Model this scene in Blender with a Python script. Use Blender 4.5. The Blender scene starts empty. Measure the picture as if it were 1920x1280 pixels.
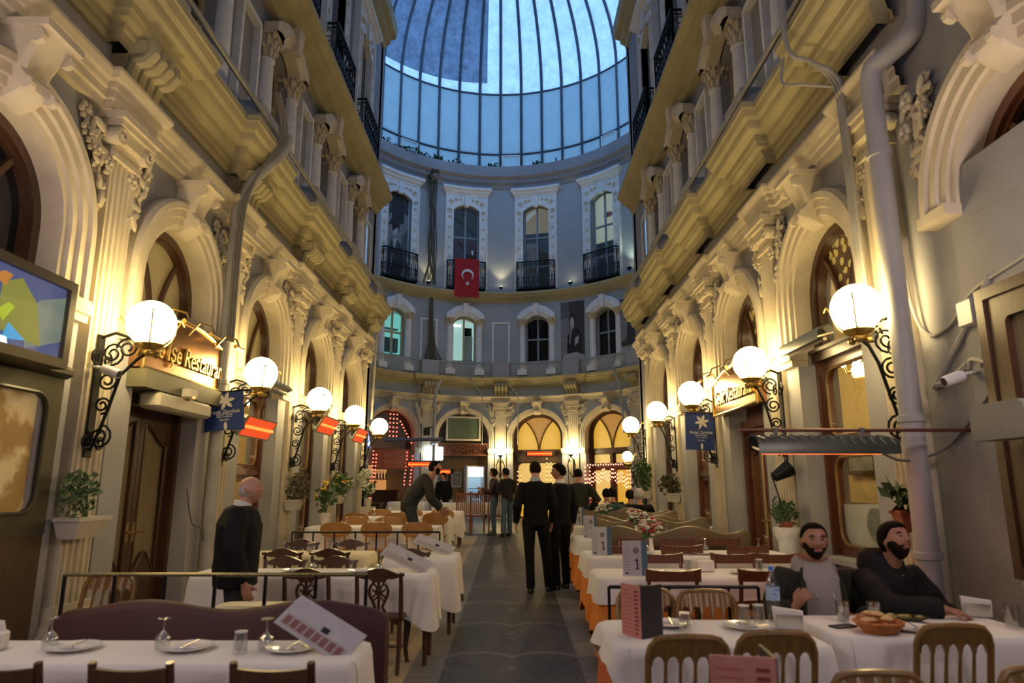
import bpy, math, random
from math import sin, cos, pi, radians as rad, sqrt
from mathutils import Vector as V, Matrix
random.seed(7)
SC = bpy.context.scene
COL = SC.collection
CAMH = 1.52
def fl(y):                       # the passage floor rises gently away from the camera
    return 0.024 * (min(max(y, -9), 20) - 6)
# ------------------------------------------------------------------ mesh builder
class MB:
    def __init__(s): s.v = []; s.f = []
    def add(s, vs, fs):
        n = len(s.v); s.v += [tuple(p) for p in vs]; s.f += [tuple(i + n for i in f) for f in fs]; return s
    def box(s, x0, x1, y0, y1, z0, z1):
        return s.add([(x, y, z) for x in (x0, x1) for y in (y0, y1) for z in (z0, z1)],
                     [(0, 1, 3, 2), (4, 6, 7, 5), (0, 4, 5, 1), (2, 3, 7, 6), (0, 2, 6, 4), (1, 5, 7, 3)])
    def cbox(s, c, d): return s.box(c[0]-d[0]/2, c[0]+d[0]/2, c[1]-d[1]/2, c[1]+d[1]/2, c[2]-d[2]/2, c[2]+d[2]/2)
    def rbox(s, x0, x1, y0, y1, z0, z1, b):      # box with chamfered vertical and horizontal edges
        r = []
        for z, k in ((z0, b), (z0+b, 0), (z1-b, 0), (z1, b)):
            q = [(x0+k+b, y0+k), (x1-k-b, y0+k), (x1-k, y0+k+b), (x1-k, y1-k-b), (x1-k-b, y1-k), (x0+k+b, y1-k), (x0+k, y1-k-b), (x0+k, y0+k+b)]
            r.append([(x, y, z) for x, y in q])
        return s.rings(r)
    def rings(s, R, cap=True, close=True):
        n = len(R[0]); vs = [p for r in R for p in r]; fs = []
        for i in range(len(R)-1):
            for j in range(n if close else n-1):
                k = (j+1) % n; fs.append((i*n+j, i*n+k, (i+1)*n+k, (i+1)*n+j))
        if cap and close: fs += [tuple(range(n-1, -1, -1)), tuple((len(R)-1)*n+j for j in range(n))]
        return s.add(vs, fs)
    def tube(s, pts, r, n=8, cap=True, flat=1.0):
        pts = [V(p) for p in pts]; m = len(pts)
        if not hasattr(r, '__len__'): r = [r]*m
        t0 = (pts[1]-pts[0]).normalized(); a = V((0, 0, 1)) if abs(t0.z) < .9 else V((1, 0, 0))
        u = t0.cross(a).normalized(); R = []
        for i in range(m):
            t = (pts[min(i+1, m-1)]-pts[max(i-1, 0)])
            t = t.normalized() if t.length > 1e-9 else t0
            u = (u - t*u.dot(t)); u = u.normalized() if u.length > 1e-6 else t.cross(V((.3, .5, .8))).normalized()
            w = t.cross(u)
            R.append([pts[i]+u*(cos(2*pi*j/n)*r[i])+w*(sin(2*pi*j/n)*r[i]*flat) for j in range(n)])
        return s.rings(R, cap)
    def lathe(s, prof, n=16, c=(0, 0, 0), cap=True):
        return s.rings([[(c[0]+r*cos(2*pi*j/n), c[1]+r*sin(2*pi*j/n), c[2]+z) for j in range(n)] for r, z in prof], cap)
    def ell(s, c, r, n=14, m=9):
        if not hasattr(r, '__len__'): r = (r, r, r)
        R = []
        for i in range(m+1):
            a = -pi/2 + pi*i/m; k = max(cos(a), .02)
            R.append([(c[0]+r[0]*k*cos(2*pi*j/n), c[1]+r[1]*k*sin(2*pi*j/n), c[2]+r[2]*sin(a)) for j in range(n)])
        return s.rings(R)
    def prism(s, poly, a0, a1, ax='y'):         # polygon in the two other axes, extruded along ax
        def P(p, q): return {'y': (p[0], q, p[1]), 'x': (q, p[0], p[1]), 'z': (p[0], p[1], q)}[ax]
        return s.rings([[P(p, a0) for p in poly], [P(p, a1) for p in poly]])
    def grid(s, fn, nu, nv):
        vs = [fn(i/nu, j/nv) for j in range(nv+1) for i in range(nu+1)]
        return s.add(vs, [(j*(nu+1)+i, j*(nu+1)+i+1, (j+1)*(nu+1)+i+1, (j+1)*(nu+1)+i) for j in range(nv) for i in range(nu)])
    def ball(s, c, r): return s.ell(c, r, 8, 5)
    def map(s, fn): s.v = [tuple(fn(*p)) for p in s.v]; return s
    def move(s, x, y, z): return s.map(lambda a, b, c: (a+x, b+y, c+z))
    def rotz(s, t):
        k, q = cos(t), sin(t); return s.map(lambda a, b, c: (a*k-b*q, a*q+b*k, c))
    def rotx(s, t):
        k, q = cos(t), sin(t); return s.map(lambda a, b, c: (a, b*k-c*q, b*q+c*k))
    def join(s, o): return s.add(o.v, o.f)
MESH_CACHE = {}
def mesh(name, mb, m, sm=40):
    me = bpy.data.meshes.new(name); me.from_pydata(mb.v, [], mb.f); me.update()
    if m: me.materials.append(m)
    if sm:
        me.polygons.foreach_set('use_smooth', [True]*len(me.polygons))
        me.set_sharp_from_angle(angle=rad(sm))
    return me
def ob(name, data, parent=None, loc=None, rz=0, rot=None):
    o = bpy.data.objects.new(name, data); COL.objects.link(o)
    if parent: o.parent = parent
    if loc: o.location = loc
    if rot: o.rotation_euler = rot
    elif rz: o.rotation_euler = (0, 0, rz)
    return o
def part(name, mb, m, parent=None, loc=None, rz=0, sm=40, rot=None): return ob(name, mesh(name, mb, m, sm), parent, loc, rz, rot)
def tag(o, label, cat, group=None, kind=None):
    o['label'] = label; o['category'] = cat
    if group: o['group'] = group
    if kind: o['kind'] = kind
    return o
def thing(name, label, cat, loc=(0, 0, 0), rz=0, group=None, rot=None): return tag(ob(name, None, None, loc, rz, rot), label, cat, group)
def single(name, mb, m, label, cat, group=None, loc=None, rz=0, sm=40, rot=None): return tag(part(name, mb, m, None, loc, rz, sm, rot), label, cat, group)
def struct(name, mb, m, parent=None, loc=None, rz=0, sm=40, kind='structure'):
    o = part(name, mb, m, parent, loc, rz, sm)
    if not parent: o['kind'] = kind
    return o
def sempty(name, loc=(0, 0, 0), rz=0):
    o = ob(name, None, None, loc, rz); o['kind'] = 'structure'; return o
KIDS = {}
def dup(root, loc, rz=0, label=None, group=None):
    def cp(o, par):
        c = o.copy(); COL.objects.link(c)
        if par: c.parent = par
        for ch in o.children: cp(ch, c)
        return c
    r = cp(root, None); r.location = loc; r.rotation_euler = (0, 0, rz)
    if label: r['label'] = label
    if group: r['group'] = group
    return r
# ------------------------------------------------------------------ materials
MATS = {}
def nodes(name):
    m = bpy.data.materials.new(name); m.use_nodes = True; nt = m.node_tree
    return m, nt, nt.nodes['Principled BSDF']
def N(nt, t, **k):
    n = nt.nodes.new('ShaderNode'+t)
    for a, b in k.items():
        if a in ('operation', 'blend_type', 'data_type', 'noise_dimensions', 'feature', 'wave_type', 'bands_direction', 'rings_direction', 'distance', 'gradient_type'): setattr(n, a, b)
        else: n.inputs[a.replace('_', ' ')].default_value = b
    return n
def L(nt, a, b): nt.links.new(a, b)
def col4(c): return (c[0], c[1], c[2], 1)
def mixc(nt, fac, a, b, mode='MIX'):
    n = nt.nodes.new('ShaderNodeMix'); n.data_type = 'RGBA'; n.blend_type = mode
    for s, x in ((n.inputs[0], fac), (n.inputs[6], a), (n.inputs[7], b)):
        if isinstance(x, bpy.types.NodeSocket): L(nt, x, s)
        else: s.default_value = col4(x) if hasattr(x, '__len__') else x
    return n.outputs[2]
def mat(name, c, rough=.6, metal=0, var=.15, sc=6, c2=None, bump=0, bsc=40, spec=.5, stretch=None, alpha=None, sheen=0, coat=0, trans=0, sss=0):
    if name in MATS: return MATS[name]
    m, nt, b = nodes(name); MATS[name] = m
    b.inputs['Roughness'].default_value = rough; b.inputs['Metallic'].default_value = metal
    b.inputs['Specular IOR Level'].default_value = spec
    if coat: b.inputs['Coat Weight'].default_value = coat; b.inputs['Coat Roughness'].default_value = .15
    if trans: b.inputs['Transmission Weight'].default_value = trans; b.inputs['IOR'].default_value = 1.45
    if var or c2:
        tc = N(nt, 'TexCoord'); src = tc.outputs['Object']
        if stretch:
            mp = N(nt, 'Mapping'); mp.inputs['Scale'].default_value = stretch; L(nt, src, mp.inputs[0]); src = mp.outputs[0]
        no = N(nt, 'TexNoise', Scale=sc, Detail=5.0, Roughness=.6); L(nt, src, no.inputs['Vector'])
        rp = N(nt, 'MapRange', From_Min=.3, From_Max=.7); L(nt, no.outputs['Fac'], rp.inputs[0])
        d = c2 if c2 else tuple(x*(1-var) for x in c)
        L(nt, mixc(nt, rp.outputs[0], d, c), b.inputs['Base Color'])
        if bump:
            n2 = N(nt, 'TexNoise', Scale=bsc, Detail=3.0); L(nt, src, n2.inputs['Vector'])
            bp = N(nt, 'Bump', Strength=bump, Distance=.02); L(nt, n2.outputs['Fac'], bp.inputs['Height']); L(nt, bp.outputs[0], b.inputs['Normal'])
    else: b.inputs['Base Color'].default_value = col4(c)
    return m
def emis(name, c, st, base=(.8, .8, .8)):
    if name in MATS: return MATS[name]
    m, nt, b = nodes(name); MATS[name] = m
    b.inputs['Base Color'].default_value = col4(base); b.inputs['Emission Color'].default_value = col4(c); b.inputs['Emission Strength'].default_value = st
    return m
def glass(name, tint=(1, 1, 1), refl=.12, rough=.03):
    if name in MATS: return MATS[name]
    m, nt, b = nodes(name); MATS[name] = m; nt.nodes.remove(b)
    out = [n for n in nt.nodes if n.type == 'OUTPUT_MATERIAL'][0]
    t = N(nt, 'BsdfTransparent'); t.inputs[0].default_value = col4(tint)
    g = N(nt, 'BsdfGlossy'); g.inputs['Roughness'].default_value = rough; g.inputs[0].default_value = (.9, .9, .9, 1)
    fr = N(nt, 'Fresnel', IOR=1.5); ge = N(nt, 'NewGeometry'); mr = N(nt, 'MapRange', To_Min=1.5, To_Max=.6667); L(nt, ge.outputs['Backfacing'], mr.inputs[0]); L(nt, mr.outputs[0], fr.inputs['IOR']); ad = N(nt, 'Math', operation='ADD'); L(nt, fr.outputs[0], ad.inputs[0]); ad.inputs[1].default_value = refl-.04; ad.use_clamp = True
    mx = N(nt, 'MixShader'); L(nt, ad.outputs[0], mx.inputs[0]); L(nt, t.outputs[0], mx.inputs[1]); L(nt, g.outputs[0], mx.inputs[2]); L(nt, mx.outputs[0], out.inputs[0])
    return m
def pane_mat(name, c, tl, tr, dirt=.4, sc=3.0):          # weathered translucent glazing: lets daylight through diffusely
    m, nt, b = nodes(name); MATS[name] = m; nt.nodes.remove(b)
    out = [n for n in nt.nodes if n.type == 'OUTPUT_MATERIAL'][0]
    tc = N(nt, 'TexCoord'); no = N(nt, 'TexNoise', Scale=sc, Detail=9.0, Roughness=.75); L(nt, tc.outputs['Object'], no.inputs['Vector'])
    rp = N(nt, 'MapRange', From_Min=.35, From_Max=.62); L(nt, no.outputs['Fac'], rp.inputs[0])
    cc = mixc(nt, rp.outputs[0], tuple(x*(1-dirt) for x in c), c)
    t = N(nt, 'BsdfTranslucent'); L(nt, cc, t.inputs[0]); d = N(nt, 'BsdfDiffuse'); L(nt, cc, d.inputs[0])
    tp = N(nt, 'BsdfTransparent'); tp.inputs[0].default_value = (1, 1, 1, 1)
    m1 = N(nt, 'MixShader'); m1.inputs[0].default_value = tl; L(nt, d.outputs[0], m1.inputs[1]); L(nt, t.outputs[0], m1.inputs[2])
    m2 = N(nt, 'MixShader'); m2.inputs[0].default_value = tr; L(nt, m1.outputs[0], m2.inputs[1]); L(nt, tp.outputs[0], m2.inputs[2]); L(nt, m2.outputs[0], out.inputs[0])
    return m
CREAM = mat('cream_stucco', (.70, .62, .46), .75, c2=(.52, .46, .34), sc=2.5, bump=.25, bsc=18)
CREAM2 = mat('ochre_stucco', (.45, .40, .23), .75, c2=(.35, .31, .18), sc=1.5, bump=.2, bsc=12)
GREY = mat('grey_blue_paint', (.31, .31, .33), .8, c2=(.235, .235, .25), sc=1.2, bump=.3, bsc=25)
BLUEG = mat('pale_blue_paint', (.37, .40, .42), .8, c2=(.31, .34, .36), sc=1.2, bump=.3, bsc=25)
WHITE = mat('white_paint', (.80, .80, .78), .65, c2=(.64, .64, .62), sc=4, bump=.15)
PLAST = mat('grey_plaster', (.40, .40, .42), .8, c2=(.33, .33, .345), sc=.9, bump=.25, bsc=30)
WOOD = mat('dark_wood', (.085, .038, .018), .4, c2=(.04, .017, .009), sc=8, stretch=(6, 6, .7), coat=.2)
WOODR = mat('red_wood', (.16, .055, .025), .35, c2=(.08, .027, .012), sc=8, stretch=(6, 6, .7), coat=.3)
GLASS = glass('window_glass', (.92, .95, .93), .10)
DGLASS = glass('dark_window_glass', (.55, .6, .62), .10, .02)
IRON = mat('black_iron', (.012, .012, .014), .45, .6, var=0)
PIPE = mat('painted_pipe', (.42, .42, .40), .6, c2=(.30, .29, .25), sc=4, bump=.1)
STEEL = mat('grey_steel', (.22, .22, .23), .5, .5, var=.3)
# ------------------------------------------------------------------ levels of the facades (metres)
S = dict(P=2.78, a=.75, ring=.33, imp=3.05, spr=3.65, rise=.75, arc0=4.94, arc1=5.29, cor0=5.62, cor1=6.3, pj=.42, brk=.15, colb=6.35, w2b=6.85, cap0=8.15, cap1=8.55, hood=9.05,
         c20=9.02, c21=9.75, pj2=.45, bal=10.75, w3b=9.8, w3t=13.0, hd0=13.4, hd1=13.75, c30=14.3, c31=15.0, top=15.0, g=-.05)
E = dict(P=2.96, a=1.0, ring=.22, imp=2.9, spr=3.42, rise=.91, arc0=4.77, arc1=5.0, cor0=5.37, cor1=5.78, pj=.35, brk=.1, colb=5.95, w2b=6.43, cap0=7.88, cap1=8.15, hood=8.72,
         c20=8.85, c21=9.35, pj2=.3, bal=10.5, w3b=9.4, w3t=13.05, hd0=13.42, hd1=13.8, c30=13.85, c31=14.7, top=14.7, g=0)
XL, XR = -3.85, 3.45
EC, ER = V((-.45, 21.0)), 6.0
def bend(x, y, z):                # end wall: local (along, out, up) wrapped round the rotunda
    p = x/ER; r = ER-y; return (EC.x + r*sin(p), EC.y + r*cos(p), z)
LROT, RROT = -pi/2, pi/2
# kit: every function returns a builder in local coordinates (x along the wall, y out of the wall, z up)
def arcpts(a, spr, rise, n=20): return [(-a*cos(pi*i/n), spr+rise*sin(pi*i/n)) for i in range(n+1)]
def k_bay(K, flush=None):
    m = MB(); P, a = K['P'], K['a']; h = P/2; zt = K['c20']-.02; n = 20; arc = arcpts(a, K['spr'], K['rise'], n)
    nx = 4
    for sx in (-1, 1):
        for i in range(nx):
            x0, x1 = a+(h-a)*i/nx, a+(h-a)*(i+1)/nx
            m.add([(sx*x0, 0, -.3), (sx*x1, 0, -.3), (sx*x1, 0, K['cor1']), (sx*x0, 0, K['cor1'])], [(0, 1, 2, 3)])
    for i in range(n):
        (x0, z0), (x1, z1) = arc[i], arc[i+1]
        m.add([(x0, 0, z0), (x1, 0, z1), (x1, 0, K['cor1']), (x0, 0, K['cor1'])], [(0, 1, 2, 3)])
    ol = [(-a, -.3)]+arc+[(a, -.3)]
    m.rings([[(x, 0, z) for x, z in ol], [(x, -.4, z) for x, z in ol]], False, False)
    # first upper storey with its segmental opening
    b = -.08 if K is S else 0
    def seg(w, z0, zs, rise, zb, zt):
        nn = 10; ar = [(-w+2*w*i/nn, zs+rise*(1-(2*i/nn-1)**2)) for i in range(nn+1)]
        for sx in (-1, 1):
            for i in range(4):
                x0, x1 = w+(h-w)*i/4, w+(h-w)*(i+1)/4
                m.add([(sx*x0, b, zb), (sx*x1, b, zb), (sx*x1, b, zt), (sx*x0, b, zt)], [(0, 1, 2, 3)])
        for i in range(nn):
            (x0, q0), (x1, q1) = ar[i], ar[i+1]
            m.add([(x0, b, q0), (x1, b, q1), (x1, b, zt), (x0, b, zt)], [(0, 1, 2, 3)])
            m.add([(x0, b, zb), (x1, b, zb), (x1, b, z0), (x0, b, z0)], [(0, 1, 2, 3)])
        o2 = [(-w, z0)]+ar+[(w, z0)]
        m.rings([[(x, b, z) for x, z in o2], [(x, b-.32, z) for x, z in o2]], False, False)
        m.add([(-w, b, z0), (w, b, z0), (w, b-.32, z0), (-w, b-.32, z0)], [(0, 1, 2, 3)])
    seg(.47, K['w2b'], K['cap1']-.12, .22, K['cor1'], K['c20']+.4)
    seg(.55, K['w3b'], K['w3t']-.25, .25, K['c20']+.4, K['top'])
    return m
def k_arch(K, plain=False):
    a, g, sp, ri = K['a'], K['ring'], K['spr'], K['rise']
    pr = [(-.035, -.3), (-.035, .05), (.12, .06), (.14, .09), (.38, .09), (.41, .12), (.66, .12), (.70, .15), (.9, .15), (1, .1), (1, 0)]
    n = 24; R = []
    path = [(-1, K['imp'], 0)]+[(-cos(pi*i/n), 0, sin(pi*i/n)) for i in range(n+1)]+[(1, K['imp'], 0)]
    for j, (cx, zz, sz) in enumerate(path):
        r = []
        for t, o in pr:
            w = a+t*g
            z = zz if zz else sp+(ri+t*g)*sz
            r.append((cx*w, o, z))
        R.append(r)
    m = MB().rings(R, False, False)
    if plain:
        for sx in (-1, 1): m.box(*sorted((sx*(a-.02), sx*(a+g+.012))), -.05, .155, K['imp']-.05, K['imp']+.04)
    for sx in (() if plain else (-1, 1)):
        x0, x1 = sorted((sx*(a-.03), sx*(a+g+.03))); z = K['imp']
        m.box(x0, x1, -.05, .17, z-.07, z+.02); m.box(x0+.02, x1-.02, -.05, .14, z-.14, z-.07); m.box(x0+.01, x1-.01, -.05, .15, z+.02, z+.06)
    return m
def k_jamb(K):
    m = MB(); a, g = K['a'], K['ring']
    for sx in (-1, 1):
        x0, x1 = sorted((sx*(a-.012), sx*(a+g))); m.box(x0, x1, -.3, .07, -.3, K['imp']-.14)
    return m
def k_key(K):
    z0, z1 = K['spr']+K['rise']-.06, K['arc0']+.02; w0, w1 = .12, .19; H = z1-z0
    sd = [(0, .05), (.10, .17), (.2, .24), (.32, .25), (.42, .2), (.55, .22), (.72, .27), (.86, .33), (.9, .36), (1, .36)]
    R = []
    for t, o in sd:
        w = w0+(w1-w0)*t; R.append([(-w, 0, z0+t*H), (-w, o-.03, z0+t*H), (-w*.75, o, z0+t*H), (-w*.3, o-.015, z0+t*H), (w*.3, o-.015, z0+t*H), (w*.75, o, z0+t*H), (w, o-.03, z0+t*H), (w, 0, z0+t*H)])
    m = MB().rings(R); m.box(-w1-.03, w1+.03, 0, .39, z1-.06, z1)
    for sx in (-1, 1):
        m.tube([(sx*.13+q*.03, .24, z0+.2*H) for q in (-1, 1)], .05, 10); m.tube([(sx*.17+q*.025, .29, z0+.8*H) for q in (-1, 1)], .06, 10)
    return m
def k_pil(K):
    m = MB(); w = .21; z1 = K['arc0']; zc = z1-.4; d = .11
    m.box(-.33, .33, 0, .22, -.3, .36); m.box(-.30, .30, 0, .20, .36, .42); m.box(-.27, .27, 0, .17, .42, .50); m.box(-.25, .25, 0, .15, .50, .56)
    sec = [(-w, 0), (-w, d)]
    for i in range(5):
        c = -w+.042+i*.084
        sec += [(c-.028, d), (c-.018, d-.02), (c+.018, d-.02), (c+.028, d)]
    sec += [(w, d), (w, 0)]
    m.rings([[(x, y, .56) for x, y in sec], [(x, y, zc) for x, y in sec]])
    m.box(-.23, .23, 0, .14, zc, zc+.05); m.box(-.22, .22, 0, .12, zc+.05, zc+.16)
    for sx in (-1, 1):            # volutes
        for i in range(2): m.tube([(sx*.235, .02, zc+.2), (sx*.235, .20, zc+.2)], .085-.03*i, 14)
        m.tube([(sx*(.235+.07*cos(t)*(1-t/9)), .205, zc+.2+.07*sin(t)*(1-t/9)) for t in [k*.5 for k in range(16)]], .012, 5)
    m.box(-.24, .24, 0, .19, zc+.16, zc+.28); m.box(-.31, .31, 0, .23, zc+.28, zc+.34); m.box(-.34, .34, 0, .26, zc+.34, zc+.41)
    return m
def k_relief(K, sx):              # carved flower and leaf cluster in the spandrel beside the pilaster
    rnd = random.Random(3+sx); m = MB(); a, g = K['a'], K['ring']; cx = sx*(K['P']/2-.34)
    zt = K['arc0']-.12; zb = K['spr']+K['rise']*.55
    for i in range(46):
        t = i/45; z = zt-t*(zt-zb); lim = .25*(1-t)+.04
        x = cx + sx*.10*t + rnd.uniform(-lim, lim)*(.75)
        r = rnd.uniform(.035, .062); yo = rnd.uniform(.02, .10)
        if i % 3 == 0:
            for q in range(6): m.ell((x+r*cos(q*pi/3), yo, z+r*sin(q*pi/3)), (r*.6, r*.5, r*.6), 7, 4)
            m.ell((x, yo+.02, z), (r*.5, r*.6, r*.5), 7, 4)
        else:
            an = rnd.uniform(0, 2*pi); q = MB(); q.ell((0, 0, 0), (r*1.7, r*.45, r*.7), 7, 4)
            q.map(lambda X, Y, Z: (x+X*cos(an)-Z*sin(an), yo+Y, z+X*sin(an)+Z*cos(an))); m.join(q)
    return m
def run(x0, x1, prof, brks=(), bw=.42, bd=0.0, step=None):
    xs = [(x0, 0, 0)]
    for c in brks: xs += [(c-bw, 0, -1), (c-bw, bd, -1), (c+bw, bd, 1), (c+bw, 0, 1)]
    xs.append((x1, 0, 0))
    if step:
        q = [xs[0]]
        for A, B in zip(xs, xs[1:]):
            k = max(1, int(abs(B[0]-A[0])/step))
            for i in range(1, k): q.append((A[0]+(B[0]-A[0])*i/k, A[1] if A[1] == B[1] else 0, 0))
            q.append(B)
        xs = q
    R = [[(x+(s*o if bd else 0), d+o, z) for o, z in prof] for x, d, s in xs]
    return MB().rings(R, False, False)
def prof_arc(K):
    a, b = K['arc0'], K['arc1']; h = b-a
    return [(0, a), (.07, a), (.07, a+.25*h), (.10, a+.28*h), (.10, a+.5*h), (.12, a+.55*h), (.13, a+.7*h), (.17, a+.74*h), (.2, a+.9*h), (.2, b), (0, b+.04)]
def prof_cor(K):
    a, b, p = K['cor0'], K['cor1'], K['pj']; h = b-a
    t = [(0, 0), (.12, 0), (.14, .10), (.22, .12), (.24, .20), (.40, .22), (.44, .30), (.48, .30), (.5, .42), (.74, .46), (.78, .50), (.80, .60), (.90, .66), (.96, .78), (1, .8), (1, .92), (.2, 1), (0, 1)]
    return [(o*p, a+z*h) for o, z in t]
def prof_c2(K):
    a, b, p = K['c20'], K['c21'], K['pj2']; h = b-a
    t = [(-.35, 0), (.08, 0), (.10, .10), (.2, .13), (.22, .24), (.42, .28), (.46, .36), (.7, .42), (.74, .52), (.9, .6), (1, .66), (1, .8), (.9, .84), (-.35, 1)]
    return [(o*p, a+z*h) for o, z in t]
def prof_c3(K):
    a, b = K['c30'], K['c31']; h = b-a
    return [(-.1, a), (.05, a), (.08, a+.15*h), (.2, a+.25*h), (.22, a+.4*h), (.38, a+.5*h), (.42, a+.8*h), (.42, b), (-.1, b)]
def k_console(K):
    z0, z1 = K['arc1']-.04, K['cor0']+.12; H = z1-z0; m = MB()
    for i in range(4):
        x = -.21+i*.14
        pts = [(x, .04+.05*0, z0+.04), (x, .10, z0+.02), (x, .17, z0+.10*H+.03), (x, .18, z0+.35*H), (x, .22, z0+.55*H), (x, .32, z0+.6*H), (x, .38, z0+.75*H), (x, .36, z0+.95*H)]
        m.tube(pts, .065, 8)
    m.box(-.26, .26, 0, .16, z0+.02, z1); m.box(-.26, .26, 0, .34, z0+.7*H, z1)
    return m
def k_column(K):
    z0, zc, z1 = K['colb'], K['cap0'], K['cap1']; m = MB(); r = .135
    m.box(-.2, .2, -.2, .2, z0-.1, z0+.12)
    m.lathe([(.19, z0+.12), (.2, z0+.16), (.19, z0+.2), (.155, z0+.22), (.165, z0+.26), (r+.012, z0+.3), (r, z0+.36), (r*.98, z0+1.0), (r*.86, zc-.06), (r*1.0, zc-.05), (r*1.02, zc-.02), (r*.86, zc)], 18)
    return m
def k_capital(K):
    zc, z1 = K['cap0'], K['cap1']; h = z1-zc; m = MB(); r = .12
    m.lathe([(r*.9, zc), (r*1.0, zc+.3*h), (r*1.25, zc+.7*h), (r*1.5, zc+.85*h)], 14)
    for lay, (zz, rr, nn) in enumerate(((.16, .9, 8), (.5, 1.12, 8))):
        for i in range(nn):
            t = 2*pi*(i+.5*lay)/nn
            m.tube([(rr*r*cos(t)*k, rr*r*sin(t)*k, zc+(zz+d)*h) for k, d in ((.95, -.14), (1.12, .08), (1.35, .26), (1.62, .26), (1.66, .14))], [.03, .034, .03, .026, .012], 6)
    for i in range(4):
        t = pi/4+i*pi/2; m.ball((r*1.85*cos(t), r*1.85*sin(t), zc+.78*h), .042)
    m.box(-.19, .19, -.19, .19, z1-.12*h, z1)
    return m
def k_hood(K):                     # segmental arch over the column pair
    z1, zt = K['cap1'], K['hood']; w0, w1 = .45, .80; m = MB(); n = 14; R = []
    pr = [(w0, -.05), (w0, .16), (w0+.1, .19), (w0+.13, .22), (w1-.08, .22), (w1, .18), (w1, -.05)]
    rise0, rise1 = .22, zt-z1-.02
    for i in range(n+1):
        s = -1+2*i/n
        r = []
        for w, o in pr:
            t = (w-w0)/(w1-w0); sp = z1-.10+t*.24; ri = rise0*(1-t)+t*(rise1-.24+.1); r.append((s*w, o, sp+ri*(1-s*s)))
        R.append(r)
    R = [[(x, o, z1-.02) for x, o, z in R[0]]]+R+[[(x, o, z1-.02) for x, o, z in R[-1]]]
    m.rings(R, False, False)
    m.rings([[(-.09, -.02, z1+.1), (.09, -.02, z1+.1), (.09, .27, z1+.1), (-.09, .27, z1+.1)], [(-.12, -.02, zt+.02), (.12, -.02, zt+.02), (.12, .3, zt+.02), (-.12, .3, zt+.02)]])
    return m
def frame2d(m, x0, x1, z0, z1, w, y0, y1):
    m.box(x0, x0+w, y0, y1, z0, z1); m.box(x1-w, x1, y0, y1, z0, z1); m.box(x0+w, x1-w, y0, y1, z0, z0+w); m.box(x0+w, x1-w, y0, y1, z1-w, z1); return m
def k_panel(K): return frame2d(MB(), -.36, .36, K['w2b']-.15, K['cap1']-.1, .07, -.1, .03)
def k_pedestal(K):
    return MB().rbox(-.36, .36, -.02, .40 if K is S else .3, K['cor1']-.05, K['w2b']-.1, .015)
def k_surr3(K):                    # tall window surround with hood mould
    m = MB(); z0, zt, h0, h1 = K['w3b']-.05, K['w3t'], K['hd0'], K['hd1']; n = 12
    for sx in (-1, 1):
        x0, x1 = sorted((sx*.55, sx*.88)); m.box(x0, x1, -.1, .07, z0, zt-.25); x0, x1 = sorted((sx*.55, sx*.6)); m.box(x0, x1, -.1, .1, z0, zt-.25)
        x0, x1 = sorted((sx*.84, sx*.90)); m.box(x0, x1, -.1, .1, z0, h0)
    R = []
    for i in range(n+1):
        s = -1+2*i/n; R.append([(s*.88, -.1, h0), (s*.88, .07, h0), (s*.88*(.55/.88), .07, zt-.25+.25*(1-s*s)), (s*.55, -.1, zt-.25+.25*(1-s*s))])
    R = [[(-.88, -.1, h0), (-.88, .07, h0), (-.88, .07, zt-.25), (-.88, -.1, zt-.25)]]+R+[[(.88, -.1, h0), (.88, .07, h0), (.88, .07, zt-.25), (.88, -.1, zt-.25)]]
    m.rings(R, False, False)
    m.box(-.09, .09, 0, .14, zt-.1, h0)
    return m
def k_hood3(K):
    h0, h1 = K['hd0'], K['hd1']; m = MB(); H = h1-h0
    return m.rings([[(s*(.9+o), -.1, z), (s*(.9+o), .08+o, z)] if False else [(-(.9+o), -.1, z), (.9+o, -.1, z), (.9+o, .08+o, z), (.3, .08+o, z), (-.3, .08+o, z), (-(.9+o), .08+o, z)] for o, z in ((0, h0), (.02, h0+.25*H), (.08, h0+.35*H), (.1, h0+.55*H), (.17, h0+.7*H), (.17, h0+.95*H), (.1, h1))])
def k_rosettes(K):
    m = MB(); z0, zt = K['w3b'], K['w3t']
    for sx in (-1, 1):
        k = 0; z = z0+.9
        while z < zt-.75:
            for q in range(6): m.ell((sx*.715+.04*cos(q*pi/3), .08, z+.04*sin(q*pi/3)), (.03, .018, .03), 6, 4)
            m.ell((sx*.715, .09, z), (.025, .02, .025), 6, 4); z += .42
        # scroll ornament at the head
        for j, (cx, cz, r) in enumerate(((.72, zt-.35, .11), (.70, zt-.62, .07), (.66, zt+.05, .11), (.45, zt+.16, .08), (.27, zt+.20, .06))):
            m.tube([(sx*(cx+r*(1-t/14)*cos(t)), .085, cz+r*(1-t/14)*sin(t)) for t in [q*.6 for q in range(20)]], .016, 5)
    return m
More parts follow.
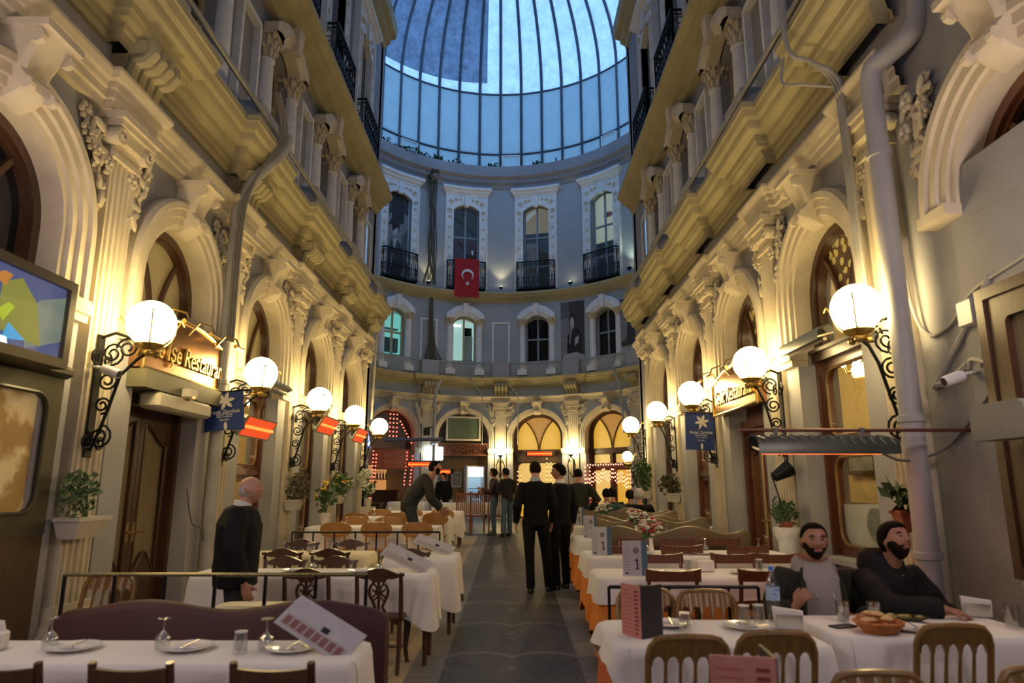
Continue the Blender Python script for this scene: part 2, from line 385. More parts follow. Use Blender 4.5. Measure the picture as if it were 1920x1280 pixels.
def k_rail(w=.8, d=.32, h=.95):    # wrought balcony railing: front and two returns
    m = MB()
    def panel(x0, x1, fn, n):
        def P(x, z): return fn(x, z)
        for z, r in ((0.04, .02), (.12, .014), (h, .026), (h-.1, .014)): m.tube([P(x0, z), P(x1, z)], r, 6)
        for i in range(n+1):
            x = x0+(x1-x0)*i/n; m.tube([P(x, 0), P(x, h)], .018 if i in (0, n) else .011, 6)
        for i in range(n):
            xa, xb = x0+(x1-x0)*i/n, x0+(x1-x0)*(i+1)/n; c = (xa+xb)/2; r = (xb-xa)*.36
            for s, z in ((1, h-.12-r*1.1), (-1, h*.42), (1, .16+r)):
                m.tube([P(c+r*cos(t)*(1-t/15), z+s*r*sin(t)*(1-t/15)) for t in [q*.7 for q in range(12)]], .011, 5)
            m.tube([P(c, .14), P(c, h*.62)], .012, 5)
            m.tube([P(c-r, h*.28), P(c, h*.36), P(c+r, h*.28)], .01, 5)
            m.tube([P(xa+.02, h-.1), P(c, h-.02), P(xb-.02, h-.1)], .008, 4)
    panel(-w, w, lambda x, z: (x, d, z), 8)
    for sx in (-1, 1): panel(.0, d, lambda x, z: (sx*w, x, z), 1)
    m.box(-w-.02, w+.02, 0, d+.03, -.05, 0); m.box(-w-.02, w+.02, d-.03, d+.03, h, h+.025)
    return m
# placement
def wplace(side, u):
    return ((XL, u, 0), LROT) if side == 'L' else ((XR, u, 0), RROT)
def put(name, key, gen, m, parent, where, sm=35):
    """straight walls share one mesh per kit piece; the end wall gets a bent copy"""
    side, u = where
    if side == 'E': return part(name, gen().map(lambda x, y, z: bend(x+u, y, z)), m, parent, sm=sm)
    k = (key, m.name)
    if k not in MESH_CACHE: MESH_CACHE[k] = mesh(name, gen(), m, sm)
    loc, rz = wplace(side, u)
    return ob(name, MESH_CACHE[k], parent, loc, rz)
LP = [6.1+2.78*k for k in range(-1, 5)]          # pilaster positions along the passage
RP = [5.85+2.72*k for k in range(-1, 5)]
LB = [p+1.39 for p in LP[:-1]]
RB = [4.15]+[p+1.36 for p in RP[1:-1]]
EP = [E['P']*k for k in (-2, -1, 0, 1, 2)]
EB = [E['P']*k for k in (-1.5, -.5, .5, 1.5)]
WALLS = {}
def S2(P): d = dict(S); d['P'] = P; return d
SL, SR = S, S
def facade(side, K, P, bays, pils, x0, x1, wallmb):
    w = struct('wall_'+{'L': 'left', 'R': 'right', 'E': 'end'}[side], wallmb, GREY if side != 'E' else BLUEG); WALLS[side] = w
    tr = (lambda x, y, z: bend(x, y, z)) if side == 'E' else (lambda x, y, z: (XL+y, -x, z)) if side == 'L' else (lambda x, y, z: (XR-y, x, z))
    sgn = -1 if side == 'L' else 1
    st = .3 if side == 'E' else None
    br = sorted(sgn*p for p in pils)
    a, b = sorted((sgn*x0, sgn*x1))
    def R(nm, prof, m, **k): part(nm, run(a, b, prof, step=st, **k).map(tr), m, w, sm=25)
    a_ = a
    if side == 'R': a = 5.35; br = [p for p in br if p > 5]
    R('architrave', prof_arc(K), CREAM, brks=br, bw=.3, bd=.07)
    R('cornice', prof_cor(K), CREAM2, brks=br, bw=.40, bd=K['brk'])
    a = a_
    R('cornice', prof_c2(K), CREAM2)
    R('cornice', prof_c3(K), CREAM2 if side != 'E' else GREY)
    for u in pils:
        put('pilaster', (side, 'pil'), lambda: k_pil(K), CREAM, w, (side, u))
        if side != 'R': put('console', (side, 'con'), lambda: k_console(K), CREAM2, w, (side, u))
        put('pedestal', (side, 'ped'), lambda: k_pedestal(K), PLAST, w, (side, u))
        if not (side == 'E' and u > 1): put('wall_panel_frame', (side, 'pan'), lambda: k_panel(K), WHITE, w, (side, u))
    for u in bays:
        flush = side == 'R' and u < 5; KA = dict(K, imp=3.60) if flush else K
        put('arch_surround', (side, 'arch', flush), lambda: k_arch(KA, flush), CREAM, w, (side, u), 25)
        if not flush: put('door_jamb', (side, 'jamb'), lambda: k_jamb(K), PLAST, w, (side, u))
        put('keystone', (side, 'key'), lambda: k_key(K), CREAM, w, (side, u))
        for s in (-1, 1): put('carved_relief', (side, 'rel', s), lambda: k_relief(K, s), CREAM, w, (side, u))
        put('window_hood', (side, 'hood'), lambda: k_hood(K), WHITE if side == 'E' else CREAM, w, (side, u), 25)
        for s in (-1, 1):
            off = (lambda mb: mb.move(s*.6, K['g'], 0))
            c = put('upper_column', (side, 'col', s), lambda: off(k_column(K)), WHITE, w, (side, u))
            put('capital', (side, 'cap', s), lambda: off(k_capital(K)), CREAM, w, (side, u))
        put('window_surround', (side, 'sur'), lambda: k_surr3(K), WHITE, w, (side, u), 25)
        put('window_hood', (side, 'hd3'), lambda: k_hood3(K), WHITE, w, (side, u), 25)
        put('rosettes', (side, 'ros'), lambda: k_rosettes(K), CREAM, w, (side, u))
    return w
def straight(side, K, P, bays, ends):
    m = MB()
    for u in bays:
        q = k_bay(K); q.map((lambda x, y, z: (XL+y, u-x, z)) if side == 'L' else (lambda x, y, z: (XR-y, u+x, z))); m.join(q)
    X = XL if side == 'L' else XR
    for (y0, y1) in ends: m.add([(X, y0, -.3), (X, y1, -.3), (X, y1, S['top']), (X, y0, S['top'])], [(0, 1, 2, 3)])
    sg = 1 if side == 'L' else -1
    m.box(*sorted((X-sg*.45, X)), 17.95, 18.4, -.3, S['top'])          # the corner pier where the passage opens into the rotunda
    return m
for K_, P_ in ((S, 2.78),): pass
facade('L', S, 2.78, LB, LP, 2.0, 18.15, straight('L', S, 2.78, LB, [(-3, LP[0]), (LP[-1]+1.3*0+.0, 18.2)]))
S['P'] = 2.72
facade('R', S, 2.72, RB, RP, 1.6, 18.15, straight('R', S, 2.72, RB, [(-3, RB[0]-1.36), (RB[0]+1.36, RP[1]), (RP[-1], 18.2)]))
S['P'] = 2.78
def endwall():
    m = MB()
    for u in EB: m.join(k_bay(E).map(lambda x, y, z: bend(x+u, y, z)))
    for s in (-1, 1):
        def g(i, j): return bend(s*(5.92+(9.43-5.92)*i), 0, -.3+(E['top']+.3)*j)
        m.grid(g, 8, 1)
        X = EC.x+s*6.0; Xw = XL if s < 0 else XR
        m.add([(X, 21, -.3), (X, 18.2, -.3), (X, 18.2, 15), (X, 21, 15)], [(0, 1, 2, 3)]); m.add([(X, 18.2, -.3), (Xw, 18.2, -.3), (Xw, 18.2, 15), (X, 18.2, 15)], [(0, 1, 2, 3)])
    return m
facade('E', E, 2.96, EB, EP, -9.4, 9.4, endwall())
# ------------------------------------------------------------------ floor
def floor_mat():
    m, nt, b = nodes('passage_paving'); tc = N(nt, 'TexCoord'); sp = N(nt, 'SeparateXYZ'); L(nt, tc.outputs['Object'], sp.inputs[0])
    ax = N(nt, 'Math', operation='ABSOLUTE'); L(nt, sp.outputs[0], ax.inputs[0])
    def M(op, a, b_, c=None):
        n = N(nt, 'Math', operation=op)
        for s, x in zip(n.inputs, (a, b_, c)):
            if x is None: continue
            if isinstance(x, bpy.types.NodeSocket): L(nt, x, s)
            else: s.default_value = x
        return n.outputs[0]
    # fan-laid setts: concentric arcs repeated along the passage, in two mirrored halves
    px = M('SUBTRACT', ax.outputs[0], .30); py = M('SUBTRACT', M('MULTIPLY', M('FRACT', M('MULTIPLY', sp.outputs[1], .8), 0), 1.25), .2)
    d = M('SQRT', M('ADD', M('MULTIPLY', px, px), M('MULTIPLY', py, py)), 0)
    ringw = M('SINE', M('MULTIPLY', d, 70.0), 0); edge = M('COMPARE', d, .34, .025)
    vo = N(nt, 'TexVoronoi', Scale=16.0); vo.feature = 'DISTANCE_TO_EDGE'; L(nt, tc.outputs['Object'], vo.inputs['Vector'])
    vc = N(nt, 'TexVoronoi', Scale=16.0); L(nt, tc.outputs['Object'], vc.inputs['Vector'])
    no = N(nt, 'TexNoise', Scale=2.0, Detail=6.0); L(nt, tc.outputs['Object'], no.inputs['Vector'])
    joint = M('LESS_THAN', vo.outputs['Distance'], .05)
    sett = mixc(nt, no.outputs['Fac'], (.030, .029, .028), (.075, .072, .068)); sett = mixc(nt, M('MULTIPLY', vc.outputs['Color'], .35), sett, (.13, .12, .11))
    sett = mixc(nt, joint, sett, (.03, .028, .026)); sett = mixc(nt, M('MULTIPLY', edge, .55), sett, (.24, .19, .15)); sett = mixc(nt, M('MULTIPLY', M('GREATER_THAN', ringw, .75), .25), sett, (.025, .024, .024))
    br = N(nt, 'TexBrick', Scale=1.0); br.inputs['Color1'].default_value = (.17, .165, .155, 1); br.inputs['Color2'].default_value = (.14, .14, .135, 1); br.inputs['Mortar'].default_value = (.06, .06, .06, 1)
    br.inputs['Mortar Size'].default_value = .01; br.inputs['Brick Width'].default_value = .9; br.inputs['Row Height'].default_value = .6; br.offset = 0
    L(nt, tc.outputs['Object'], br.inputs['Vector'])
    tile = N(nt, 'TexBrick', Scale=1.0); tile.inputs['Color1'].default_value = (.42, .33, .21, 1); tile.inputs['Color2'].default_value = (.38, .30, .19, 1); tile.inputs['Mortar'].default_value = (.26, .2, .13, 1)
    tile.inputs['Brick Width'].default_value = .5; tile.inputs['Row Height'].default_value = .5; tile.offset = 0; tile.inputs['Mortar Size'].default_value = .008; L(nt, tc.outputs['Object'], tile.inputs['Vector'])
    tl2 = mixc(nt, M('GREATER_THAN', sp.outputs[0], 0), tile.outputs[0], (.20, .16, .13))
    c = mixc(nt, M('GREATER_THAN', ax.outputs[0], .59), sett, br.outputs[0]); c = mixc(nt, M('GREATER_THAN', ax.outputs[0], .87), c, tl2)
    c2 = mixc(nt, M('GREATER_THAN', sp.outputs[1], 18.2), c, sett)
    L(nt, c2, b.inputs['Base Color']); b.inputs['Roughness'].default_value = .45
    bp = N(nt, 'Bump', Strength=.35, Distance=.02); L(nt, vo.outputs['Distance'], bp.inputs['Height']); L(nt, bp.outputs[0], b.inputs['Normal'])
    return m
fm = MB()
for y0, y1 in ((-9, 20), (20, 31)): fm.add([(-9, y0, fl(y0)), (9, y0, fl(y0)), (9, y1, fl(y1)), (-9, y1, fl(y1))], [(0, 1, 2, 3)])
struct('floor', fm, floor_mat(), sm=0)
# ------------------------------------------------------------------ windows, doors and the rooms behind them
YEL = mat('ochre_room_wall', (.80, .60, .20), .7, var=.15, sc=2)
DARKP = mat('dark_pane', (.008, .009, .011), .06, var=0, spec=.5)
FROST = mat('frosted_pane', (.50, .52, .50), .5, var=.2, sc=3)
CURT = mat('beige_curtain', (.24, .185, .11), .8, var=.3, sc=6, stretch=(8, 8, .3))
LACE = mat('lace_curtain', (.62, .55, .40), .8, var=.5, sc=25)
GOLD = mat('gilded_wood', (.30, .19, .08), .4, .3, var=.3)
BRASS = mat('brass', (.55, .38, .12), .3, .9, var=.2)
GREYW = mat('grey_window_wood', (.25, .29, .33), .5, var=.15)
OCHW = mat('ochre_window_wood', (.50, .42, .25), .5, var=.15)
CNT = {'window': 0, 'door': 0}
def opening(kind, where, y=-.0):
    CNT[kind] += 1; side, u = where
    if side == 'E':
        p = u/ER; loc, rz = (EC.x+ER*sin(p), EC.y+ER*cos(p), 0), pi-p
    else: loc, rz = wplace(side, u)
    return sempty('%s_%d' % (kind, CNT[kind]), loc, rz)
def arcf(K, d, n=24): return [(-(K['a']-d), K['imp']-.05)]+arcpts(K['a']-d, K['spr'], K['rise']-d, n)+[(K['a']-d, K['imp']-.05)]
def strip(m, pts, w, y0, y1):        # flat bar following a polyline in the window plane
    R = []
    for i, p in enumerate(pts):
        a = pts[max(i-1, 0)]; b = pts[min(i+1, len(pts)-1)]; dx, dz = b[0]-a[0], b[1]-a[1]; l = sqrt(dx*dx+dz*dz) or 1
        nx, nz = -dz/l*w/2, dx/l*w/2
        R.append([(p[0]-nx, y0, p[1]-nz), (p[0]-nx, y1, p[1]-nz), (p[0]+nx, y1, p[1]+nz), (p[0]+nx, y0, p[1]+nz)])
    return m.rings(R)
def fan(K, par, glassm, woodm, stained=False, center=None):
    a, zi, zt = K['a'], K['imp']-.05, K['spr']+K['rise']
    m = MB(); strip(m, arcf(K, .05), .10, -.30, -.14); strip(m, arcf(K, .12), .04, -.28, -.18)
    part('window_frame', m, woodm, par)
    t = MB(); zk = zi+.08
    for s in (-1, 1):
        pts = [(s*(.02+(a*.62)*(q/12)**1.6), zk+(zt-.35-zk)*(1-(1-q/12)**1.35)*1.0+.12*(q/12)) for q in range(13)]
        strip(t, pts, .05, -.27, -.19)
        strip(t, [(s*(a-.05), K['spr']-.25), (s*(a*.82), K['spr']+.12), (s*(a*.62+.02), zt-.23)], .035, -.26, -.2) if False else None
    part('tracery', t, woodm, par)
    pm = MB(); ol = arcf(K, .06); pm.add([(x, -.235, z) for x, z in ol], [tuple(range(len(ol)))])
    part('fanlight_pane', pm, glassm, par)
    if center:
        c = MB(); L1 = [(.02+(a*.62)*(q/12)**1.6, zk+(zt-.35-zk)*(1-(1-q/12)**1.35)+.12*(q/12)) for q in range(13)]
        top = [(x, K['spr']+(K['rise']-.06)*sqrt(max(0, 1-(x/(a-.06))**2))) for x in [a*.62*(1-q/5) for q in range(1, 10)]]
        ol = [(x, z) for x, z in L1]+top+[(-x, z) for x, z in reversed(L1)]
        c.add([(x, -.228, z) for x, z in ol], [tuple(range(len(ol)))]); part('stained_pane', c, center, par)
    tr = MB(); tr.box(-a, a, -.32, -.10, zi-.06, zi+.06); tr.box(-a, a, -.32, -.06, zi+.04, zi+.08); part('transom', tr, woodm, par)
def rpane(x0, x1, z0, z1, r, y=-.24):
    q = []
    for cx, cz, a0 in ((x1-r, z1-r, 0), (x0+r, z1-r, 90), (x0+r, z0+r, 180), (x1-r, z0+r, 270)):
        for k in range(6): q.append((cx+r*cos(rad(a0+k*18)), cz+r*sin(rad(a0+k*18))))
    return q
def framed(par, x0, x1, z0, z1, r, woodm, panem, inner=None, w=.09, y=-.24, nm='pane'):
    """a wooden rail-and-stile frame with a round-cornered opening and its pane"""
    q = rpane(x0+w, x1-w, z0+w, z1-w, r); n = len(q); m = MB()
    rect = []
    for i, (x, z) in enumerate(q):            # outline of the rectangle matched to the rounded hole
        k = i//6; c = ((x1, z1), (x0, z1), (x0, z0), (x1, z0))[k]; rect.append(c)
    A = [(x, y+.05, z) for x, z in rect]; B = [(x, y+.05, z) for x, z in q]; C = [(x, y-.02, z) for x, z in q]; D = [(x, y-.02, z) for x, z in rect]
    m.rings([A, B, C, D, A], False)
    f = part('sash', m, woodm, par)
    if inner: part('bead', MB().tube([(x, y+.05, z) for x, z in q+[q[0]]], .018, 6), inner, f)
    p = MB(); p.add([(x, y, z) for x, z in q], [tuple(range(n))]); part(nm, p, panem, f)
    return f
def low_window(K, par, woodm, up, lo, inner=None, zs=.75, zm=1.95):
    a, zi = K['a'], K['imp']-.11
    framed(par, -a+.04, a-.04, zm, zi, .16, woodm, up, inner, .10)
    framed(par, -a+.04, a-.04, zs, zm-.02, .16, woodm, lo, inner, .12)
    m = MB(); m.box(-a, a, -.30, -.20, -.1, zs); m.box(-a, a, -.32, .02, zs-.06, zs); part('sill', m, PLAST, par)
    m = MB(); m.box(-a, -a+.06, -.3, -.13, zs, zi); m.box(a-.06, a, -.3, -.13, zs, zi); m.box(-a, a, -.3, -.15, zm-.06, zm+.03); part('window_frame', m, woodm, par)
def leaf_door(K, par, woodm, panem, curvy=True, ajar=0):
    a, zt = K['a'], 2.38 if K is S else 2.75
    m = MB(); m.box(-a, -a+.09, -.34, -.12, -.2, zt+.1); m.box(a-.09, a, -.34, -.12, -.2, zt+.1); m.box(-a, a, -.34, -.12, zt, zt+.12); part('door_frame', m, woodm, par)
    tm = MB(); tm.box(-a+.05, a-.05, -.26, -.2, zt+.1, K['imp']-.1); part('transom_panel', tm, woodm, par)
    for s in (-1, 1):
        x0, x1 = sorted((s*.005, s*(a-.09))); d = MB(); w = .09; n = 10
        hol = []
        for i in range(n+1):
            t = i/n; x = x0+w+(x1-x0-2*w)*t; e = t if s > 0 else 1-t
            hol.append((x, zt-.18-.22*(1-cos(pi*e))*.5*(1 if curvy else 0)))
        for i in range(n+1):
            t = 1-i/n; x = x0+w+(x1-x0-2*w)*t; e = t if s > 0 else 1-t
            hol.append((x, .62+.20*(1-cos(2*pi*e))*.5*(1 if curvy else 0)))
        rect = [(x, zt-.01) if i <= n else (x, fl(8)) for i, (x, z) in enumerate(hol)]
        rect[0] = (x0, zt-.01); rect[n] = (x1, zt-.01); rect[n+1] = (x1, .02); rect[-1] = (x0, .02)
        A = [(x, -.20, z) for x, z in rect]; B = [(x, -.20, z) for x, z in hol]; C = [(x, -.26, z) for x, z in hol]; D = [(x, -.26, z) for x, z in rect]
        d.rings([A, B, C, D, A], False)
        lf = part('door_leaf', d, woodm, par)
        p = MB(); p.add([(x, -.235, z) for x, z in hol], [tuple(range(len(hol)))]); part('pane', p, panem, lf)
        part('bead', MB().tube([(x, -.2, z) for x, z in hol+[hol[0]]], .016, 6), woodm, lf)
        h = MB(); h.tube([(s*.06, -.2, 1.05), (s*.06, -.13, 1.05), (s*.16, -.13, 1.05)], .012, 6); h.box(*sorted((s*.04, s*.08)), -.205, -.195, .95, 1.15); part('door_handle', h, BRASS, lf)
def stained():
    m, nt, b = nodes('stained_glass'); tc = N(nt, 'TexCoord'); v = N(nt, 'TexVoronoi', Scale=9.0); L(nt, tc.outputs['Object'], v.inputs['Vector'])
    g = N(nt, 'Math', operation='GREATER_THAN'); L(nt, v.outputs['Distance'], g.inputs[0]); g.inputs[1].default_value = .42
    L(nt, mixc(nt, g.outputs[0], (.62, .55, .22), (.10, .06, .03)), b.inputs['Base Color']); b.inputs['Roughness'].default_value = .3; return m
STAIN = stained()
FANY = mat('creamy_fanlight', (.46, .40, .24), .35, var=.2, sc=1.5)
def lace_lit():
    m, nt, b = nodes('lit_lace_curtain'); tc = N(nt, 'TexCoord'); v = N(nt, 'TexNoise', Scale=4.0, Detail=8.0); L(nt, tc.outputs['Object'], v.inputs['Vector']); g = N(nt, 'MapRange', From_Min=.45, From_Max=.58); L(nt, v.outputs['Fac'], g.inputs[0])
    c = mixc(nt, g.outputs[0], (.24, .13, .035), (.46, .33, .15)); L(nt, c, b.inputs['Base Color']); L(nt, c, b.inputs['Emission Color']); b.inputs['Emission Strength'].default_value = .32; return m
# ground floor, along the passage
o = opening('window', ('L', LB[0])); fan(S, o, DARKP, WOOD); low_window(S, o, WOOD, lace_lit(), DARKP, mat('olive_bead', (.16, .14, .06), .4), .55, 1.35)
OLF = mat('olive_frame', (.055, .047, .022), .45, c2=(.03, .026, .012), sc=5)
framed(o, -.96, .95, 1.15, 2.42, .14, OLF, lace_lit(), OLF, .17, .05); part('lower_panel', MB().box(-.96, .95, -.02, .09, .1, 1.15), WOOD, o); part('window_head', MB().rbox(-1.0, .99, -.02, .17, 2.40, 2.50, .03), OLF, o)
o = opening('door', ('L', LB[1])); fan(S, o, FANY, WOOD); leaf_door(S, o, WOOD, CURT)
for k in (2, 3, 4):
    o = opening('window', ('L', LB[k])); fan(S, o, FANY, WOOD); low_window(S, o, WOODR if k == 2 else WOOD, GLASS, GLASS, GOLD, .55, 1.75)
o = opening('window', ('R', RB[0])); m_ = S; fan(S, o, DARKP, WOODR)
part('wall_infill', MB().box(-.9, .9, -.4, .012, -.2, 3.58).box(-.74, .74, -.4, .02, 3.5, 3.92), GREY, o)
o = opening('window', ('R', RB[1])); fan(S, o, GLASS, WOOD, center=STAIN); low_window(S, o, WOODR, GLASS, GLASS, GOLD, .78, 1.98)
part('frosted_film', MB().add([(x, -.236, z) for x, z in ((-.6, .9), (.6, .9), (.6, 1.33), (-.6, 1.36))], [(0, 1, 2, 3)]), FROST, o)
em = MB(); em.lathe([(.0, 0), (.17, 0), (.17, .004), (0, .004)], 28).rotx(-pi/2).move(-.08, -.228, 1.14); part('round_emblem', em, mat('emblem_ink', (.10, .12, .11), .5, c2=(.22, .24, .20), sc=20), o)
o = opening('door', ('R', RB[2])); fan(S, o, GLASS, WOOD, center=STAIN); leaf_door(S, o, WOODR, GLASS)
for k in (3, 4):
    o = opening('window', ('R', RB[k])); fan(S, o, GLASS, WOOD, center=STAIN); low_window(S, o, WOODR if k == 3 else WOOD, GLASS, GLASS, None, .82, 1.78)
o = opening('window', ('R', 3.9)); framed(o, -.75, .80, 1.0, 2.82, .05, WOOD, CURT, None, .16, .03); part('window_frame', frame2d(MB(), -.83, .88, .92, 2.9, .08, -.02, .10), WOOD, o)
# ground floor round the rotunda
YGL = mat('amber_pane', (.80, .55, .13), .4, var=.15, sc=1.2); AMB = mat('orange_pane', (.55, .30, .08), .4, var=.2)
def lit(name, c, st): return emis(name, c, st, (.15, .15, .15))
YLIT = lit('lit_amber_pane', (1, .52, .03), .62); OLIT = lit('lit_orange_pane', (.75, .30, .03), .45); YFR = lit('lit_frosted_pane', (1, .60, .14), .7)
o = opening('window', ('E', EB[0])); part('window_frame', strip(MB(), arcf(E, .06), .12, -.3, -.14), WOOD, o)
o = opening('window', ('E', EB[1])); part('window_frame', strip(MB(), arcf(E, .06), .10, -.3, -.14), WOOD, o); ol = arcf(E, .06); part('fanlight_pane', MB().add([(x, -.3, z) for x, z in ol], [tuple(range(len(ol)))]), mat('dark_olive_pane', (.05, .05, .03), .5), o)
o = opening('door', ('E', EB[2])); fan(E, o, YLIT, WOOD, center=OLIT)
fr = MB(); fr.box(-1, -.9, -.3, -.12, -.1, 2.9); fr.box(.9, 1, -.3, -.12, -.1, 2.9); fr.box(-1, 1, -.3, -.12, 2.45, 2.9); part('door_frame', fr, WOOD, o)
framed(o, -.92, .92, 1.35, 2.5, .2, WOOD, YFR, None, .08); framed(o, -.92, .92, .3, 1.35, .2, WOOD, YLIT, None, .08)
o = opening('door', ('E', EB[3])); fan(E, o, YLIT, WOOD, center=OLIT)
fr = MB(); fr.box(-1, -.9, -.3, -.12, -.1, 2.9); fr.box(.9, 1, -.3, -.12, -.1, 2.9); fr.box(-1, 1, -.3, -.12, 2.75, 2.9); fr.box(-1, 1, -.3, -.12, 2.2, 2.32); fr.box(-.05, .05, -.3, -.12, .3, 2.9); part('door_frame', fr, WOOD, o)
for s in (-1, 1): framed(o, *sorted((s*.06, s*.9)), 2.32, 2.76, .04, WOOD, YFR, None, .06)
framed(o, .06, .9, .3, 2.2, .06, WOODR, YFR, None, .08); framed(o, -.9, -.06, .3, 2.2, .06, WOODR, YLIT, None, .08)
# upper storeys
def sash(par, w, z0, z1, woodm, panem, mid=(.5,), y=-.22, arch=.2, cross=True, panes=None):
    n = 10; ol = [(-w, z0)]+[(-w+2*w*i/n, z1-arch+arch*(1-(2*i/n-1)**2)) for i in range(n+1)]+[(w, z0)]
    m = MB(); strip(m, ol+[ol[0]], .1, y-.03, y+.05); m.box(-.035, .035, y-.02, y+.04, z0, z1)
    for t in mid: m.box(-w, w, y-.02, y+.045, z0+(z1-z0)*t-.035, z0+(z1-z0)*t+.035)
    part('window_frame', m, woodm, par)
    p = MB().add([(x, y, z) for x, z in ol], [tuple(range(len(ol)))]); part('pane', p, panem, par)
for side, B in (('L', LB), ('R', RB)):
    for i, u in enumerate(B):
        o = opening('window', (side, u)); sash(o, .47, S['w2b'], S['cap1']+.08, OCHW, DARKP, (.55,), -.3)
        o = opening('window', (side, u)); sash(o, .55, S['w3b'], S['w3t'], GREYW, DARKP, (.35, .7), -.25)
TEAL = lit('lit_teal_room', (.25, .85, .75), .55); TEAL2 = lit('lit_pale_room', (.55, .9, .82), .6); CRM = lit('lit_cream_room', (.55, .62, .45), .42); OCR = lit('lit_ochre_room', (.34, .27, .12), .35)
REDC = mat('dark_red_curtain', (.09, .012, .014), .7); GREYR = mat('dim_room', (.06, .055, .05), .8)
for i, u in enumerate(EB):
    o = opening('window', ('E', u)); sash(o, .47, E['w2b'], E['cap1']+.08, OCHW if i < 2 else GREYW, GLASS if i < 2 else DARKP, (.5,) if i != 1 else (), -.2)
    if i < 2:
        z0, z1 = E['w2b'], E['cap1']+.1; b = MB(); b.box(-1.3, 1.3, -.9, -.88, z0-.4, z1+.8); part('lit_room', b, TEAL if i == 0 else TEAL2, o)
        b = MB(); b.box(-.6, .6, -.88, -.22, z0-.1, z0); b.box(-.6, .6, -.88, -.22, z1, z1+.1); part('room_floor', b, WHITE, o)
        if i == 0: part('shelf', MB().box(-.5, .1, -.7, -.5, z0+.2, z0+.75).box(-.5, .5, -.7, -.5, z0+1.1, z0+1.14), mat('dim_teal', (.05, .12, .12), .6), o)
        else:
            part('lamp_tube', MB().tube([(.45, -.6, z1-.25), (.05, -.6, z1-.25)], .05, 8), emis('cool_tube_light', (.8, .9, 1), 4), o); part('monitor', MB().box(-.42, -.1, -.7, -.65, z0+1.15, z0+1.5), DARKP, o); part('notice', MB().box(-.42, -.02, -.5, -.48, z0, z0+1.1), mat('pale_board', (.35, .42, .36), .6), o)
    o = opening('window', ('E', u))
    if i == 0: continue
    sash(o, .55, E['w3b'], E['w3t'], GREYW, GLASS, (.28, .62), -.2)
    z0, z1 = E['w3b'], E['w3t']
    if i == 1:
        b = MB(); b.box(-1.3, 1.3, -.62, -.6, z0+1.9, z1+.6); part('dim_room', b, GREYR, o); part('red_curtain', MB().box(-.6, .6, -.5, -.45, z0+1.3, z0+2.2), REDC, o); part('dim_room', MB().box(-1.3, 1.3, -.6, -.58, z0-.3, z0+1.35), GREYR, o); part('notice', MB().box(-.36, -.28, -.19, -.185, z0+1.55, z0+1.75), WHITE, o)
    if i == 2:
        part('lit_room', MB().box(-1.4, 1.4, -.8, -.78, z0+2.7, z1+1.0), OCR, o); part('dim_room', MB().box(-1.4, 1.4, -.8, -.78, z0-.3, z0+2.7), GREYR, o); part('net_curtain', MB().box(.05, .5, -.3, -.29, z0, z0+2.1), mat('net', (.42, .42, .40), .8, var=.5), o)
    if i == 3:
        part('lit_room', MB().box(-1.6, 1.6, -.9, -.88, z0+1.9, z1+1.2), CRM, o); part('dim_room', MB().box(-1.6, 1.6, -.9, -.88, z0-.3, z0+1.9), GREYR, o); part('shelf', MB().box(-.5, -.2, -.7, -.6, z0, z0+1.5), lit('lit_wood', (.4, .16, .04), .5), o)
        part('ceiling_lamp', MB().ell((.2, -.7, z1-.7), (.22, .1, .11)), mat('red_lamp_shade', (.35, .03, .03), .6), o)
# the restaurant rooms behind the two long walls and the bar behind the rotunda
def room(side):
    s = -1 if side == 'left' else 1; xa, xb = (XL-.46, XL-3.4) if s < 0 else (XR+.46, XR+3.6)
    r = sempty('wall_%s_room' % side); a, b = sorted((xa, xb))
    m = MB().add([(xb, 3.2, -.2), (xb, 18, -.2), (xb, 18, 4.7), (xb, 3.2, 4.7)], [(0, 1, 2, 3)]); m.add([(a, 3.2, -.2), (b, 3.2, -.2), (b, 3.2, 4.7), (a, 3.2, 4.7)], [(0, 1, 2, 3)]); m.add([(a, 18, -.2), (b, 18, -.2), (b, 18, 4.7), (a, 18, 4.7)], [(0, 1, 2, 3)])
    part('room_wall', m, YEL, r)
    m = MB().add([(a, 3.2, .28), (b, 3.2, .28), (b, 18, .28), (a, 18, .28)], [(0, 1, 2, 3)]); part('room_floor', m, WOODR, r)
    m = MB().add([(a, 3.2, 4.7), (b, 3.2, 4.7), (b, 18, 4.7), (a, 18, 4.7)], [(0, 1, 2, 3)]); part('room_ceiling', m, CREAM, r)
    m = MB().box(*sorted((xb, xb-s*.05)), 3.2, 18, .28, 1.2); part('wainscot', m, WOODR, r)
    for k in range(6):
        y = 4.6+k*2.3; f = MB(); x = xb-s*.06; f.box(*sorted((x, x-s*.05)), y-.55, y+.55, 1.75, 2.45); g = part('picture_frame', f, WOOD, r); part('picture', MB().box(*sorted((x-s*.05, x-s*.055)), y-.47, y+.47, 1.83, 2.37), mat('dim_print', (.16, .17, .15), .5, c2=(.4, .38, .3), sc=5), g)
    for k in range(5):
        y = 5+k*2.7; x = (xa+xb)/2; ch = MB(); ch.tube([(x, y, 4.7), (x, y, 3.4)], .015, 6)
        for q in range(8): ch.tube([(x, y, 3.35), (x+.3*cos(q*pi/4), y+.3*sin(q*pi/4), 3.25), (x+.34*cos(q*pi/4), y+.34*sin(q*pi/4), 3.36)], .012, 5)
        c = part('chandelier', ch, BRASS, r); gb = MB()
        for q in range(8): gb.ell((x+.34*cos(q*pi/4), y+.34*sin(q*pi/4), 3.42), (.05, .05, .06), 8, 6)
        part('bulbs', gb, emis('chandelier_bulb', (1, .74, .40), 60), c)
    return r
room('left'); room('right')
rb = sempty('wall_end_room'); m = MB()
